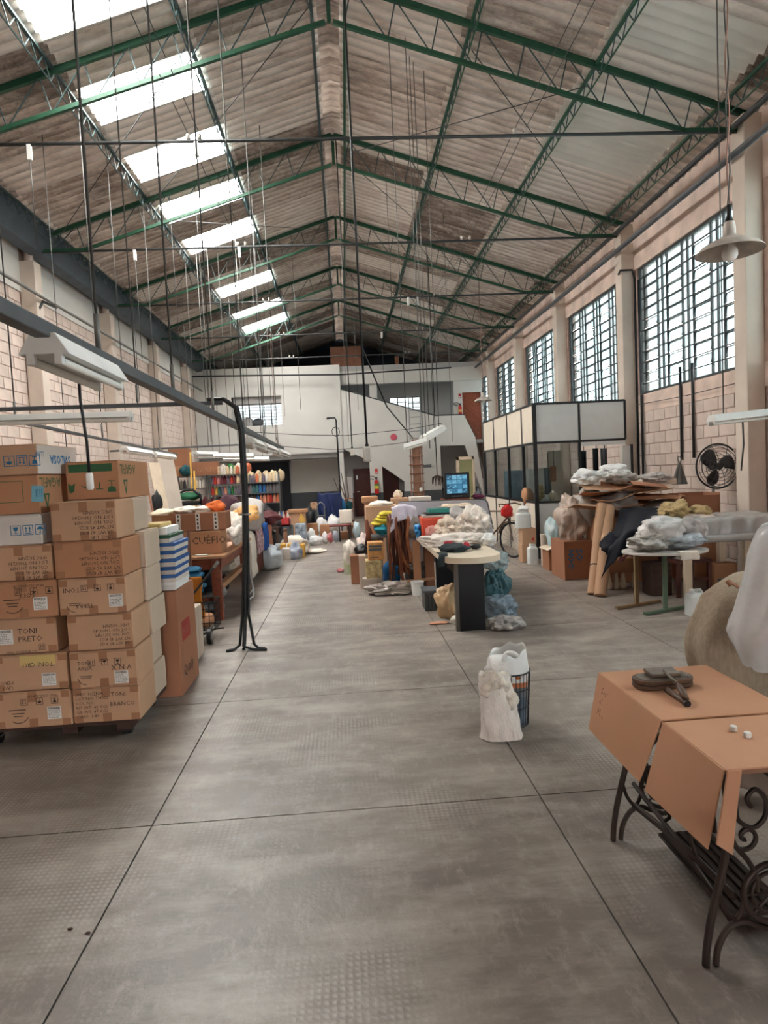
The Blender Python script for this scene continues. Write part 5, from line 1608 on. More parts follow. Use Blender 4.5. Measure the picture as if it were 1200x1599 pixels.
tag(MB().lathe([(.05, 0), (.05, .2), (.03, .24), (.045, .27), (.045, .3)], (o.x, 13.72, .32), 12).build('bottle', M_OLDWOOD, None, smooth='auto'), 'brown bottle standing on a yellow box', 'bottle')
# bench with garments and dark bags under it
t = thing('low_bench', 'dark bench heaped with garments beyond the draped table', 'bench', (-2.2, 14.3, 0))
MB().box(-3., P(436, 820, 14.1).x, 13.9, 14.7, .6, .65).build('top', M_DKWOOD, t)
for x in (-2.9, P(434, 820, 14.1).x):
    for y in (13.95, 14.65): MB().box(x - .03, x + .03, y - .03, y + .03, 0, .6).build('leg', M_DKWOOD, t)
lump('garment_heap', 'heap of dark garments on the low bench', 'clothes', 403, 808, 436, 824, 14., mat('dark_garments', (58, 54, 60), .9, var=.6, scale=7, vcol=(120, 110, 110)), 74, .35, .655, fold=.3)
lump('black_bag', 'black bag under the low bench', 'bag', 412, 830, 432, 852, 14.2, M_BLACK, 75, .3, 0.)
lump('grey_bag', 'mixed grey bag under the low bench, beside the black one', 'bag', 428, 836, 444, 850, 14.3, mat('grey_mixed_bag', (120, 116, 116), .6, var=.3, scale=10), 76, .2, 0.)
r = rect(433, 795, 452, 818, 14.6)
t = thing('red_crate', 'red crate with bottles standing beyond the low bench', 'crate', ((r[0] + r[1]) / 2, 14.8, .62))
mb = MB(); mb.box(r[0], r[1], 14.6, 14.62, .62, .80).box(r[0], r[1], 14.98, 15., .62, .80).box(r[0], r[0] + .02, 14.6, 15, .62, .80).box(r[1] - .02, r[1], 14.6, 15, .62, .80).box(r[0], r[1], 14.6, 15., .62, .64)
mb.build('body', mat('red_plastic', (196, 60, 60), .4, var=.08), t)
for i in range(5):
    x = r[0] + .04 + i * (r[1] - r[0] - .08) / 4
    c = ['white', 'blue', 'white', 'red', 'white'][i]
    tag(MB().lathe([(.028, 0), (.03, .2), (.014, .26), (.014, .3)], (x, 14.7 + .12 * (i % 2), .641), 10).build('bottle', MATS['yarn_' + c], None, smooth='auto'), '%s bottle in the red crate, %s in its row from the left' % (c, ORD[i]), 'bottle', c + ' bottles in the red crate')
t = thing('crate_stand', 'dark grey drum carrying the red crate', 'drum', ((r[0] + r[1]) / 2, 14.8, 0))
MB().lathe([(.2, 0), (.2, .6), (.19, .615)], ((r[0] + r[1]) / 2, 14.8, 0), 20).build('body', M_DADO, t, smooth='auto')
for z in (.2, .42): MB().lathe([(.205, 0), (.205, .03)], ((r[0] + r[1]) / 2, 14.8, z), 20).build('hoop', M_RACK, t)
# brown carton with wood frame, blue-grey box, cartons and white sacks at the far end
r = rect(453, 795, 477, 840, 16.6)
carton('brown carton in a wooden frame beyond the red crate', r[0], r[1], 16.6, 17.1, 0, r[3] - .1, M_CARD, None, tape='none')
tag(MB().box(r[0] - .05, r[1] + .06, 16.55, 17.1, r[3] - .09, r[3] - .02).build('wooden_tray', M_TABTOP), 'wooden tray lying on the framed brown carton', 'tray')
lump('yellow_bag', 'yellow bag beside the framed brown carton', 'bag', 467, 803, 476, 816, 16.4, MATS['yarn_yellow'], 77, .1, .3, sub=3)
r = rect(461, 818, 478, 846, 15.8)
tag(MB().box(r[0], r[1], 15.8, 16.1, 0, r[3]).build('printed_drum', mat('blue_grey_print', (96, 108, 122), .5, var=.5, scale=12, vcol=(180, 190, 200)), None, bevel=.02), 'blue-grey printed box on the floor by the aisle', 'box')
specs = [('carton', 'open brown carton at the far end of the aisle', 480, 818, 496, 832, 17.), ('carton', 'brown carton left of the red bench', 500, 820, 515, 834, 17.2), ('carton', 'brown carton under the red bench', 532, 831, 546, 843, 16.9), ('carton', 'brown carton right behind the red bench', 542, 820, 554, 829, 17.6)]
for n_, lab, a, b, c, d, Y in specs:
    r = rect(a, b, c, d, Y); carton(lab, r[0], r[1], Y, Y + .3, 0, max(.2, r[3]), M_CARD2, None, tape='none')
M_WPLAS = mat('white_thin_plastic', (222, 222, 220), .35, var=.06, scale=5)
M_PINKBAG = mat('red_white_plastic', (200, 150, 150), .4, var=.4, scale=9, vcol=(190, 70, 80))
for i, (a, b, c, d, Y, m, lab) in enumerate(((494, 809, 512, 824, 17.6, M_WPLAS, 'white sack with two ears behind the far cartons'), (511, 805, 532, 824, 17.9, M_WPLAS, 'large white sack behind the red bench'), (482, 838, 503, 853, 15.8, M_WPLAS, 'white plastic bags slumped on the floor by the aisle'),
                                    (503, 832, 512, 845, 16., M_WPLAS, 'small white bag among the far bags'), (511, 832, 520, 846, 15.9, M_PINKBAG, 'red and white bag among the far bags'), (520, 830, 529, 843, 16.2, mat('grey_blue_plastic', (150, 156, 166), .4, var=.2, scale=8), 'grey-blue bag beside the red and white one'),
                                    (552, 816, 563, 838, 16.6, mat('pale_blue_plastic', (186, 204, 210), .35, var=.08), 'pale blue plastic bag standing right of the red bench'), (478, 826, 492, 838, 16.2, M_WPLAS, 'white bag in front of the open far carton'))):
    lump('plastic_bag', lab, 'bag', a, b, c, d, Y, m, 80 + i, None, 0., fold=.25, sub=3)
# red bench (small table) with a chair carrying a white cloth
r = rect(514, 820, 547, 824, 16.4)
t = thing('red_bench', 'small red-topped table with thin dark legs at the end of the aisle', 'table', ((r[0] + r[1]) / 2, 16.6, 0))
MB().box(r[0], r[1], 16.4, 16.8, r[3] - .04, r[3]).build('top', mat('dark_red_top', (108, 40, 40), .5), t, bevel=.006)
for x in (P(531, 840, 16.4).x, P(546, 840, 16.4).x):
    for y in (16.42, 16.76): MB().tube([(x, y, 0), (x, y, r[3] - .04)], .016, 8).build('leg', M_BLACK, t, smooth='auto')
r = rect(532, 797, 548, 815, 17.2)
t = thing('chair', 'dark chair with a white cloth over its back at the end of the aisle', 'chair', ((r[0] + r[1]) / 2, 17.3, 0))
MB().box(r[0], r[1], 17.2, 17.23, r[2] - .05, r[3] - .01).build('backrest', M_BLACK, t, bevel=.01)
MB().box(r[0], r[1], 17.2, 17.6, r[2] - .12, r[2] - .07).build('seat', M_BLACK, t, bevel=.01)
for x in (r[0] + .02, r[1] - .02):
    for y in (17.22, 17.58): MB().tube([(x, y, 0), (x, y, r[2] - .1)], .014, 6).build('leg', M_BLACK, t)
tag(MB().sheet(lambda u, v: (r[0] - .03 + (r[1] - r[0] + .06) * u, 17.18 + (.0 if v < .8 else (v - .8) * .4) + .012 * math.sin(u * 11 + v * 3), r[2] - .04 + (r[3] - r[2] + .06) * min(1, v / .8)), 14, 12, .008).build('white_cloth', M_WCLOTH, None, smooth=True), 'white cloth over the back of the far dark chair', 'cloth')
# blue tarpaulin over a machine, hand truck, plant stems, red shelf
r = rect(497, 768, 534, 813, 21.)
def tarp(u, v):
    x = r[0] + (r[1] - r[0]) * u; z = .0 + (r[3]) * v
    return (x + .03 * math.sin(v * 7 + u * 9), 21. - .12 * math.sin(u * PI) * (1 - v * .5) + .07 * math.sin(u * 17 + 2 * v) * (1 - v), z - .05 * abs(math.sin(u * 7)) * v)
tag(MB().sheet(tarp, 40, 16, .02).build('blue_tarpaulin', mat('dark_blue_tarp', (26, 42, 88), .55, var=.15), None, smooth=True), 'dark blue tarpaulin hung over something by the end wall', 'tarpaulin')
tag(MB().box(r[0] + .1, r[1] - .1, 21.2, 21.9, 0, r[3] - .12).build('covered_machine', M_DADO, None, bevel=.02), 'grey machine under the dark blue tarpaulin', 'machine')
t = thing('hand_truck', 'pale blue-grey tubular hand truck before the blue tarpaulin', 'hand truck', (P(501, 812, 20.6).x, 20.6, 0))
q = rect(496, 784, 507, 812, 20.6)
MB().tube([(q[0], 20.6, .03), (q[0], 20.65, q[3] - .1), ((q[0] + q[1]) / 2, 20.66, q[3]), (q[1], 20.65, q[3] - .1), (q[1], 20.6, .03)], .02, 8).build('frame', M_GALV, t, smooth=True)
for f in (.2, .5): MB().tube([(q[0], 20.62, q[3] * f), (q[1], 20.62, q[3] * f)], .015, 6).build('crossbar', M_GALV, t)
MB().box(q[0], q[1], 20.4, 20.6, .01, .03).build('toe_plate', M_GALV, t)
carton('small brown carton with yellow edge left of the hand truck', P(485, 790, 21).x, P(496, 790, 21).x, 21, 21.3, .62, .85, M_CARD, None, tape='front')
r = rect(484, 791, 497, 813, 21.1)
tag(MB().box(r[0], r[1], 21, 21.4, 0, .615).build('plinth', M_DADO, None, bevel=.01), 'grey-green plinth carrying the small yellow-edged carton', 'plinth')
lump('black_machine', 'black humped machine left of the hand truck', 'machine', 476, 794, 491, 812, 20.6, M_BLACK, 92, .3, 0., sub=3, fold=.3)
t = thing('bare_plant', 'bare branching plant stem standing by the end column', 'plant', (P(537, 808, 23.5).x, 23.5, 0))
b = P(537, 808, 23.5); b.z = 0
for i, (px, py) in enumerate(((521, 746), (533, 738), (540, 735), (530, 752))):
    e = P(px, py, 23.4); MB().tube([b, b.lerp(e, .45) + Vector((.1 + i * .02, 0, .1)), e], [.04, .028, .012], 7).build('stem', mat('dry_grey_stem', (84, 72, 62), .9), t, smooth=True)
MB().lathe([(.14, 0), (.2, .3), (.21, .32)], b, 16).build('pot', M_DADO, t, smooth='auto')
r = rect(539, 778, 553, 812, 21.8)
t = thing('red_shelf', 'small red-brown shelf unit right of the blue tarpaulin', 'shelf', ((r[0] + r[1]) / 2, 22, 0))
MB().box(r[0], r[0] + .03, 21.8, 22.1, 0, r[3]).box(r[1] - .03, r[1], 21.8, 22.1, 0, r[3]).build('side', M_PLY, t)
for z in (.1, r[3] * .5, r[3] - .03): MB().box(r[0], r[1], 21.8, 22.1, z, z + .03).build('shelf', M_PLY, t)
lump('teal_bundle', 'teal bundle on the small red-brown shelf', 'bundle', 541, 783, 551, 792, 21.8, MATS['dark_teal_cloth'], 93, .12, r[3] * .5 + .035, sub=3)
lump('blue_bag', 'bright blue bag between the tarpaulin and the red-brown shelf', 'bag', 534, 779, 540, 796, 21.4, mat('bright_blue_plastic', (30, 110, 168), .5, var=.15), 94, .12, .0, sub=3)
r = rect(541, 745, 551, 778, 24.3)
tag(MB().box(r[0], r[1], 24.3, 24.5, 0, r[3]).build('tall_box', M_GREYCL, None, bevel=.02), 'tall narrow grey box standing by the end column', 'box')

# every cone and yarn bag gets its place along its shelf
_by = {}
for o in COL.objects:
    if o.name.startswith(('yarn_cone', 'yarn_bag')): _by.setdefault(o['label'], []).append(o)
for lab, os_ in _by.items():
    if len(os_) > 1:
        os_.sort(key=lambda o: o.location.x)
        for i, o in enumerate(os_): o['label'] = ORD[i] + ' ' + lab.replace('yarn cone on', 'cone from left on').replace('clear bag of cream yarn lying on the cones atop', 'clear yarn bag from left atop').replace('pale bag of yarn lying on the cones atop', 'pale yarn bag from left atop')

YT = 13.2
r = rect(694, 738, 734, 778, YT)
zc = (r[0] + r[1]) / 2
t = thing('television', 'black tube television showing rows of camera pictures, on a wooden stand', 'television', (zc, YT + .2, r[2]))
M_TVB = mat('black_tv_plastic', (34, 36, 38), .45, var=.06)
MB().box(r[0], r[1], YT, YT + .1, r[2], r[3]).build('front_shell', M_TVB, t, bevel=.015)
MB().add([(r[0] + .02, YT + .1, r[2] + .02), (r[1] - .02, YT + .1, r[2] + .02), (r[1] - .02, YT + .1, r[3] - .02), (r[0] + .02, YT + .1, r[3] - .02), (r[0] + .1, YT + .42, r[2] + .06), (r[1] - .1, YT + .42, r[2] + .06), (r[1] - .1, YT + .42, r[3] - .1), (r[0] + .1, YT + .42, r[3] - .1)],
         [(0, 1, 2, 3), (7, 6, 5, 4), (0, 4, 5, 1), (1, 5, 6, 2), (2, 6, 7, 3), (3, 7, 4, 0)]).build('rear_shell', M_TVB, t)
sx0, sx1, sz0, sz1 = r[0] + .05, r[1] - .05, r[2] + .1, r[3] - .045
sc = MB().sheet(lambda u, v: (sx0 + (sx1 - sx0) * u, YT - .004 - .012 * math.sin(u * PI) * math.sin(v * PI), sz0 + (sz1 - sz0) * v), 8, 6).build('screen', emat('tv_glow_base', (38, 92, 128), .2), t, smooth=True)
rng = random.Random(9)
tv = [emat('tv_tile_%d' % i, c, .22) for i, c in enumerate(((60, 124, 160), (96, 160, 190), (40, 84, 112), (120, 176, 200)))]
for i in range(4):
    for j in range(4):
        x = sx0 + (sx1 - sx0) * (i + .06) / 4; z = sz0 + (sz1 - sz0) * (j + .08) / 4; w_ = (sx1 - sx0) / 4 * .88; h_ = (sz1 - sz0) / 4 * .84
        decal(sc, [R2(0, 0, w_, h_)], (x, YT - .019, z), FR, tv[rng.randrange(4)], 'camera_picture')
        decal(sc, [R2(.01, h_ * .2, w_ * .5, h_ * .45), R2(w_ * .55, h_ * .5, w_ * .9, h_ * .8)], (x, YT - .0195, z), FR, tv[rng.randrange(4)], 'camera_picture')
MB().box(zc - .12, zc + .12, YT - .004, YT, r[2] + .03, r[2] + .06).build('control_strip', M_DADO, t)
t = thing('tv_stand', 'red-brown wooden stand under the tube television', 'stand', (zc, YT + .2, 0))
MB().box(r[0] - .03, r[1] - .02, YT - .02, YT + .42, r[2] - .04, r[2] - .002).build('top', M_TABLE, t)
for x in (r[0], r[1] - .08): MB().box(x, x + .05, YT, YT + .4, 0, r[2] - .04).build('side', M_TABLE, t)
MB().box(r[0] + .05, r[1] - .08, YT + .02, YT + .38, .4, .43).build('shelf', M_TABLE, t)
q = rect(713, 714, 741, 790, 22.)
t = thing('framed_panel', 'pale olive panel in a cream frame leaning behind the television', 'panel', ((q[0] + q[1]) / 2, 22, 0))
MB().box(q[0] + .1, q[1], 22., 22.05, 0, q[3]).build('panel', mat('pale_olive', (150, 150, 108), .7, var=.05), t)
for a_, b_ in ((q[0] + .02, q[0] + .12), (q[1] - .05, q[1] + .02)): MB().box(a_, b_, 21.96, 22.06, 0, q[3] + .02).build('frame_side', M_CREAM, t)
MB().box(q[0] + .02, q[1] + .02, 21.96, 22.06, q[3] - .08, q[3] + .02).build('frame_top', M_CREAM, t)
q = rect(738, 772, 757, 779, 13.5)
soft('magenta_bundle', 'dark magenta cloth bundle right of the television', 'bundle', ((q[0] + q[1]) / 2, 13.6, (q[2] + q[3]) / 2), ((q[1] - q[0]) / 2, .12, .06), mat('magenta_cloth', (120, 50, 84), .9), 97, floor=q[2])
tag(MB().box(q[0], q[1], 13.5, 13.8, 0, q[2] - .002).build('support_box', M_CARD2, None, bevel=.01), 'brown carton carrying the magenta bundle', 'box')
soft('dark_green_bundle', 'dark grey-green bundle behind the magenta one, beside the cabin', 'bundle', (P(748, 768, 14.2).x, 14.3, P(748, 768, 14.2).z), (.1, .1, .1), M_DADO, 98, sub=3, floor=0.)
b0_ = P(683, 780, 16.5)
t = thing('dried_plant', 'dark dried plant bundle hanging on the black cable left of the television', 'plant', (b0_.x, 16.5, P(683, 742, 16.5).z))
a_ = P(683, 742, 16.5)
for i in range(12):
    th = i * 2.4; e = Vector((a_.x + .16 * math.cos(th) * (1 - .03 * i), 16.5 + .1 * math.sin(th), a_.z - .22 - .02 * (i % 4)))
    MB().tube([a_, a_.lerp(e, .5) + Vector((.05 * math.cos(th), 0, .05)), e], [.012, .02, .006], 5).build('stem', M_DKWOOD, t, smooth=True)
MB().tube([a_, (a_.x, 16.5, roof_z(a_.x) - .02)], .012, 6).build('cable', M_BLACK, t, smooth=True)
# ------------------------------------------------------------------ central island: white half-round desk and the heap around it
M_DESKW = mat('cream_laminate', (216, 202, 180), .4, var=.06, scale=3)
M_DESKB = mat('black_laminate', (20, 22, 27), .4, var=.1)
ZD0, ZD1 = .735, .80
c = P(735, 866, 6.95)
xl, xr = P(690, 868, 6.6).x, P(782, 866, 6.6).x + .02
t = thing('half_round_desk', 'cream half-round desk on black panel legs, heaped with fabric', 'desk', ((xl + xr) / 2, 7.5, 0))
xm, hw = (xl + xr) / 2, (xr - xl) / 2
yb = 6.72
poly = [(xm + hw * math.cos(PI + PI * i / 28), yb + .32 * math.sin(PI + PI * i / 28)) for i in range(29)] + [(xr, 9.3), (xl, 9.3)]
MB().plate(poly, ZD0, ZD1).build('top', M_DESKW, t, bevel=.004)
lx0, lx1 = P(717, 930, 6.62).x, P(757, 930, 6.6).x
MB().box(lx0, lx1, 6.60, 6.66, 0, ZD0).build('leg', M_DESKB, t)
MB().box(lx0 - .04, lx0, 6.605, 6.66, 0, ZD0).build('leg_edge', mat('taupe_edge', (96, 88, 82), .5), t)
lx0, lx1 = P(681, 900, 9.2).x, P(713, 900, 9.2).x
MB().box(lx0, lx1 + .1, 9.15, 9.2, 0, ZD0).build('leg', M_DESKB, t)
MB().box(xm - .03, xm + .03, 6.66, 9.15, .45, ZD0 - .005).build('modesty_panel', M_DESKB, t)

M_LILAC = mat('pale_lilac_cloth', (192, 188, 196), .85, var=.05, scale=3)
# padded lilac panel standing behind the desk
a, b_, c2 = P(772, 781, 8.9), P(783, 858, 8.9), P(622, 786, 9.5)
t = thing('padded_panel', 'large pale lilac padded panel standing behind the cream desk', 'panel', (1.6, 9.35, 0))
MB().prism([(c2.x, .35), (b_.x + .02, .35), (b_.x, .8), (a.x, a.z - .04), (a.x - .05, a.z), (c2.x, c2.z + .03)], 9.34, 9.44).build('panel', M_LILAC, t, bevel=.02)
MB().tube([(c2.x, 9.33, c2.z + .03), (a.x - .05, 9.33, a.z), (a.x, 9.33, a.z - .04), (b_.x, 9.33, .8)], .008, 6).build('piping', M_DADO, t, smooth=True)
for x in (c2.x + .2, b_.x - .2): MB().box(x - .03, x + .03, 9.3, 9.6, 0, .36).build('foot', M_DKWOOD, t)

M_WPILE = mat('white_lace_scrap', (218, 208, 198), .85, var=.16, scale=12, bump=.3, bscale=40)
M_CREAMP = mat('cream_lace_scrap', (208, 190, 172), .85, var=.18, scale=12, bump=.3, bscale=40)
def heap(name, lab, cat, a, b, c, d, Y, m, seed, dy, z=ZD1 + .001, **k):
    return lump(name, lab, cat, a, b, c, d, Y, m, seed, dy, z, fold=k.pop('fold', .28), **k)
heap('fabric_heap', 'large heap of white lace scraps at the right on the cream desk', 'fabric', 722, 799, 774, 848, 8.0, M_WPILE, 101, .35, sub=5, fold=.42, ffreq=5.5)
heap('fabric_heap', 'cream lace heap in the middle of the cream desk', 'fabric', 686, 814, 726, 850, 7.8, M_CREAMP, 102, .35, sub=5, fold=.42, ffreq=5.5)
heap('fabric_heap', 'low spread of white scraps across the cream desk top', 'fabric', 668, 838, 770, 862, 7.35, M_WPILE, 103, .35, sub=5, fold=.42, ffreq=5.5)
heap('fabric_heap', 'grey cloth folded behind the white lace heap', 'fabric', 690, 795, 746, 830, 8.7, M_GREYCL, 104, .25)
heap('fabric_heap', 'beige cloth lying along the top of the lilac panel', 'fabric', 690, 787, 745, 800, 8.95, M_CREAM, 105, .2, ZD1 + .38)
heap('fabric_stack', 'fabric stack under the beige cloth behind the desk', 'fabric', 684, 799, 742, 862, 8.95, M_GREYCL, 106, .22)
heap('plastic_wad', 'crumpled clear plastic at the right end of the desk', 'plastic', 757, 835, 778, 853, 7.2, M_WPLAS, 107, .12, fold=.42, sub=4)
heap('dark_garment', 'dark green-black garment spread on the front of the desk', 'clothes', 692, 851, 733, 865, 6.85, mat('dark_green_garment', (38, 48, 50), .9, var=.2), 108, .14)
heap('red_cloth', 'dark red cloth lying on the desk scraps, left of two', 'cloth', 696, 846, 712, 855, 7.0, mat('crimson_cloth', (158, 34, 52), .85, var=.1), 109, .1, sub=3)
heap('red_cloth', 'small dark red cloth lying on the desk, right of two', 'cloth', 726, 848, 736, 858, 6.95, MATS['crimson_cloth'], 110, .07, sub=3)
heap('black_garment', 'small black garment lying on the desk, far right', 'clothes', 737, 851, 753, 856, 7.0, M_BLACK, 111, .08, sub=3)
o = MB().sheet(lambda u, v: (P(684, 864, 6.66).x + .09 * u + .01 * math.sin(v * 6), 6.78 - .2 * min(1, v * 2.2) - .02 * math.sin(u * 6), ZD1 + .02 - .20 * max(0, v - .4)), 8, 12, .01).build('hanging_sleeve', MATS['dark_green_garment'], None, smooth=True)
tag(o, 'dark sleeve hanging over the left edge of the desk', 'clothes')
# orange-red cooler, teal boxes, blue bag
r = rect(660, 809, 692, 838, 8.3)
t = thing('cooler_box', 'bright orange-red box with a dark base on the desk', 'box', ((r[0] + r[1]) / 2, 8.4, ZD1 + .002))
MB().box(r[0], r[1], 8.3, 8.6, ZD1 + .03, r[3]).build('body', mat('orange_red_plastic', (214, 70, 38), .4, var=.05), t, bevel=.012)
MB().box(r[0] + .01, r[1] - .01, 8.31, 8.59, ZD1 + .002, ZD1 + .03).build('base', M_BLACK, t)
MB().box(r[0] - .006, r[1] + .006, 8.29, 8.61, r[3] - .03, r[3] + .005).build('lid_rim', MATS['orange_red_plastic'], t, bevel=.006)
heap('netting', 'pink netting draped before the orange-red box', 'netting', 667, 822, 692, 838, 8.12, mat('pink_net', (216, 150, 140), .7, var=.2, tr=.35), 112, .1, sub=3)
zb = r[3] + .006
for i, (lab, m, dz) in enumerate((('cream tray on the orange-red box', M_CARDW, .03), ('black flat case on the cream tray', M_BLACK, .025), ('teal-edged flat case on top of the orange-red box pile', mat('teal_card', (40, 128, 118), .5, var=.06), .05))):
    tag(MB().box(r[0] + .02 + .04 * i, r[1] + .1, 8.32, 8.6, zb, zb + dz).build('flat_case', m, None, bevel=.005), lab, 'case'); zb += dz + .001
heap('blue_bag', 'bright blue plastic bag left of the orange-red box', 'bag', 649, 819, 664, 841, 8.45, mat('vivid_blue_plastic', (34, 128, 190), .4, var=.1), 113, .12)
# heap support: low bench left of the desk with hanging leather strips
t = thing('strip_rack', 'rack of brown leather strips draped with a lilac sheet', 'rack', (P(630, 900, 9.1).x, 9.2, 0))
xa, xb = P(606, 820, 9.1).x, P(664, 815, 9.1).x
zt = P(630, 796, 9.1).z
MB().tube([(xa, 9.2, zt - .09), (xb, 9.2, zt - .12)], .02, 8).build('rod', M_OLDWOOD, t)
for x in (xa + .01, xb - .01): MB().tube([(x, 9.25, 0), (x, 9.2, zt - .08)], .018, 8).build('post', M_OLDWOOD, t)
M_LEATH = [mat('leather_brown', (112, 58, 34), .5, var=.25, scale=8), mat('leather_tan', (150, 92, 58), .5, var=.25, scale=8), mat('leather_dark', (70, 36, 24), .5, var=.25, scale=8)]
rng = random.Random(4)
for i in range(26):
    f = i / 25
    x = xa + .03 + (xb - xa - .3) * f + rng.uniform(-.015, .015); w_ = rng.uniform(.025, .05); z0 = rng.uniform(.1, .5) + .12 * f; y = 9.1 + rng.uniform(-.05, .06); sk = rng.uniform(-.03, .14)
    MB().sheet(lambda u, v: (x + w_ * (u - .5) + sk * v * v + .012 * math.sin(v * 9 + i), y + (.08 if v < .03 else 0) - .03 * v + .02 * math.sin(u * 5 + v * 7), zt - .06 - (zt - .06 - z0) * v), 3, 12, .006).build('leather_strip', M_LEATH[i % 3], t, smooth=True)
def lil(u, v):
    xa_, xb_ = P(608, 800, 9).x, P(657, 800, 9).x
    s = v * .52
    hump = .04 * math.sin(u * PI)
    if s < .22: return (xa_ + (xb_ - xa_) * (.12 + .76 * u), 9.34 - s, zt + .02 + hump + .015 * nz((u * 4, v * 4, 0), 1, 3))
    f = (s - .22) / .30
    return (xa_ + (xb_ - xa_) * ((.12 + .76 * u) + (u - .5) * .24 * f) + .02 * f * math.sin(u * 15), 9.10 - .05 * f - .025 * f * math.sin(u * 17 + 1), zt + .02 + hump - .03 * f - f * (.16 + .17 * abs(2 * u - .9) ** 1.2) + .008 * math.sin(u * 27))
tag(MB().sheet(lil, 30, 14, .008).build('lilac_sheet', mat('patterned_lilac', (190, 184, 196), .85, var=.12, scale=14), None, smooth=True), 'lilac patterned sheet draped over the leather strip rack', 'sheet')
lump('grey_plastic', 'grey crumpled plastic hanging right of the leather strips', 'plastic', 638, 805, 657, 842, 9.0, mat('dull_grey_plastic', (140, 130, 122), .35, var=.25, scale=9), 114, .08, fold=.3)
for i, (a, b, c_, d, lab) in enumerate(((645, 842, 657, 892, 'tan card standing left under the desk'), (664, 850, 678, 895, 'orange-brown board standing under the desk'))):
    r = rect(a, b, c_, d, 9.0 + .12 * i)
    tag(MB().box(r[0], r[1], 9. + .12 * i, 9.03 + .12 * i, 0, min(r[3], ZD0 - .01)).build('standing_board', [M_CARD2, M_CARD3][i], None, bevel=.004), lab, 'board')
lump('dark_sack', 'dark grey sack slumped under the left edge of the desk', 'sack', 636, 882, 678, 912, 9.1, mat('dark_grey_sack', (70, 64, 62), .9, var=.25), 115, .25, 0.)
tag(MB().bar(P(636, 908, 8.9), P(680, 903, 9.0), .03).build('wooden_stick', M_TABTOP, None), 'pale wooden stick lying under the desk edge', 'stick')
# tall carton behind, clothes, umbrella bundle
r = rect(573, 786, 614, 860, 11.)
t = carton('large open brown carton with white cloth in it, left of the lilac sheet', r[0], r[1] + .1, 11., 11.6, 0, r[3] - .05, M_CARD, None, tape='none')
lump('white_cloth', 'white cloth in the mouth of the large open carton', 'cloth', 578, 783, 612, 794, 11.05, M_WCLOTH, 116, .25, r[3] - .049, sub=3)
r2_ = rect(565, 775, 591, 784, 11.7)
tag(MB().box(r2_[0], r2_[1], 11.7, 12., r2_[2] - .02, r2_[3]).build('wooden_roll', M_TABTOP, None, bevel=.03), 'yellowish wooden block on the carton stack, before the lower red door', 'block')
carton('carton stack base behind the large open carton', r2_[0] + .05, r2_[1] + .3, 11.65, 12.1, 0, r2_[2] - .022, M_CARD3, None, tape='none')
for i, (a, b, c_, d, lab) in enumerate(((613, 778, 639, 790, 'flat brown carton lying behind the lilac sheet'), (642, 776, 674, 786, 'flat white carton lying behind the lilac panel'))):
    r = rect(a, b, c_, d, 12.6)
    carton(lab, r[0], r[1], 12.6, 13.1, r[2] - .06, r[3], [M_CARD, M_CARDW][i], None, tape='none')
    tag(MB().box(r[0], r[1], 12.65, 13.05, 0, r[2] - .061).build('support_carton', M_CARD2, None, bevel=.01), ['carton supporting the flat brown one', 'carton supporting the flat white one'][i], 'box')
lump('cream_bag', 'cream bag standing on the flat brown carton', 'bag', 616, 766, 629, 779, 12.75, M_CREAM, 117, .15, sub=3)
M_YEL = mat('bright_yellow_cloth', (204, 184, 60), .85, var=.15, scale=5)
for i in range(4):
    lump('yellow_cloth', ['lowest', 'second', 'third', 'topmost'][i] + ' fold of the yellow cloth pile left of the lilac sheet', 'cloth', 582 + i * 4, 814 - i * 5, 612 + i, 822 - i * 5, 9.7, M_YEL, 120 + i, .2, fold=.15, sub=3)
lump('teal_cloth', 'bright teal cloth under the yellow cloth pile', 'cloth', 587, 819, 610, 836, 9.65, mat('bright_teal_cloth', (22, 116, 130), .85, var=.12), 125, .2)
r = rect(592, 836, 612, 890, 9.8)
t = thing('cloth_stand', 'grey slatted stand under the yellow and teal cloths', 'stand', ((r[0] + r[1]) / 2, 9.9, 0))
MB().box(r[0] - .1, r[1] + .1, 9.7, 10.1, r[3] - .03, r[3]).build('top', M_RACK, t)
for k in range(4): MB().box(r[0] - .08 + k * .1, r[0] - .05 + k * .1, 9.72, 9.76, 0, r[3] - .03).build('slat', M_RACK, t)
for y in (10.05,):
    for k in (0, 3): MB().box(r[0] - .08 + k * .1, r[0] - .05 + k * .1, y, y + .04, 0, r[3] - .03).build('leg', M_RACK, t)
for i, px in enumerate((572, 581, 590)):
    a, b = P(px, 812 + i * 8, 10.3), P(px + 3, 855, 10.3)
    tag(MB().tube([b, a.lerp(b, .5) + Vector((.03, 0, 0)), a], [.06, .05, .03], 10).build('leather_roll', M_LEATH[i % 2], None, smooth=True), ['leftmost', 'middle', 'rightmost'][i] + ' of three brown leather rolls beside the large open carton', 'roll')
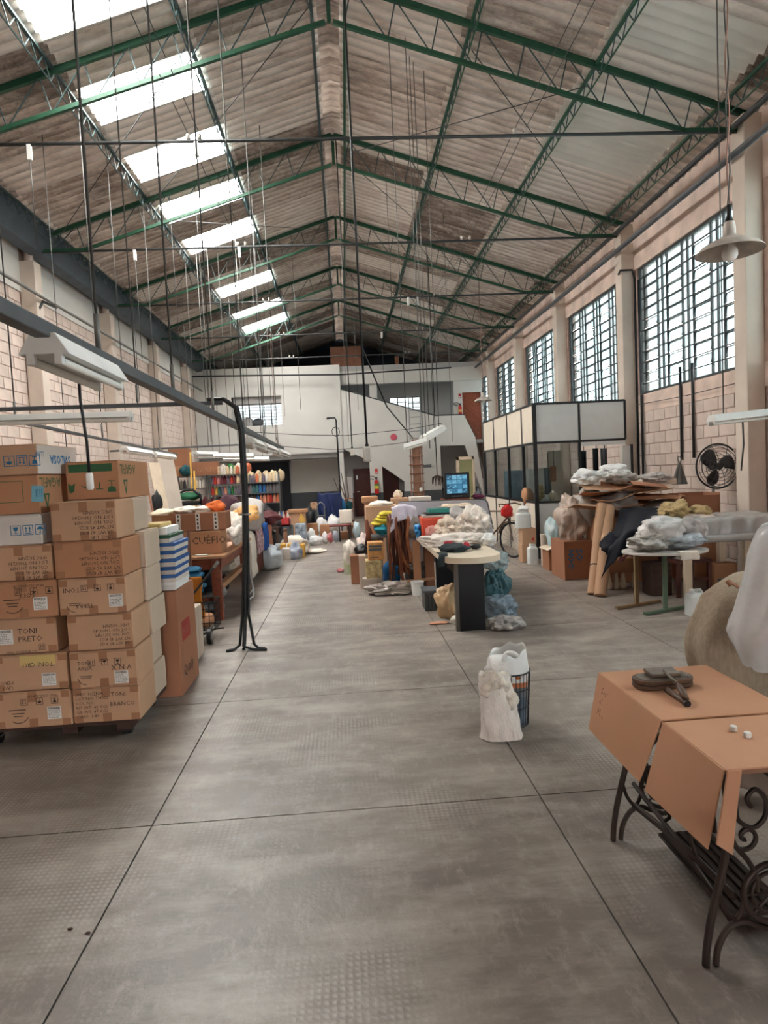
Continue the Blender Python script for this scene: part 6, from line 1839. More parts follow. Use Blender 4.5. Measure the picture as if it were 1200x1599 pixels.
# printed boxes and goods on the floor, left end of the island
M_PRINT = mat('orange_printed_card', (190, 136, 76), .6, var=.25, scale=14)
M_PRINT2 = mat('olive_printed_card', (132, 112, 72), .6, var=.6, scale=18, vcol=(200, 180, 130))
r = rect(572, 876, 597, 903, 9.1)
t = carton('olive patterned box on the white bucket, lower of two', r[0], r[1], 9.1, 9.4, r[2], r[3], M_PRINT2, None, tape='none')
r_ = rect(574, 848, 600, 875, 9.1)
t = carton('orange-brown printed box leaning on the olive one, upper of two', r_[0] + .01, r_[1], 9.14, 9.42, r[3] + .002, r_[3], M_PRINT, None, tape='none')
decal(t, [R2(.02, .12, .2, .16), R2(.02, .17, .2, .2), R2(.03, .02, .15, .03)], (r_[0] + .01, 9.1385, r[3] + .02), FR, M_DADO)
zz = r[2]
q = rect(567, 903, 592, 930, 9.0)
t = thing('white_bucket', 'dirty white bucket on the floor under the olive patterned box', 'bucket', ((q[0] + q[1]) / 2 + .03, 9.2, 0))
MB().lathe([(.11, 0), (.135, zz - .03), (.142, zz - .025), (.142, zz - .002)], ((q[0] + q[1]) / 2 + .03, 9.2, 0), 20).build('body', mat('dirty_white', (190, 178, 166), .6, var=.12), t, smooth='auto')
r = rect(548, 868, 563, 902, 9.9)
carton('narrow red-brown box left of the white bucket', r[0], r[1], 9.9, 10.2, 0, r[3], M_CARD3, None, tape='none')
r = rect(562, 868, 573, 918, 9.45)
carton('tall cream box squeezed beside the white bucket', r[0], r[1], 9.45, 9.7, 0, r[3], M_CARDG, None, tape='none')
r = rect(537, 872, 549, 895, 10.9)
carton('green and white box at the left end of the central heap', r[0], r[1], 10.9, 11.2, 0, r[3], mat('lime_print', (176, 190, 120), .6, var=.3, scale=10, vcol=(210, 210, 200)), None, tape='none')
lump('white_cloth', 'white cloth heap on the green and white box', 'cloth', 537, 846, 556, 874, 10.6, M_WCLOTH, 130, .2, .18)
lump('black_cloth', 'folded black cloth on the narrow red-brown box', 'cloth', 555, 852, 576, 868, 10.0, M_BLACK, 131, .15)
lump('pink_white_bag', 'pinkish white bag behind the folded black cloth', 'bag', 558, 834, 579, 854, 10.6, mat('pinkish_plastic', (220, 200, 192), .5, var=.12), 132, .2, 0.2)
soft('litter', 'small pink and white litter on the floor left of the central heap', 'litter', (P(532, 886, 11).x, 11.2, .03), (.07, .06, .04), M_PINKBAG, 133, floor=0., sub=3)
# blue water bottle, plastic sheet, pail, black crate, beige bag
c = PZ(612, 914, 0)
t = thing('water_bottle', 'large blue ribbed water bottle lying upright under the leather strips', 'bottle', (c.x, 9.5, 0))
MB().lathe([(.12, 0), (.135, .02), (.135, .07), (.125, .09), (.135, .11), (.135, .17), (.125, .19), (.135, .21), (.135, .27), (.11, .34), (.04, .4), (.03, .42), (.03, .47)], (c.x, 9.5, 0), 24).build('body', mat('blue_bottle_plastic', (40, 104, 160), .2, var=.08, spec=.6), t, smooth=True)
MB().lathe([(.034, .46), (.034, .5)], (c.x, 9.5, 0), 14).build('cap', M_WHITE, t)
M_FILM = mat('clear_grey_film', (176, 164, 154), .2, var=.15, scale=10, tr=.25, spec=.7)
soft('plastic_film', 'crumpled clear plastic sheet on the floor before the blue bottle', 'plastic', (P(612, 925, 8.9).x, 8.95, .07), (.32, .22, .11), M_FILM, 140, floor=0., fold=.45, sub=5)
c = PZ(654, 931, 0)
t = thing('white_pail', 'white plastic pail on the floor left of the black crate', 'pail', (c.x, 8.7, 0))
MB().lathe([(.075, 0), (.088, .17), (.094, .175), (.094, .19), (.086, .19), (.08, .175), (.07, .01)], (c.x, 8.72, 0), 22).build('body', M_WHITE, t, smooth='auto')
r = rect(664, 922, 686, 957, 7.65)
t = thing('black_crate', 'small black crate on the floor beside the beige bag', 'crate', ((r[0] + r[1]) / 2, 7.8, 0))
MB().box(r[0], r[1], 7.65, 7.95, 0, r[3] - .03).build('body', mat('dark_olive_plastic', (52, 54, 52), .5, var=.15), t, bevel=.01)
MB().box(r[0] - .01, r[1] + .012, 7.64, 7.96, r[3] - .03, r[3]).build('lid', M_DADO, t, bevel=.006)
for k in range(3): MB().box(r[0] + .03 + k * .045, r[0] + .045 + k * .045, 7.64, 7.65, .04, r[3] - .06).build('rib', M_BLACK, t)
soft('beige_bag', 'clear bag of beige cloth behind the black desk leg', 'bag', (P(700, 940, 7.3).x, 7.3, .17), (.145, .15, .22), mat('beige_in_plastic', (206, 174, 134), .35, var=.15, scale=7), 141, floor=0., fold=.3, sub=5)
soft('paper_scrap', 'orange-pink paper scrap on the floor before the beige bag', 'paper', (P(690, 969, 7.0).x - .03, 6.98, .01), (.11, .05, .018), mat('salmon_paper', (206, 150, 118), .8, var=.1), 142, floor=0., sub=3)
soft('white_rag', 'small white rag on the floor by the black desk leg', 'rag', (P(711, 962, 6.95).x, 6.95, .03), (.06, .07, .05), M_WCLOTH, 143, floor=0., sub=3)
# right of the desk leg
M_TEALBAG = mat('teal_grey_plastic', (62, 100, 108), .3, var=.25, scale=7)
soft('teal_bag', 'teal-grey tied plastic bag right of the black desk leg', 'bag', (P(777, 920, 7.2).x, 7.25, .24), (.17, .2, .3), M_TEALBAG, 144, floor=0., fold=.32, sub=5)
soft('clear_bag', 'clear plastic bag bulging under the right edge of the desk', 'bag', (P(778, 885, 7.6).x, 7.75, .55), (.16, .16, .13), mat('clear_blue_film', (176, 196, 200), .2, var=.2, scale=9, tr=.3), 145, fold=.4, sub=5)
soft('clear_bag', 'bluish clear bag on the floor behind the white sack', 'bag', (P(783, 955, 6.95).x, 7.0, .13), (.19, .16, .15), mat('bluish_film', (150, 168, 182), .2, var=.15, scale=8, tr=.2), 146, floor=0., fold=.38, sub=5)
soft('white_sack', 'white speckled sack lying on the floor right of the black desk leg', 'sack', (P(789, 975, 6.62).x, 6.6, .055), (.185, .13, .085), mat('speckled_white_sack', (214, 208, 202), .5, var=.4, scale=26, vcol=(120, 116, 114)), 147, floor=0., fold=.14, sub=5)
# ------------------------------------------------------------------ glazed office cabin at the right
M_PANEL = mat('cream_office_panel', (214, 203, 186), .5, var=.04)
M_PANELC = mat('cool_lit_office_panel', (200, 202, 200), .5, var=.04)  # cool window light on the cabin front put into the panel colour
OX, OY = 3.46, 11.45
zt_, zp, zg = P(834, 631, OY).z, P(835, 692, OY).z, P(838, 785, OY).z
OYB = PX(756, 700, OX).y
t = thing('office_cabin', 'glazed office cabin with cream panels and black frames by the window wall', 'office', (OX, OY, 0))
XE = PX(976, 640, 5.3).x if False else P(976, 640, OY).x
ys = [OY] + [PX(px, 690, OX).y for px in (816, 793, 772)] + [OYB]
for i in range(4):
    MB().box(OX, OX + .03, ys[i] + .02, ys[i + 1] - .02, zp, zt_).build('upper_panel', M_PANEL, t)
    MB().box(OX + .01, OX + .018, ys[i] + .02, ys[i + 1] - .02, zg, zp).build('pane', M_OFFICE_GLASS, t)
    MB().box(OX, OX + .03, ys[i] + .02, ys[i + 1] - .02, 0, zg).build('lower_panel', M_PANEL, t)
for y in ys: MB().box(OX - .012, OX + .042, y - .022, y + .022, 0, zt_ + .01).build('post', M_BLACK, t)
for z in (zg, zp, zt_): MB().box(OX - .01, OX + .04, OY, OYB, z - .02, z + .02).build('rail', M_BLACK, t)
xm_ = P(906, 700, OY).x
for a, b, up in ((OX, xm_, 1), (xm_, XE, 1)):
    MB().box(a + .02, b - .02, OY, OY + .03, zp, zt_).build('upper_panel', M_PANELC, t)
for x in (OX, xm_, XE): MB().box(x - .02, x + .02, OY - .012, OY + .042, 0 if x < XE else zp, zt_ + .01).build('post', M_BLACK, t)
MB().box(OX + .02, xm_ - .02, OY + .012, OY + .018, zg, zp).build('pane', M_OFFICE_GLASS, t)
MB().box(OX + .02, xm_ - .02, OY, OY + .03, 0, zg).build('lower_panel', M_PANELC, t)
for z in (zg, zp, zt_): MB().box(OX, XE if z > zg else xm_, OY - .01, OY + .04, z - .02, z + .02).build('rail', M_BLACK, t)
MB().box(xm_, XE, OY - .005, OY + .03, zp - .09, zp - .025).build('door_head', M_PANELC, t)
r = rect(976, 700, 984, 900, OY)
MB().box(XE - .05, XE + .1, OY + .02, OY + .06, 0, zp - .12).build('door_jamb', M_PANELC, t); MB().box(XE + .1, XE + .14, OY + .0, OY + .07, 0, zp - .1).build('door_jamb', M_BLACK, t)
# things seen through the cabin glass
r = rect(778, 735, 815, 830, 13.6)
tag(MB().box(OX + .08, OX + .75, 13.6, 14.1, 0, r[3]).build('steel_cabinet', mat('blue_grey_cabinet', (120, 142, 156), .5, var=.06), None, bevel=.01), 'blue-grey steel cabinet inside the office cabin', 'cabinet')
r = rect(818, 732, 838, 800, 13.2)
tag(MB().box(r[0], r[1] + .3, 13.2, 13.24, .0, r[3]).build('white_board', M_WHITE, None), 'white board standing inside the office cabin', 'board')
r = rect(862, 703, 886, 785, 13.)
tag(MB().box(r[0], r[1], 13.2, 13.25, 0, r[3]).build('inner_door', M_PANEL, None), 'cream inner door leaf inside the office cabin', 'door')
MDARKC = mat('black_green_curtain', (28, 34, 38), .9, var=.15)
for lab, a, b, c, d, Y, m in (('dark garments hanging inside the cabin, left of the doorway', 908, 704, 918, 790, 12.3, MDARKC), ('dark garments hanging inside the cabin doorway', 928, 700, 936, 745, 12.5, MDARKC), ('grey tool bag hanging inside the cabin doorway', 940, 700, 950, 740, 12.4, M_DADO),
                           ('blue-grey apron hanging behind the cabin window', 852, 730, 862, 772, 12.6, mat('blue_grey_apron', (118, 134, 140), .9)), ('brown satchel hanging behind the cabin window', 861, 727, 870, 752, 12.5, M_CARD2)):
    r = rect(a, b, c, d, Y)
    o = MB().sheet(lambda u, v: (r[0] + (r[1] - r[0]) * u, Y + .03 * math.sin(u * 14), r[2] + (r[3] - r[2]) * v), 10, 6, .02).build('hanging_garment', m, None, smooth=True)
    MB().tube([((r[0] + r[1]) / 2, Y, r[3]), ((r[0] + r[1]) / 2, Y, r[3] + .3)], .008, 6).build('hanger', M_BLACK, o)
    tag(o, lab, 'garment')
t = thing('clothes_rail', 'dark rail carrying the garments inside the cabin', 'rail', (4.4, 12.5, 0))
zc = P(900, 690, 12.5).z + .1
MB().tube([(3.5, 12.5, zc), (5.58, 12.5, zc)], .015, 6).build('bar', M_BLACK, t)
t = thing('cabin_desk', 'desk inside the office cabin with papers on it', 'desk', (4.2, 12.4, 0))
MB().box(3.55, 4.55, 11.95, 12.45, zg - .14, zg - .1).build('top', M_TABTOP, t)
for x in (3.6, 4.5): MB().box(x - .03, x + .03, 12, 12.4, 0, zg - .14).build('leg', M_DKWOOD, t)
zd = zg - .099
for i, (a, b, c, d, m, lab) in enumerate(((840, 756, 853, 784, MATS['olive_printed_card'], 'bundle of brown papers on the cabin desk'), (845, 774, 862, 786, M_WHITE, 'white paper pile on the cabin desk'), (819, 762, 836, 786, M_CARD2, 'brown bag on the cabin desk behind the side glass'), (861, 768, 872, 786, M_CREAM, 'cream cloth on the cabin desk by the inner door'))):
    lump('desk_papers', lab, 'papers', a, b, c, d, 12.05, m, 150 + i, .12, zd, fold=.3, sub=3)

# bicycle parked along the cabin wall
BM = mat('rusty_bicycle_steel', (110, 92, 80), .6, .3, var=.3, scale=14)
t = thing('bicycle', 'old bicycle with a red saddle bag parked by the cabin wall', 'bicycle', (3.0, 12.2, 0))
ax = Vector((-.5, .87, 0)).normalized(); o_ = Vector((P(802, 850, 11.7).x, 11.75, 0))
def bp(s, z, lat=0.): return o_ + ax * s + Vector((-ax.y, ax.x, 0)) * lat + Vector((0, 0, z))
RW = .32
for s in (0, 1.05):
    wl = MB().tube([bp(s + RW * math.cos(k * 2 * PI / 32), RW + .02 + RW * math.sin(k * 2 * PI / 32)) for k in range(32)], .02, 8, closed=True).build('wheel', M_BLACK, t, smooth=True)
    sp = MB()
    for k in range(16): sp.tube([bp(s, RW + .02), bp(s + RW * math.cos(k * PI / 8), RW + .02 + RW * math.sin(k * PI / 8))], .003, 4)
    tag(sp.build('spokes', M_GALV, wl), kind='stuff')
for a, b in ((bp(.08, .78), bp(.62, .34)), (bp(.12, .88), bp(.72, .86)), (bp(.72, .9), bp(.6, .34)), (bp(.6, .34), bp(1.05, .34)), (bp(.7, .84), bp(1.05, .34)), (bp(.13, .95), bp(0, .34))):
    MB().tube([a, b], .017, 8).build('frame_tube', BM, t, smooth='auto')
MB().tube([bp(.02, .98, .28), bp(.12, 1.02, .2), bp(.15, 1.0, 0), bp(.12, 1.02, -.2), bp(.02, .98, -.28)], .013, 8).build('handlebar', BM, t, smooth=True)
blob(MB(), bp(.78, .95), (.09, .12, .05), 2, sub=3, amp=.1, fold=0).build('saddle', M_BLACK, t, smooth=True)
blob(MB(), bp(.1, .88, .02), (.12, .1, .12), 4, sub=3).build('saddle_bag', M_RED, t, smooth=True)
MB().sheet(lambda u, v: bp(RW * 1.12 * math.cos(.3 + u * 2.2), RW + .02 + RW * 1.12 * math.sin(.3 + u * 2.2), (v - .5) * .06), 14, 3, .004).build('mudguard', BM, t, smooth=True)

# cartons, jugs and bags along the cabin
YC = 11.1
r = rect(816, 850, 838, 874, YC)
t = carton('brown carton by the bicycle, lower of two', r[0], r[1], YC, YC + .25, 0, r[3], M_CARD, None, tape='none')
r1 = rect(816, 825, 838, 850, YC)
t = carton('brown carton with a small red diamond, upper of two by the bicycle', r1[0], r1[1], YC, YC + .25, r[3] + .002, r1[3], M_CARD, None, tape='none')
decal(t, [[(.0, .03), (.03, 0), (.06, .03), (.03, .06)]], (r1[1] - .09, YC - .0015, r1[2] + .06), FR, M_RED)
def jerrycan(lab, a, b, c, d, Y, z0, dep=.16):
    r = rect(a, b, c, d, Y); w_ = r[1] - r[0]; h = r[3] - z0; cx = (r[0] + r[1]) / 2
    t = thing('jerrycan', lab, 'canister', (cx, Y + dep / 2, z0), None)
    mb = MB(); prof = [(1, 0), (1, .72), (.9, .8), (.55, .86), (.5, .88)]
    mb.add([], [])
    n = 16; vs = []; 
    for k, hh in prof:
        for i in range(n):
            th = 2 * PI * i / n
            ex = math.copysign(abs(math.cos(th)) ** .45, math.cos(th)); ey = math.copysign(abs(math.sin(th)) ** .45, math.sin(th))
            vs.append((cx + ex * w_ / 2 * k, Y + dep / 2 + ey * dep / 2 * (k * .6 + .4), z0 + h * hh))
    fs = [(j * n + i, j * n + (i + 1) % n, (j + 1) * n + (i + 1) % n, (j + 1) * n + i) for j in range(len(prof) - 1) for i in range(n)] + [tuple(range(n))[::-1], tuple((len(prof) - 1) * n + i for i in range(n))]
    mb.add(vs, fs)
    mb.build('body', M_JUG, t, smooth='auto')
    MB().lathe([(w_ * .13, h * .86), (w_ * .13, h * 1.0), (w_ * .11, h * 1.01)], (cx - w_ * .2, Y + dep / 2, z0), 14).build('cap', M_WHITE, t, smooth='auto')
    MB().tube([(cx - w_ * .05, Y + dep / 2, z0 + h * .86), (cx + w_ * .0, Y + dep / 2, z0 + h * .98), (cx + w_ * .25, Y + dep / 2, z0 + h * .97), (cx + w_ * .38, Y + dep / 2, z0 + h * .8)], w_ * .07, 8).build('handle', M_JUG, t, smooth=True)
    return t
M_JUG = mat('translucent_white_plastic', (206, 210, 208), .35, var=.05)
jerrycan('white jerrycan on the upper carton by the bicycle', 808, 797, 831, 826, YC + .02, r1[3] + .002, .2)
jerrycan('small white jerrycan on the floor before the cabin corner', 826, 850, 842, 874, 10.85, 0.)
lump('white_bag', 'white bag on top of the jerrycan by the bicycle', 'bag', 812, 791, 828, 801, YC + .05, M_WPLAS, 160, .08, sub=3)
# low boxes, paper roll, bags in front of the cabin
tag(MB().lathe([(.07, 0), (.07, .5), (.075, .5), (.075, .54)], (P(852, 872, 10.6).x, 10.6, 0), 18).build('paper_tube', M_CARDG, None, smooth='auto'), 'short pale tube with a dark cap standing before the cabin', 'tube')
r = rect(858, 859, 884, 890, 10.05)
t = carton('low orange-brown carton before the cabin, left of the big blue-lettered one', r[0], r[1], 10.05, 10.4, 0, r[3], M_CARD3, None, tape='none')
tag(MB().sheet(lambda u, v: (r[0] - .04 + (r[1] - r[0] + .1) * u, 10.0 + .45 * v, r[3] + .012 + .03 * math.sin(u * 5)), 8, 4, .01).build('loose_card', M_CREAM, None), 'cream loose card lying on the low orange-brown carton', 'card')
lump('clear_bag', 'clear bag of white and teal cloth on the low orange-brown carton', 'bag', 859, 808, 886, 857, 10.15, mat('white_teal_bag', (206, 212, 212), .3, var=.3, scale=6, vcol=(150, 186, 192)), 161, .18, r[3] + .03)
r = rect(882, 845, 916, 908, 9.15)
t = carton('large orange-brown carton with blue letters, beside the paper tubes', r[0], r[1] + .1, 9.15, 9.75, 0, r[3], M_CARD3, None, tape='none')
lettering('SO', .14, (r[0] + .18, 9.148, r[3] - .12), (0, 0, -1), (1, 0, 0), M_BLUEINK2 if 'M_BLUEINK2' in globals() else M_BLUEINK, t, bold=.003)
lettering('NOO', .12, (r[0] + .06, 9.148, r[3] - .12), (0, 0, -1), (1, 0, 0), M_BLUEINK, t, bold=.003)
zc1 = r[3]
M_FILM2 = mat('pinkish_clear_film', (196, 176, 162), .2, var=.2, scale=6, tr=.22, spec=.6)
lump('plastic_sack', 'big pinkish clear sack resting on the blue-lettered carton', 'sack', 882, 778, 925, 853, 9.2, M_FILM2, 162, .28, zc1 - .12, fold=.3, sub=5)
lump('brown_cloth', 'brown cloth wad between the clear sack and the low carton', 'cloth', 880, 840, 892, 856, 9.5, M_CARD3, 163, .1, sub=3)
# two paper tubes leaning
for i, (px0, py0, px1, py1, Y0, r_) in enumerate(((926, 928, 940, 788, 8.05, .068), (938, 931, 951, 792, 7.95, .078))):
    a = PZ(px0, py0, 0.005); b = P(px1, py1, 8.55)
    t = thing('cardboard_tube', ['thinner brown cardboard tube leaning by the clear sack', 'thicker brown cardboard tube in front of its pair'][i], 'tube', a)
    d_ = (b - a).normalized()
    MB().tube([a, b], r_, 22).build('tube', M_CARD, t, smooth='auto')
    MB().tube([b, b + d_ * .004], r_ * .8, 18).build('bore', M_DKWOOD, t)
    if i == 0: MB().tube([a.lerp(b, .3), a.lerp(b, .315)], r_ + .002, 22).build('band', M_BLACK, t)
# big base cartons under the cardboard heap
YH = 8.7
zb_ = P(980, 806, YH).z
t = carton('large brown carton under the cardboard heap, behind the black cloth', P(945, 850, YH).x, P(1010, 850, YH).x, YH, YH + .7, 0, zb_ - .02, M_CARD2, None, tape='none')
t = carton('large brown carton under the cardboard heap, near the fan', P(1014, 850, YH).x, P(1085, 850, YH).x, YH + .15, YH + .7, 0, zb_ - .02, M_CARD2, None, tape='none')
lump('grey_sack', 'wide grey sack lying on the large cartons under the cardboard', 'sack', 940, 771, 1004, 806, YH, mat('grey_shiny_sack', (136, 128, 124), .4, var=.15, scale=4), 164, .32, zb_ - .018, fold=.14)
lump('grey_sack', 'clear grey sack left of the cardboard heap', 'sack', 912, 762, 950, 800, YH + .35, mat('clear_grey_sack', (158, 150, 142), .3, var=.15, scale=6), 165, .25, zb_ - .2, fold=.2)
rng = random.Random(12)
spec = [(905, 796, 746, 30), (950, 1040, 752, 25), (940, 1010, 778, 20)]
for i in range(13):
    px = 925 + (i * 37) % 120; py = 792 - i * 3.1
    Y = YH + .1 + (i % 3) * .16
    c = P(px, py, Y)
    w_, d_ = rng.uniform(.45, .8), rng.uniform(.35, .6)
    m = [M_CARD, M_CARD2, M_CARD3, M_GREYCL, M_CARD][i % 5]
    rz, tx, ty = rng.uniform(-.5, .5), rng.uniform(-.1, .2), rng.uniform(-.18, .18)
    bend = rng.uniform(-.1, .1)
    def fn(u, v):
        x, y = (u - .5) * w_, (v - .5) * d_
        z = x * ty + y * tx + bend * (u - .5) ** 2 * 2 + .02 * math.sin(v * 6 + i)
        return (c.x + x * math.cos(rz) - y * math.sin(rz), c.y + x * math.sin(rz) + y * math.cos(rz), c.z + z)
    o = MB().sheet(fn, 8, 5, .008).build('flattened_carton', m, None)
    tag(o, '%s flattened carton sheet in the heap by the fan, %s from the bottom' % (['tan', 'brown', 'orange-brown', 'grey', 'tan'][i % 5], ORD[i]), 'cardboard', 'cardboard heap')
for i, (a, b, c_, d, m, lab) in enumerate(((905, 735, 944, 757, M_WPLAS, 'white crumpled bag on the cardboard heap, leftmost'), (945, 726, 991, 748, M_WPLAS, 'white crumpled bag at the very top of the cardboard heap'), (960, 738, 1003, 756, mat('grey_white_film', (190, 186, 180), .3, var=.15, scale=7), 'greyish clear package on the cardboard heap'), (1015, 738, 1054, 754, M_GREYCL, 'beige-grey cloth on the cardboard heap, under the hanging bag'))):
    lump('heap_bag', lab, 'bag', a, b, c_, d, YH + .2, m, 170 + i, .22, fold=.38, sub=5)
r = rect(1010, 748, 1058, 757, YH + .35)
tag(MB().box(r[0], r[1], YH + .35, YH + .7, r[2], r[3]).build('white_tray', M_PANEL, None, bevel=.006), 'white flat tray on the cardboard heap before the hanging bag', 'tray')
# hanging grey cloth bag on the wall
a = P(1062, 722, 9.9)
t = thing('hanging_bag', 'dark grey cloth bag hanging from the left wall pipe above the heap', 'bag', a)
t['label'] = 'dark grey cloth bag hanging on the block wall above the cardboard heap'
q0 = P(1050, 757, 9.9); q1 = P(1074, 757, 9.9)
MB().sheet(lambda u, v: (a.x + ((q0.x + (q1.x - q0.x) * u) - a.x) * (v ** .8 * .95 + .05), 9.9 - .07 * math.sin(u * PI) * v - .012 * math.sin(u * 19), a.z + (q0.z - a.z) * v), 18, 10, .012).build('body', mat('slate_cloth', (104, 102, 100), .9, var=.12), t, smooth=True)
for s in (-1, 1): MB().tube([a + Vector((0, 0, -.02)), a + Vector((s * .03, 0, .05)), a + Vector((s * .012, .02, .1))], .01, 6).build('tie', MATS['slate_cloth'], t)
# open brown carton near the fan
r = rect(1064, 770, 1122, 808, 8.55)
t = thing('open_carton', 'open brown carton standing below the fan', 'box', ((r[0] + r[1]) / 2, 8.7, r[2]))
mb = MB(); mb.box(r[0], r[1], 8.5, 8.51, r[2], r[3] - .03).box(r[0], r[1], 8.9, 8.91, r[2], r[3]).box(r[0], r[0] + .01, 8.5, 8.91, r[2], r[3] - .01).box(r[1] - .01, r[1], 8.5, 8.91, r[2], r[3]).box(r[0], r[1], 8.5, 8.91, r[2], r[2] + .01)
mb.build('body', M_CARD3, t)
MB().bar((r[0] + .01, 8.7, r[3] - .01), (r[0] - .12, 8.7, r[3] - .16), .38, .006).build('flap', M_CARD, t)
tag(MB().box(r[0] + .02, r[1] - .02, 8.52, 8.9, 0, r[2] - .002).build('support_carton', M_CARD2, None, bevel=.01), 'tall carton carrying the open one below the fan', 'box')

# pedestal fan
fc = P(1120, 728, 8.95); FRD_ = .325
t = thing('industrial_fan', 'large dark three-bladed fan in a wire cage by the block wall', 'fan', (fc.x, 8.95, 0))
for y, rr in ((8.84, (.06, .11, .16, .21, .26, .30)), (9.02, (.1, .2, .29))):
    for k, q in enumerate(rr):
        MB().tube([(fc.x + q * math.cos(i * PI / 18), y + (.05 * (q / .3) ** 2 if y < 8.9 else -.04 * (q / .3) ** 2), fc.z + q * math.sin(i * PI / 18)) for i in range(36)], .0042, 5, closed=True).build('cage_ring', M_DKPIPE, t, smooth=True)
for q in (FRD_, FRD_ - .012): MB().tube([(fc.x + q * math.cos(i * PI / 24), 8.93, fc.z + q * math.sin(i * PI / 24)) for i in range(48)], .007, 6, closed=True).build('rim', M_DKPIPE, t, smooth=True)
for k in range(8):
    th = k * PI / 4 + .3
    MB().tube([(fc.x + .05 * math.cos(th), 8.84, fc.z + .05 * math.sin(th)), (fc.x + .2 * math.cos(th), 8.86, fc.z + .2 * math.sin(th)), (fc.x + FRD_ * math.cos(th), 8.93, fc.z + FRD_ * math.sin(th))], .0045, 5).build('cage_spoke', M_DKPIPE, t, smooth=True)
M_BLADE = mat('dark_fan_blade', (56, 54, 56), .5, var=.1)
for k, th0 in enumerate((25, 147, 258)):
    th0 = math.radians(th0)
    def bl(u, v):
        r_ = .05 + .235 * u; w_ = .035 + .075 * math.sin(min(1, u * 1.15) * PI * .55) * (1 if u < .85 else max(.2, 1 - (u - .85) * 4))
        th = th0 + (v - .5) * 2 * w_ / max(r_, .09) - .25 * u
        return (fc.x + r_ * math.cos(th), 8.93 + .035 * (v - .5) * 2, fc.z + r_ * math.sin(th))
    MB().sheet(bl, 10, 6, .006).build('blade', M_BLADE, t, smooth=True)
MB().tube([(fc.x, 8.87, fc.z), (fc.x, 9.1, fc.z)], .05, 18).build('motor', M_BLADE, t, smooth='auto')
MB().tube([(fc.x, 9.05, fc.z - .04), (fc.x, 9.05, .03)], .022, 10).build('post', M_GALV, t, smooth='auto')
MB().lathe([(.2, 0), (.19, .03), (.03, .05)], (fc.x, 9.05, 0), 20).build('base', M_DKPIPE, t, smooth='auto')

# long plastic-covered table by the near right pillar
zL = P(1140, 806, 7.8).z
x0, x1 = P(1062, 830, 7.45).x, 5.33
t = thing('long_table', 'long table under the right windows, wrapped in grey plastic', 'table', ((x0 + x1) / 2, 7.8, 0))
MB().box(x0, x1, 7.45, 8.15, zL - .05, zL - .012).build('top', M_DKWOOD, t)
for x in (P(1168, 870, 7.5).x, x0 + .12):
    for y in (7.52, 8.05): MB().box(x - .045, x + .045, y - .04, y + .04, 0, zL - .05).build('leg', M_CREAM, t)
M_GPLAS = mat('grey_plastic_sheet', (170, 170, 168), .25, var=.1, scale=4, spec=.6)
def pl(u, v):
    x = x0 - .01 + (x1 - x0 + .01) * u; s = v * 1.05
    wr = .012 * math.sin(u * 31 + 3 * v) + .012 * nz((u * 9, v * 6, 0), 1, 3)
    if s < .72: return (x, 8.15 - s, zL + .0 + .012 + abs(wr))
    return (x, 7.43 - .02 + wr * 1.6, zL + .012 - (s - .72) * .85)
tag(MB().sheet(pl, 60, 26, .006).build('plastic_cover', M_GPLAS, None, smooth=True), 'grey plastic sheet spread over the long table under the windows', 'plastic sheet')
z_ = P(1160, 839, 7.3).z
tag(MB().tube([(x0 + .25, 7.33, z_), (x1, 7.33, z_)], .045, 16).build('fabric_roll', M_GPLAS, None, smooth='auto'), 'grey roll hanging along the front of the long plastic-covered table', 'roll')
lump('beige_bundle', 'beige cloth bundle on the near end of the plastic-covered table', 'cloth', 1047, 784, 1086, 812, 7.55, mat('khaki_cloth', (178, 156, 112), .9, var=.15, scale=6), 180, .2, zL + .02, fold=.4, ffreq=3.5, sub=5)
lump('beige_bundle', 'smaller beige cloth bundle right of its pair on the covered table', 'cloth', 1084, 791, 1120, 812, 7.6, MATS['khaki_cloth'], 181, .16, zL + .02, fold=.3)
lump('paper_pile', 'white patterned paper under the beige bundles', 'paper', 1068, 804, 1130, 815, 7.5, mat('patterned_paper', (214, 200, 192), .8, var=.2, scale=20), 182, .15, zL + .018, sub=3)

# black cloth thrown over the heap
M_NAVY = mat('black_navy_cloth', (28, 29, 38), .9, var=.12)
def bc(u, v):
    top = Vector((968 + 84 * u, 797 - 4 * math.sin(u * PI), 0)); bot = Vector((940 + 105 * u, 903 - 82 * u ** .8 - 10 * math.sin(u * PI), 0))
    if u > .15: bot.y += 6 * math.sin(u * 14)
    p = top.lerp(bot, v)
    Y = 8.6 - .75 * min(1, v * 1.6) + .05 * math.sin(u * 13 + v * 2) * v
    return P(p.x, p.y, Y)
tag(MB().sheet(bc, 40, 24, .012).build('black_cloth', M_NAVY, None, smooth=True), 'large black-navy cloth thrown over the heap behind the round table', 'cloth')
lump('black_cloth', 'bundled end of the black cloth behind the round table', 'cloth', 948, 835, 985, 872, 7.95, M_NAVY, 183, .15, fold=.25)
tag(MB().sheet(lambda u, v: P(966 + 62 * u + 4 * v, 876 - 26 * u + 3 * math.sin(u * 20) - 8 * v, 7.75 + .1 * v), 24, 4, .01).build('maroon_trim', M_MAROON, None, smooth=True), 'maroon-edged cloth strip below the black cloth', 'cloth')
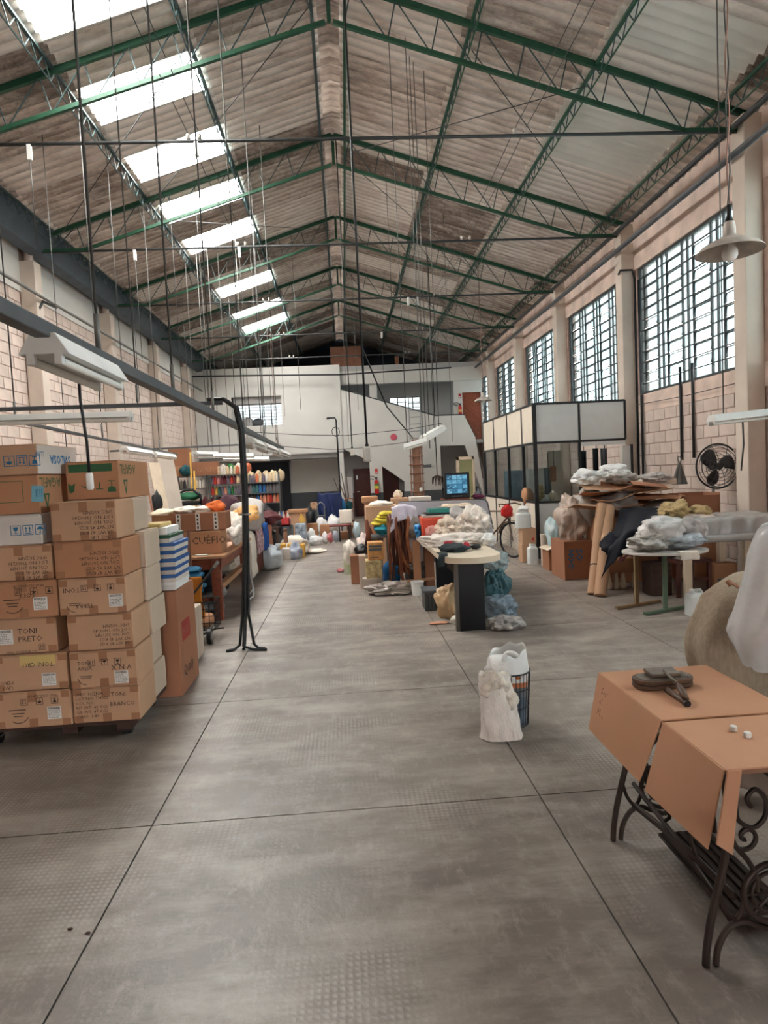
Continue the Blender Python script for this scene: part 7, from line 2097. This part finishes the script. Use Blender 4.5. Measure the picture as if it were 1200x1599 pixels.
# cartons and spindles below it
r = rect(952, 873, 1002, 895, 8.2)
tag(MB().box(r[0], r[1], 8.25, 8.6, r[2], r[3]).build('shelf_board', M_CARD2, None, bevel=.01), 'brown board resting on the white spindles below the black cloth', 'board')
for i, px in enumerate((963, 976, 989, 1011)):
    a = PZ(px, 925, 0); z1 = r[2] - .002; k = z1
    tag(MB().lathe([(.035, 0), (.042, .02), (.045, k * .3), (.03, k * .55), (.038, k * .6), (.026, k * .66), (.022, k * .95), (.03, k)], (a.x, 8.32, 0), 14).build('white_spindle', M_CREAM, None, smooth=True), ['leftmost', 'second', 'third', 'rightmost'][i] + ' white turned spindle under the brown board', 'spindle', 'white spindles')
a = rect(940, 892, 958, 925, 8.3)
carton('small brown carton left of the white spindles', a[0], a[1], 8.3, 8.5, 0, a[3], M_CARD3, None, tape='none')
M_REDWOOD = mat('dark_red_wood', (72, 36, 28), .6, var=.25, scale=4)
t = thing('wooden_chair', 'dark red wooden chair standing under the plastic-covered table', 'chair', (P(1095, 920, 7.6).x, 7.75, 0))
cx0, cx1 = P(1060, 900, 7.55).x, P(1108, 900, 7.55).x
for x in (cx0, cx1):
    for y in (7.55, 7.95): MB().box(x - .022, x + .022, y - .022, y + .022, 0, .46 if y < 7.7 else .74).build('leg', M_REDWOOD, t)
MB().box(cx0 - .03, cx1 + .03, 7.53, 7.98, .42, .46).build('seat', M_REDWOOD, t)
for z in (.55, .66): MB().box(cx0, cx1, 7.94, 7.96, z, z + .06).build('back_slat', M_REDWOOD, t)
MB().box(cx0, cx1, 7.54, 7.56, .2, .24).build('stretcher', M_REDWOOD, t)
lump('grey_bag', 'grey-beige bag on the seat of the dark red chair', 'bag', 1062, 872, 1086, 900, 7.6, M_GREYCL, 184, .13, .462, sub=3)
for i, (a_, b_, c_, d_, m, lab) in enumerate(((1116, 880, 1152, 925, M_CARD2, 'brown carton under the plastic-covered table, right of the chair'), (1020, 880, 1050, 925, M_DKWOOD, 'dark wooden box behind the round table leg'), (1130, 905, 1158, 930, M_DADO, 'dark grey box on the floor under the covered table'))):
    r = rect(a_, b_, c_, d_, 7.7 + .12 * (i == 0)); carton(lab, r[0], r[1], 7.7 + .12 * (i == 0), 8.0, 0, r[3], m, None, tape='none')

# round white table on two T-legs
M_TGREEN = mat('grey_green_leg', (96, 116, 96), .5, .2, var=.15, scale=8)
M_TBRASS = mat('brass_brown_leg', (136, 110, 80), .5, .3, var=.15, scale=8)
zr = .685; rc = Vector((P(1040, 862, 6.98).x, 7.0, zr))
t = thing('round_table', 'small white oval table on a green and a brown T-leg, holding packed cloth', 'table', (rc.x, rc.y, 0))
MB().plate([(rc.x + .475 * math.cos(i * PI / 24), rc.y + .36 * math.sin(i * PI / 24)) for i in range(48)], zr - .025, zr).build('top', mat('white_melamine', (212, 206, 200), .4, var=.04), t, bevel=.004)
for px, Y, m, py in ((1040, 6.9, M_TGREEN, 955), (995, 7.25, M_TBRASS, 938)):
    x = P(px, py, Y).x
    MB().box(x - .022, x + .022, Y - .022, Y + .022, .03, zr - .025).build('leg', m, t, bevel=.004)
    lo = P(px - 40, py + 5, Y - .1); hi = P(px + 50, py - 10, Y + .2)
    MB().bar((x - .3, Y - .12, .02), (x + .34, Y + .12, .02), .04, .03).build('foot', m, t)
M_PACK = mat('white_shiny_pack', (208, 206, 204), .22, var=.08, scale=5, spec=.7)
M_PACK2 = mat('clear_pack_film', (182, 178, 172), .15, var=.35, scale=12, spec=.8)
lump('white_pack', 'white cloth folded in shiny plastic, top of the pile on the round table', 'package', 1020, 812, 1078, 848, 6.8, M_PACK, 190, .2, zr + .1, fold=.16, sub=5, square=.7)
lump('clear_pack', 'clear package of cloth lying on the round table, left of two', 'package', 999, 834, 1060, 858, 6.75, M_PACK2, 191, .2, zr + .001, fold=.32, sub=5, ffreq=6)
lump('clear_pack', 'clear package of cloth with blue on the round table, right of two', 'package', 1050, 836, 1112, 857, 6.75, mat('blue_clear_pack', (176, 186, 194), .15, var=.3, scale=10, spec=.8), 192, .2, zr + .001, fold=.32, sub=5, ffreq=6)
lump('grey_pack', 'greyish package behind the white one on the round table', 'package', 1066, 812, 1108, 842, 7.0, M_GREYCL, 193, .16, zr + .08, fold=.2)
c0 = P(1078, 858, 6.62)
tag(MB().sheet(lambda u, v: (c0.x - .1 + .2 * u + .006 * math.sin(v * 9), 6.70 - .07 * min(1, v * 2) - .012 * math.sin(u * 9), zr + .012 + (0 if v < .5 else -(v - .5) * .17)), 10, 12, .01).build('white_towel', M_WCLOTH, None, smooth=True), 'small folded white towel hanging over the round table edge', 'towel')
jerrycan('white jerrycan on the floor right of the round table', 1079, 922, 1108, 963, 6.6, 0., .16)

# ------------------------------------------------------------------ covered machines at the right edge
M_CANVAS = mat('beige_canvas', (160, 144, 124), .95, var=.14, scale=30, bump=.4, bscale=60, stretch=(2, 2, .6))
YM = 3.3
def loft(prof, cx, cy, dx, dy, fold, n=64, seed=0, amp=.03, cut=None):
    """draped cover: rings (z, scale) round an oval with vertical folds that deepen downward"""
    vs = []; N = len(prof)
    for j, (z, k) in enumerate(prof):
        f = j / (N - 1)
        for i in range(n):
            th = 2 * PI * i / n
            w_ = 1 + amp * f * math.sin(th * fold + seed + f * 1.3) + .05 * nz((math.cos(th) * 1.5, math.sin(th) * 1.5, z * 2), 1.2, seed)
            zz = z + (.05 * math.sin(th * 3 + seed) * max(0, f - .7) * 3)
            vs.append((cx + dx * k * w_ * math.cos(th), cy + dy * k * w_ * math.sin(th), zz))
    fs = [(j * n + i, j * n + (i + 1) % n, (j + 1) * n + (i + 1) % n, (j + 1) * n + i) for j in range(N - 1) for i in range(n)] + [tuple(range(n))[::-1]]
    return MB().add(vs, fs)
zT = P(1150, 903, YM).z
xL = P(1085, 1000, YM).x
XRm = xL + .85
cxm = xL + .42
t = thing('covered_machine', 'sewing machine under a beige canvas cover behind the cardboard-topped stand', 'machine', (cxm, YM, 0))
cont = [(1176, 896), (1172, 898), (1150, 903), (1128, 918), (1108, 934), (1099, 958), (1090, 982), (1086, 1005), (1087, 1022), (1091, 1042), (1096, 1060), (1104, 1072)]
cont = [P(px, py, YM) for px, py in cont]
n = 96; vs = []
for j, q in enumerate(cont):
    f = j / (len(cont) - 1)
    hw = (XRm - q.x) / 2; cx_ = (XRm + q.x) / 2
    dy_ = .27 * min(1, .25 + hw / .42 * .75)
    for i in range(n):
        th = 2 * PI * i / n
        pl_ = math.sin(th * 5 + 1.0 + .4 * f) * .5 + math.sin(th * 11 + 2) * .22 + nz((math.cos(th) * 2, math.sin(th) * 2, f * 2), 1.3, 8) * .8
        slit = -.9 * math.exp(-((th - 4.45) / .1) ** 2)
        edge = 1 - math.exp(-((th - PI) / .35) ** 2)
        w_ = 1 + (pl_ * .2 + slit * .45) * f ** .7 * (.35 + .65 * edge)
        hem = (.06 * math.sin(th * 2 + .6) + .05 * math.sin(th * 5 + 1.0)) * max(0, f - .55) / .45 * edge
        vs.append((cx_ + hw * w_ * math.cos(th), YM + dy_ * w_ * math.sin(th), q.z - hem))
fs = [(j * n + i, j * n + (i + 1) % n, (j + 1) * n + (i + 1) % n, (j + 1) * n + i) for j in range(len(cont) - 1) for i in range(n)] + [tuple(range(n))[::-1]]
MB().add(vs, fs).build('canvas_cover', M_CANVAS, t, smooth=True)
MB().tube([Vector(vs[(len(cont) - 1) * n + i]) for i in range(n)], .006, 6, closed=True).build('hem', M_CANVAS, t, smooth=True)
hp = P(1109, 1058, YM - .2)
blob(MB(), (hp.x, YM - .2, hp.z), (.05, .05, .035), 6, sub=3, amp=.1, fold=.1).build('machine_arm', mat('navy_machine', (40, 46, 62), .4, var=.2, scale=14), t, smooth=True)
blob(MB(), (cxm, YM - .02, zT - .4), (.2, .12, .12), 5, sub=3, amp=.1, fold=.05).build('machine_head', mat('navy_machine', (40, 46, 62), .4, var=.2, scale=14), t, smooth=True)
for x in (cxm - .16, cxm + .2):
    for y in (YM - .12, YM + .15): MB().box(x - .02, x + .02, y - .02, y + .02, 0, zT - .5).build('leg', M_REDWOOD, t)
MB().box(cxm - .22, cxm + .3, YM - .16, YM + .2, zT - .6, zT - .56).build('table_top', M_REDWOOD, t)
a = P(1144, 916, YM - .22)
tag(MB().sheet(lambda u, v: (a.x - .03 + .06 * u, a.y - .02 + .03 * v, a.z + .004 + .01 * math.sin(u * 5) + .02 * v), 6, 3, .004).build('cloth_tag', M_CARD3, None), 'small brown tag lying on the beige canvas cover', 'tag')
M_VEIL = mat('milky_plastic_veil', (206, 206, 206), .25, var=.08, scale=4, tr=.12, spec=.6)
YP = 2.78
pc_ = [P(px, py, YP) for px, py in ((1200, 822), (1196, 830), (1190, 846), (1182, 868), (1174, 893), (1168, 920), (1162, 948), (1156, 975), (1152, 996), (1154, 1014), (1160, 1030), (1164, 1040))]
cx2 = pc_[5].x + .42; XP = cx2 + .45
t = thing('plastic_cover', 'milky plastic cover hanging over the tall machine at the right edge', 'plastic sheet', (cx2, YP, 0))
vs = []; n = 90
for j, q in enumerate(pc_):
    f = j / (len(pc_) - 1); hw = (XP - q.x) / 2; cx_ = (XP + q.x) / 2; dy_ = .23 * min(1, .3 + hw / .4 * .7)
    for i in range(n):
        th = 2 * PI * i / n
        wv = math.sin(th * 7 + 2 * f) * .05 + nz((math.cos(th) * 2.5, math.sin(th) * 2.5, f * 2.5), 1.5, 4) * .16 + .05 * nz((math.cos(th) * 6, math.sin(th) * 6, f * 6), 1.5, 9)
        ed = 1 - math.exp(-((th - PI) / .3) ** 2)
        hem = (.05 * math.sin(th * 4) - .05 * math.sin(th * 2 + 1)) * max(0, f - .6) / .4 * ed
        vs.append((cx_ + hw * (1 + wv * f ** .6 * ed) * math.cos(th), YP + dy_ * (1 + wv * f ** .6) * math.sin(th), q.z - hem))
fs = [(j * n + i, j * n + (i + 1) % n, (j + 1) * n + (i + 1) % n, (j + 1) * n + i) for j in range(len(pc_) - 1) for i in range(n)] + [tuple(range(n))[::-1]]
MB().add(vs, fs).build('cover', M_VEIL, t, smooth=True)
zt2 = pc_[0].z
MB().box(cx2 - .1, cx2 + .36, 2.68, 2.9, .5, zt2 - .12).build('machine_body', M_DADO, t, bevel=.02)
for x in (cx2 - .08, cx2 + .33):
    MB().bar((x - .05, 2.64, 0), (x, 2.7, .52), .03).build('leg', M_REDWOOD, t); MB().bar((x - .05, 2.94, 0), (x, 2.88, .52), .03).build('leg', M_REDWOOD, t)
lf = P(1170, 1060, 3.0)
skirt = tag(MB().sheet(lambda u, v: (lf.x - .15 + .5 * u, 3.0 + .12 * math.sin(u * 8) * v - .05 * v, .42 - .4 * v), 20, 10, .004).build('plastic_skirt', mat('brownish_film', (150, 132, 118), .3, var=.15, scale=5, tr=.25), None, smooth=True), 'brownish clear plastic hanging to the floor under the milky cover', 'plastic sheet')
yp = P(1180, 1098, 2.75)
MB().sheet(lambda u, v: (yp.x - .04 + .1 * u, 2.93 - .03 * v, yp.z + .03 - .05 * u + .02 * v), 6, 3, .003).build('yellow_label', mat('yellow_sticker', (214, 190, 50), .6, var=.05), skirt)
# ------------------------------------------------------------------ treadle stand with a cardboard top, right foreground
M_IRON = mat('brown_black_cast_iron', (54, 42, 36), .55, .4, var=.25, scale=12)
SX0, SX1, SYN, SYF = 1.12, 1.56, 1.98, 2.72
t = thing('treadle_stand', 'cast-iron treadle sewing stand covered with cardboard in the right foreground', 'sewing stand', (1.35, 2.35, 0))
MB().box(1.13, 1.60, 1.86, 2.82, .715, .735).build('table_board', M_OLDWOOD, t, bevel=.004)


def arcpts(cx, cz, r0, r1, a0, a1, n=14):
    return [(cx + (r0 + (r1 - r0) * k / n) * math.cos(math.radians(a0 + (a1 - a0) * k / n)), cz + (r0 + (r1 - r0) * k / n) * math.sin(math.radians(a0 + (a1 - a0) * k / n))) for k in range(n + 1)]


def smooth(pts, n=6):
    """Catmull-Rom through (x, z) points"""
    out = []
    for i in range(len(pts) - 1):
        p0, p1, p2, p3 = pts[max(i - 1, 0)], pts[i], pts[i + 1], pts[min(i + 2, len(pts) - 1)]
        for k in range(n):
            s = k / n
            out.append(tuple(.5 * (2 * p1[d] + (p2[d] - p0[d]) * s + (2 * p0[d] - 5 * p1[d] + 4 * p2[d] - p3[d]) * s * s + (3 * p1[d] - p0[d] - 3 * p2[d] + p3[d]) * s ** 3) for d in (0, 1)))
    return out + [pts[-1]]


xc = 1.355
def side_frame(y, nm):
    fr = MB().bar((SX0 + .05, y, .70), (SX1 + .03, y, .70), .03, .025).build('side_frame', M_IRON, t)
    def strap(pts, r, sub=True, name='scroll'):
        for s in (1, -1):
            MB().tube([(xc + s * (x - xc), y, z) for x, z in pts], r, 8).build(name, M_IRON, fr, smooth=True)
    strap(smooth([(1.185, .70), (1.20, .6), (1.205, .48), (1.19, .36), (1.165, .26), (1.14, .16), (1.125, .07), (1.12, .006)]), .013, name='leg')
    strap(smooth([(1.155, .006), (1.165, .07), (1.20, .13), (1.25, .15), (1.30, .13), (xc - .001, .11)]), .011, name='foot_arch')
    strap(smooth([(1.168, .27), (1.19, .2), (1.225, .16), (1.25, .2), (1.262, .27), (1.29, .3)]), .008)
    strap(smooth([(1.205, .5), (1.225, .42), (1.27, .36), (1.3, .3), (1.3, .25)]), .009)
    strap(smooth([(1.2, .62), (1.23, .56), (1.24, .5), (1.29, .47), (1.33, .5), (1.335, .56), (1.3, .6), (1.27, .57), (1.285, .54)]), .008)
    strap(arcpts(1.265, .44, .05, .008, 200, 620, 22), .008)
    strap(smooth([(1.19, .70), (1.24, .66), (1.3, .68), (xc - .001, .64)]), .009)
    for r_, q in ((.1, .011), (.072, .007)):
        MB().tube([(xc + r_ * math.cos(i * PI / 16), y, .24 + r_ * math.sin(i * PI / 16)) for i in range(32)], q, 8, closed=True).build('medallion_ring', M_IRON, fr, smooth=True)
    for k in range(8):
        MB().tube([(xc, y, .24), (xc + .1 * math.cos(k * PI / 4), y, .24 + .1 * math.sin(k * PI / 4))], .006, 6).build('medallion_spoke', M_IRON, fr)
    MB().tube([(xc, y, .34), (xc, y, .64)], .009, 8).build('centre_bar', M_IRON, fr)
side_frame(SYN, 'near'); side_frame(SYF, 'far')
# crossed braces with scrolls along the back, treadle plate and flywheel
yb_ = 1.50
MB().tube([(1.22, SYF, .16), (1.24, 2.35, .2), (1.22, SYN, .24)], .013, 8).build('brace', M_IRON, t, smooth=True)
MB().tube([(1.22, SYN, .14), (1.235, 2.35, .2), (1.22, SYF, .26)], .010, 8).build('brace', M_IRON, t, smooth=True)
for c_, s in ((2.2, 1), (2.5, -1)):
    MB().tube([(1.235, c_ + s * (.06 - .05 * k / 22) * math.cos(k * .36), .32 + (.07 - .06 * k / 22) * math.sin(k * .36)) for k in range(23)], .008, 7).build('brace_scroll', M_IRON, t, smooth=True)
    MB().tube([(1.235, c_ + s * .06, .32), (1.235, c_ + s * .07, .26), (1.235, c_ + s * .02, .215)], .008, 7).build('brace_scroll', M_IRON, t, smooth=True)
tp = thing('treadle_plate', None, None, (0, 0, 0)); 
bpy.data.objects.remove(tp)
tr = MB().box(1.28, 1.5, 2.1, 2.62, .07, .082).build('treadle_plate', M_IRON, t)
for k in range(6): MB().box(1.29 + k * .036, 1.305 + k * .036, 2.11, 2.61, .082, .09).build('treadle_rib', M_IRON, tr)
fw = MB().tube([(1.42, SYF - .1 + .0, .36 + .0)] * 0 + [(1.40 + .16 * math.cos(i * PI / 18), SYF - .06, .36 + .16 * math.sin(i * PI / 18)) for i in range(36)], .012, 8, closed=True).build('flywheel', M_IRON, t, smooth=True)
for k in range(6): MB().tube([(1.40, SYF - .06, .36), (1.40 + .16 * math.cos(k * PI / 3), SYF - .06, .36 + .16 * math.sin(k * PI / 3))], .007, 6).build('flywheel_spoke', M_IRON, fw)

# the two folded cardboard sheets lying on it
M_CARDT = mat('tan_card_sheet', (194, 146, 114), .8, var=.06, scale=3, bump=.1, bscale=70, spec=.25)
M_CARDT2 = mat('tan_card_sheet_near', (194, 146, 115), .8, var=.06, scale=3, bump=.1, bscale=70, spec=.25)
def quad(a, b, c, d, th=.004, bow=0., n=8):
    """sheet through four corner points a-b (top edge), c-d (bottom edge)"""
    a, b, c, d = map(Vector, (a, b, c, d))
    nn = (b - a).cross(c - a).normalized()
    return lambda u, v: a.lerp(b, u).lerp(c.lerp(d, u), v) + nn * (bow * math.sin(u * PI) * math.sin(v * PI))
ZC = .744
def cardboard(lab, ya, yb, fl_c, fl_d, hand=None, endflap=False, nm=M_CARDT):
    k = thing('cardboard_sheet', lab, 'cardboard', (1.35, (ya + yb) / 2, ZC), 'cardboard sheets on the treadle stand')
    e = 1.118
    MB().sheet(quad((e, ya, ZC), (e, yb, ZC), (1.62, ya, ZC + .001), (1.62, yb, ZC + .001), bow=.003), 10, 10, .005).build('top_panel', nm, k, smooth='auto')
    MB().sheet(quad((e - .002, ya, ZC - .001), (e - .002, yb, ZC - .001), fl_c, fl_d, bow=-.012), 12, 8, .005).build('front_flap', nm, k, smooth='auto')
    return k
ym_ = PZ(1033, 1127, ZC).y
fa_far, fa_near = P(921, 1138, 2.80), P(1000, 1221, 2.33)
k1 = cardboard('tan cardboard sheet on the far half of the treadle stand, holding the wooden tools', 2.815, ym_ + .004, fa_far, fa_near)
fb_far, fb_near = P(1009, 1234, 2.28), P(1107, 1326, 1.93)
k2 = cardboard('tan cardboard sheet on the near half of the treadle stand, holding two white caps', ym_ - .006, 1.845, fb_far, fb_near, nm=M_CARDT2)
e0, e1, e2, e3 = PZ(1140, 1203, ZC), Vector((1.62, 1.845, ZC)), P(1118, 1318, 1.84), P(1143, 1334, 1.86)
MB().sheet(quad((1.12, 1.842, ZC - .002), (1.165, 1.842, ZC - .002), e2, e3, bow=.006), 8, 6, .005).build('end_flap', M_CARDT2, k2, smooth='auto')
MB().tube([(1.12, ym_ + .003, ZC + .002), (1.3, ym_ + .002, ZC + .003), (1.6, ym_ - .003, ZC + .003)], .004, 6).build('crease', M_CARD2, k1)
ru = (Vector((0, -1, 0)), (Vector((1.118, 2.7, ZC)) - P(921, 1138, 2.80)).normalized())
dn = ((Vector((1.118, 2.8, ZC)) - fa_far).normalized())
lettering('Serv\nobras\nM L', .045, Vector((1.118, 2.74, ZC)) - dn * .07 + Vector((-.012, 0, -.004)), (0, -1, 0), dn, M_OLDWOOD, k1)
# wooden box with rounded ends, paddle plate and handles
M_TOOL = mat('dark_tool_wood', (92, 70, 54), .5, var=.3, scale=12, stretch=(1, 4, 4))
M_TOOLG = mat('worn_grey_metal', (120, 108, 96), .4, .5, var=.3, scale=16)
oc = PZ(1035, 1064, ZC + .02); oc.z = ZC + .006
t = thing('oval_wooden_tool', 'flat oval wooden tool with a grey worn top, lying across the far cardboard', 'tool', oc)
def stad(L, W_, cx, cy, ang_, n=10):
    q = []
    for s, a0 in ((1, -90), (-1, 90)):
        for i in range(n + 1):
            th = math.radians(a0 + 180 * i / n); q.append((s * (L / 2 - W_ / 2) + W_ / 2 * math.cos(th), W_ / 2 * math.sin(th)))
    return [(cx + x * math.cos(ang_) - y * math.sin(ang_), cy + x * math.sin(ang_) + y * math.cos(ang_)) for x, y in q]
A_ = .04
MB().plate(stad(.255, .125, oc.x, oc.y, A_), oc.z, oc.z + .016).build('lower_board', M_TOOL, t, bevel=.003)
MB().plate(stad(.248, .118, oc.x, oc.y, A_), oc.z + .016, oc.z + .02).build('joint', M_BLACK, t)
MB().plate(stad(.255, .125, oc.x, oc.y, A_), oc.z + .02, oc.z + .036).build('upper_board', M_TOOL, t, bevel=.003)
MB().plate(stad(.225, .098, oc.x, oc.y, A_), oc.z + .036, oc.z + .039).build('worn_face', M_TOOLG, t)
for i in range(9): MB().box(oc.x + .01 + i * .011, oc.x + .016 + i * .011, oc.y - .036, oc.y + .036, oc.z + .039, oc.z + .042).build('rib', M_TOOLG, t)
pc = PZ(1034, 1048, ZC + .06)
t = thing('paddle', 'square grey paddle with a wooden handle lying on the oval tool', 'tool', (pc.x, pc.y, ZC + .045))
MB().obox((pc.x, pc.y, ZC + .056), (.125, .085, .016), -.05, math.radians(2)).build('plate', M_TOOLG, t, bevel=.004)
h1, h2 = PZ(1060, 1070, ZC + .05), PZ(1072, 1092, ZC + .026)
MB().tube([(pc.x + .005, pc.y - .01, ZC + .066), h1.lerp(Vector((pc.x, pc.y, ZC + .07)), .5), h1], .006, 8).build('shank', M_TOOLG, t, smooth=True)
MB().tube([h1, h1.lerp(h2, .15), h1.lerp(h2, .6), h2], [.008, .013, .015, .012], 12).build('handle', M_TOOL, t, smooth=True)
g1, g2 = PZ(1042, 1077, ZC + .012), PZ(1072, 1098, ZC + .013)
t = thing('wooden_handle_tool', 'short dark wooden handled tool lying in front of the oval tool', 'tool', g1)
MB().tube([g1, g1.lerp(g2, .3), g1.lerp(g2, .7), g2], [.012, .013, .011, .013], 12).build('handle', M_TOOL, t, smooth=True)
MB().tube([g2, g2 + (g2 - g1).normalized() * .012], .014, 12).build('end_knob', M_BLACK, t, smooth='auto')
for i, (px, py) in enumerate(((1146, 1140), (1168, 1150))):
    c = PZ(px, py, ZC + .006)
    t = thing('plastic_stopper', ['small white cap on the near cardboard, farther of two', 'small white cap on the near cardboard, nearer of two'][i], 'cap', (c.x, c.y, ZC + .006), 'white caps')
    MB().lathe([(.011, 0), (.0115, .012), (.0115, .016), (.009, .018)], (c.x, c.y, ZC + .004), 18).build('cap', M_WHITE, t, smooth='auto')
    for k in range(12): MB().obox((c.x + .0115 * math.cos(k * PI / 6), c.y + .0115 * math.sin(k * PI / 6), ZC + .011), (.002, .002, .012), k * PI / 6).build('rib', M_WHITE, t)

# ------------------------------------------------------------------ wire basket with a carrier bag, sack of fringe before it
bc_ = PZ(797, 1128, 0); rT = .142; hB = .36
t = thing('wire_basket', 'black wire basket standing alone in the middle of the floor', 'basket', (bc_.x, bc_.y, 0))
MB().tube([(bc_.x + rT * math.cos(i * PI / 20), bc_.y + rT * math.sin(i * PI / 20), hB) for i in range(40)], .005, 6, closed=True).build('rim', M_BLACK, t, smooth=True)
for z, k in ((.006, .84), (.13, .9), (.25, .95)):
    MB().tube([(bc_.x + rT * k * math.cos(i * PI / 16), bc_.y + rT * k * math.sin(i * PI / 16), z) for i in range(32)], .0035, 5, closed=True).build('hoop', M_BLACK, t, smooth=True)
for i in range(30):
    th = i * 2 * PI / 30
    MB().tube([(bc_.x + rT * .84 * math.cos(th), bc_.y + rT * .84 * math.sin(th), .006), (bc_.x + rT * math.cos(th), bc_.y + rT * math.sin(th), hB)], .0025, 4).build('wire', M_BLACK, t)
k = thing('carrier_bag', 'white carrier bag with grey and orange print lining the wire basket', 'bag', (bc_.x, bc_.y, .01))
for z0, z1, m in ((.012, .2, mat('blue_grey_print_bag', (84, 98, 112), .45, var=.2, scale=7)), (.2, .265, mat('slate_print_bag', (108, 112, 120), .45, var=.1)), (.265, .3, mat('orange_print_bag', (206, 120, 78), .45, var=.1)), (.3, .36, M_WPLAS)):
    def ly(u, v):
        z = z0 + (z1 - z0) * v; r_ = rT * (.82 + .16 * z / hB) - .01
        return (bc_.x + r_ * math.cos(u * 2 * PI), bc_.y + r_ * math.sin(u * 2 * PI), z + .006 * math.sin(u * 6 * PI))
    MB().sheet(ly, 36, 4).build('bag_wall', m, k, smooth=True)
def mouth(u, v):
    th = u * 2 * PI; lift = .5 + .5 * math.sin(th + 1.2)
    r_ = rT * (.98 - .12 * v + .07 * math.sin(3 * th + 2) * v)
    return (bc_.x + r_ * math.cos(th) - .012 * v, bc_.y + r_ * math.sin(th), .35 + v * (.07 + .1 * lift) + .01 * math.sin(7 * th))
MB().sheet(mouth, 48, 8, .003).build('bag_mouth', M_WPLAS, k, smooth=True)
lp = P(770, 1052, bc_.y - .02)
MB().tube([(bc_.x + .0 + .05 * math.cos(i * PI / 12) , bc_.y - .08 + .01 * math.sin(i), .44 + .055 * math.sin(i * PI / 12)) for i in range(-1, 14)], .016, 8).build('bag_handle', M_WPLAS, k, smooth=True)
blob(MB(), (bc_.x - .05, bc_.y - .02, .39), (.1, .1, .07), 8, sub=3, fold=.3).build('crumpled_top', M_WPLAS, k, smooth=True)
blob(MB(), (bc_.x + .03, bc_.y - .095, .345), (.05, .035, .022), 3, sub=3).build('orange_item', mat('orange_item', (200, 110, 40), .6), k, smooth=True)
# white sack of fringe
sc_ = PZ(786, 1166, 0)
yk = bc_.y - .22
xl, xr = P(755, 1150, yk).x, P(814, 1160, yk).x
def sack(u, v):
    th = u * 2 * PI
    zz = v * .385
    wx = (xr - xl) / 2 * (1.0 - .22 * v ** 2 + .14 * math.exp(-v * 10)); wy = .085 * (1 - .45 * v)
    k_ = 1 + .05 * math.sin(th * 5 + v * 4) + .10 * nz((math.cos(th) * 2, math.sin(th) * 2, v * 3), 1.4, 6)
    return ((xl + xr) / 2 - .02 * v + wx * k_ * math.copysign(abs(math.cos(th)) ** .8, math.cos(th)), yk + .08 * v + wy * k_ * math.sin(th), zz + .004 + .015 * math.sin(th * 3) * v)
t = thing('fringe_sack', 'white sack of fringe yarn leaning against the wire basket', 'sack', ((xl + xr) / 2, yk, 0))
MB().sheet(sack, 48, 24).build('sack', mat('white_fringe_sack', (214, 206, 198), .6, var=.1, scale=14, bump=.5, bscale=45, stretch=(2, 2, .6)), t, smooth=True)
blob(MB(), ((xl + xr) / 2 - .015, yk + .06, .31), (.1, .07, .09), 12, sub=4, fold=.4, ffreq=5).build('fringe', mat('creamy_fringe', (212, 202, 188), .9, var=.2, scale=30, bump=.4, bscale=80), t, smooth=True)
blob(MB(), ((xl + xr) / 2 + .06, yk + .03, .22), (.06, .05, .07), 14, sub=3, fold=.4).build('fringe', MATS['creamy_fringe'], t, smooth=True)
# a few crumbs on the floor
for i, (px, py, lab) in enumerate(((587, 1068, 'white scrap of paper on the bare floor left of the basket'), (138, 1458, 'small dark chip on the floor in the left foreground'), (110, 1452, 'thin dark shred on the floor in the left foreground'))):
    c = PZ(px, py, 0)
    soft('floor_scrap', lab, 'scrap', (c.x, c.y, .004), (.011, .006, .004), [M_WHITE, M_DKWOOD, M_DKWOOD][i], 200 + i, floor=0., sub=2)
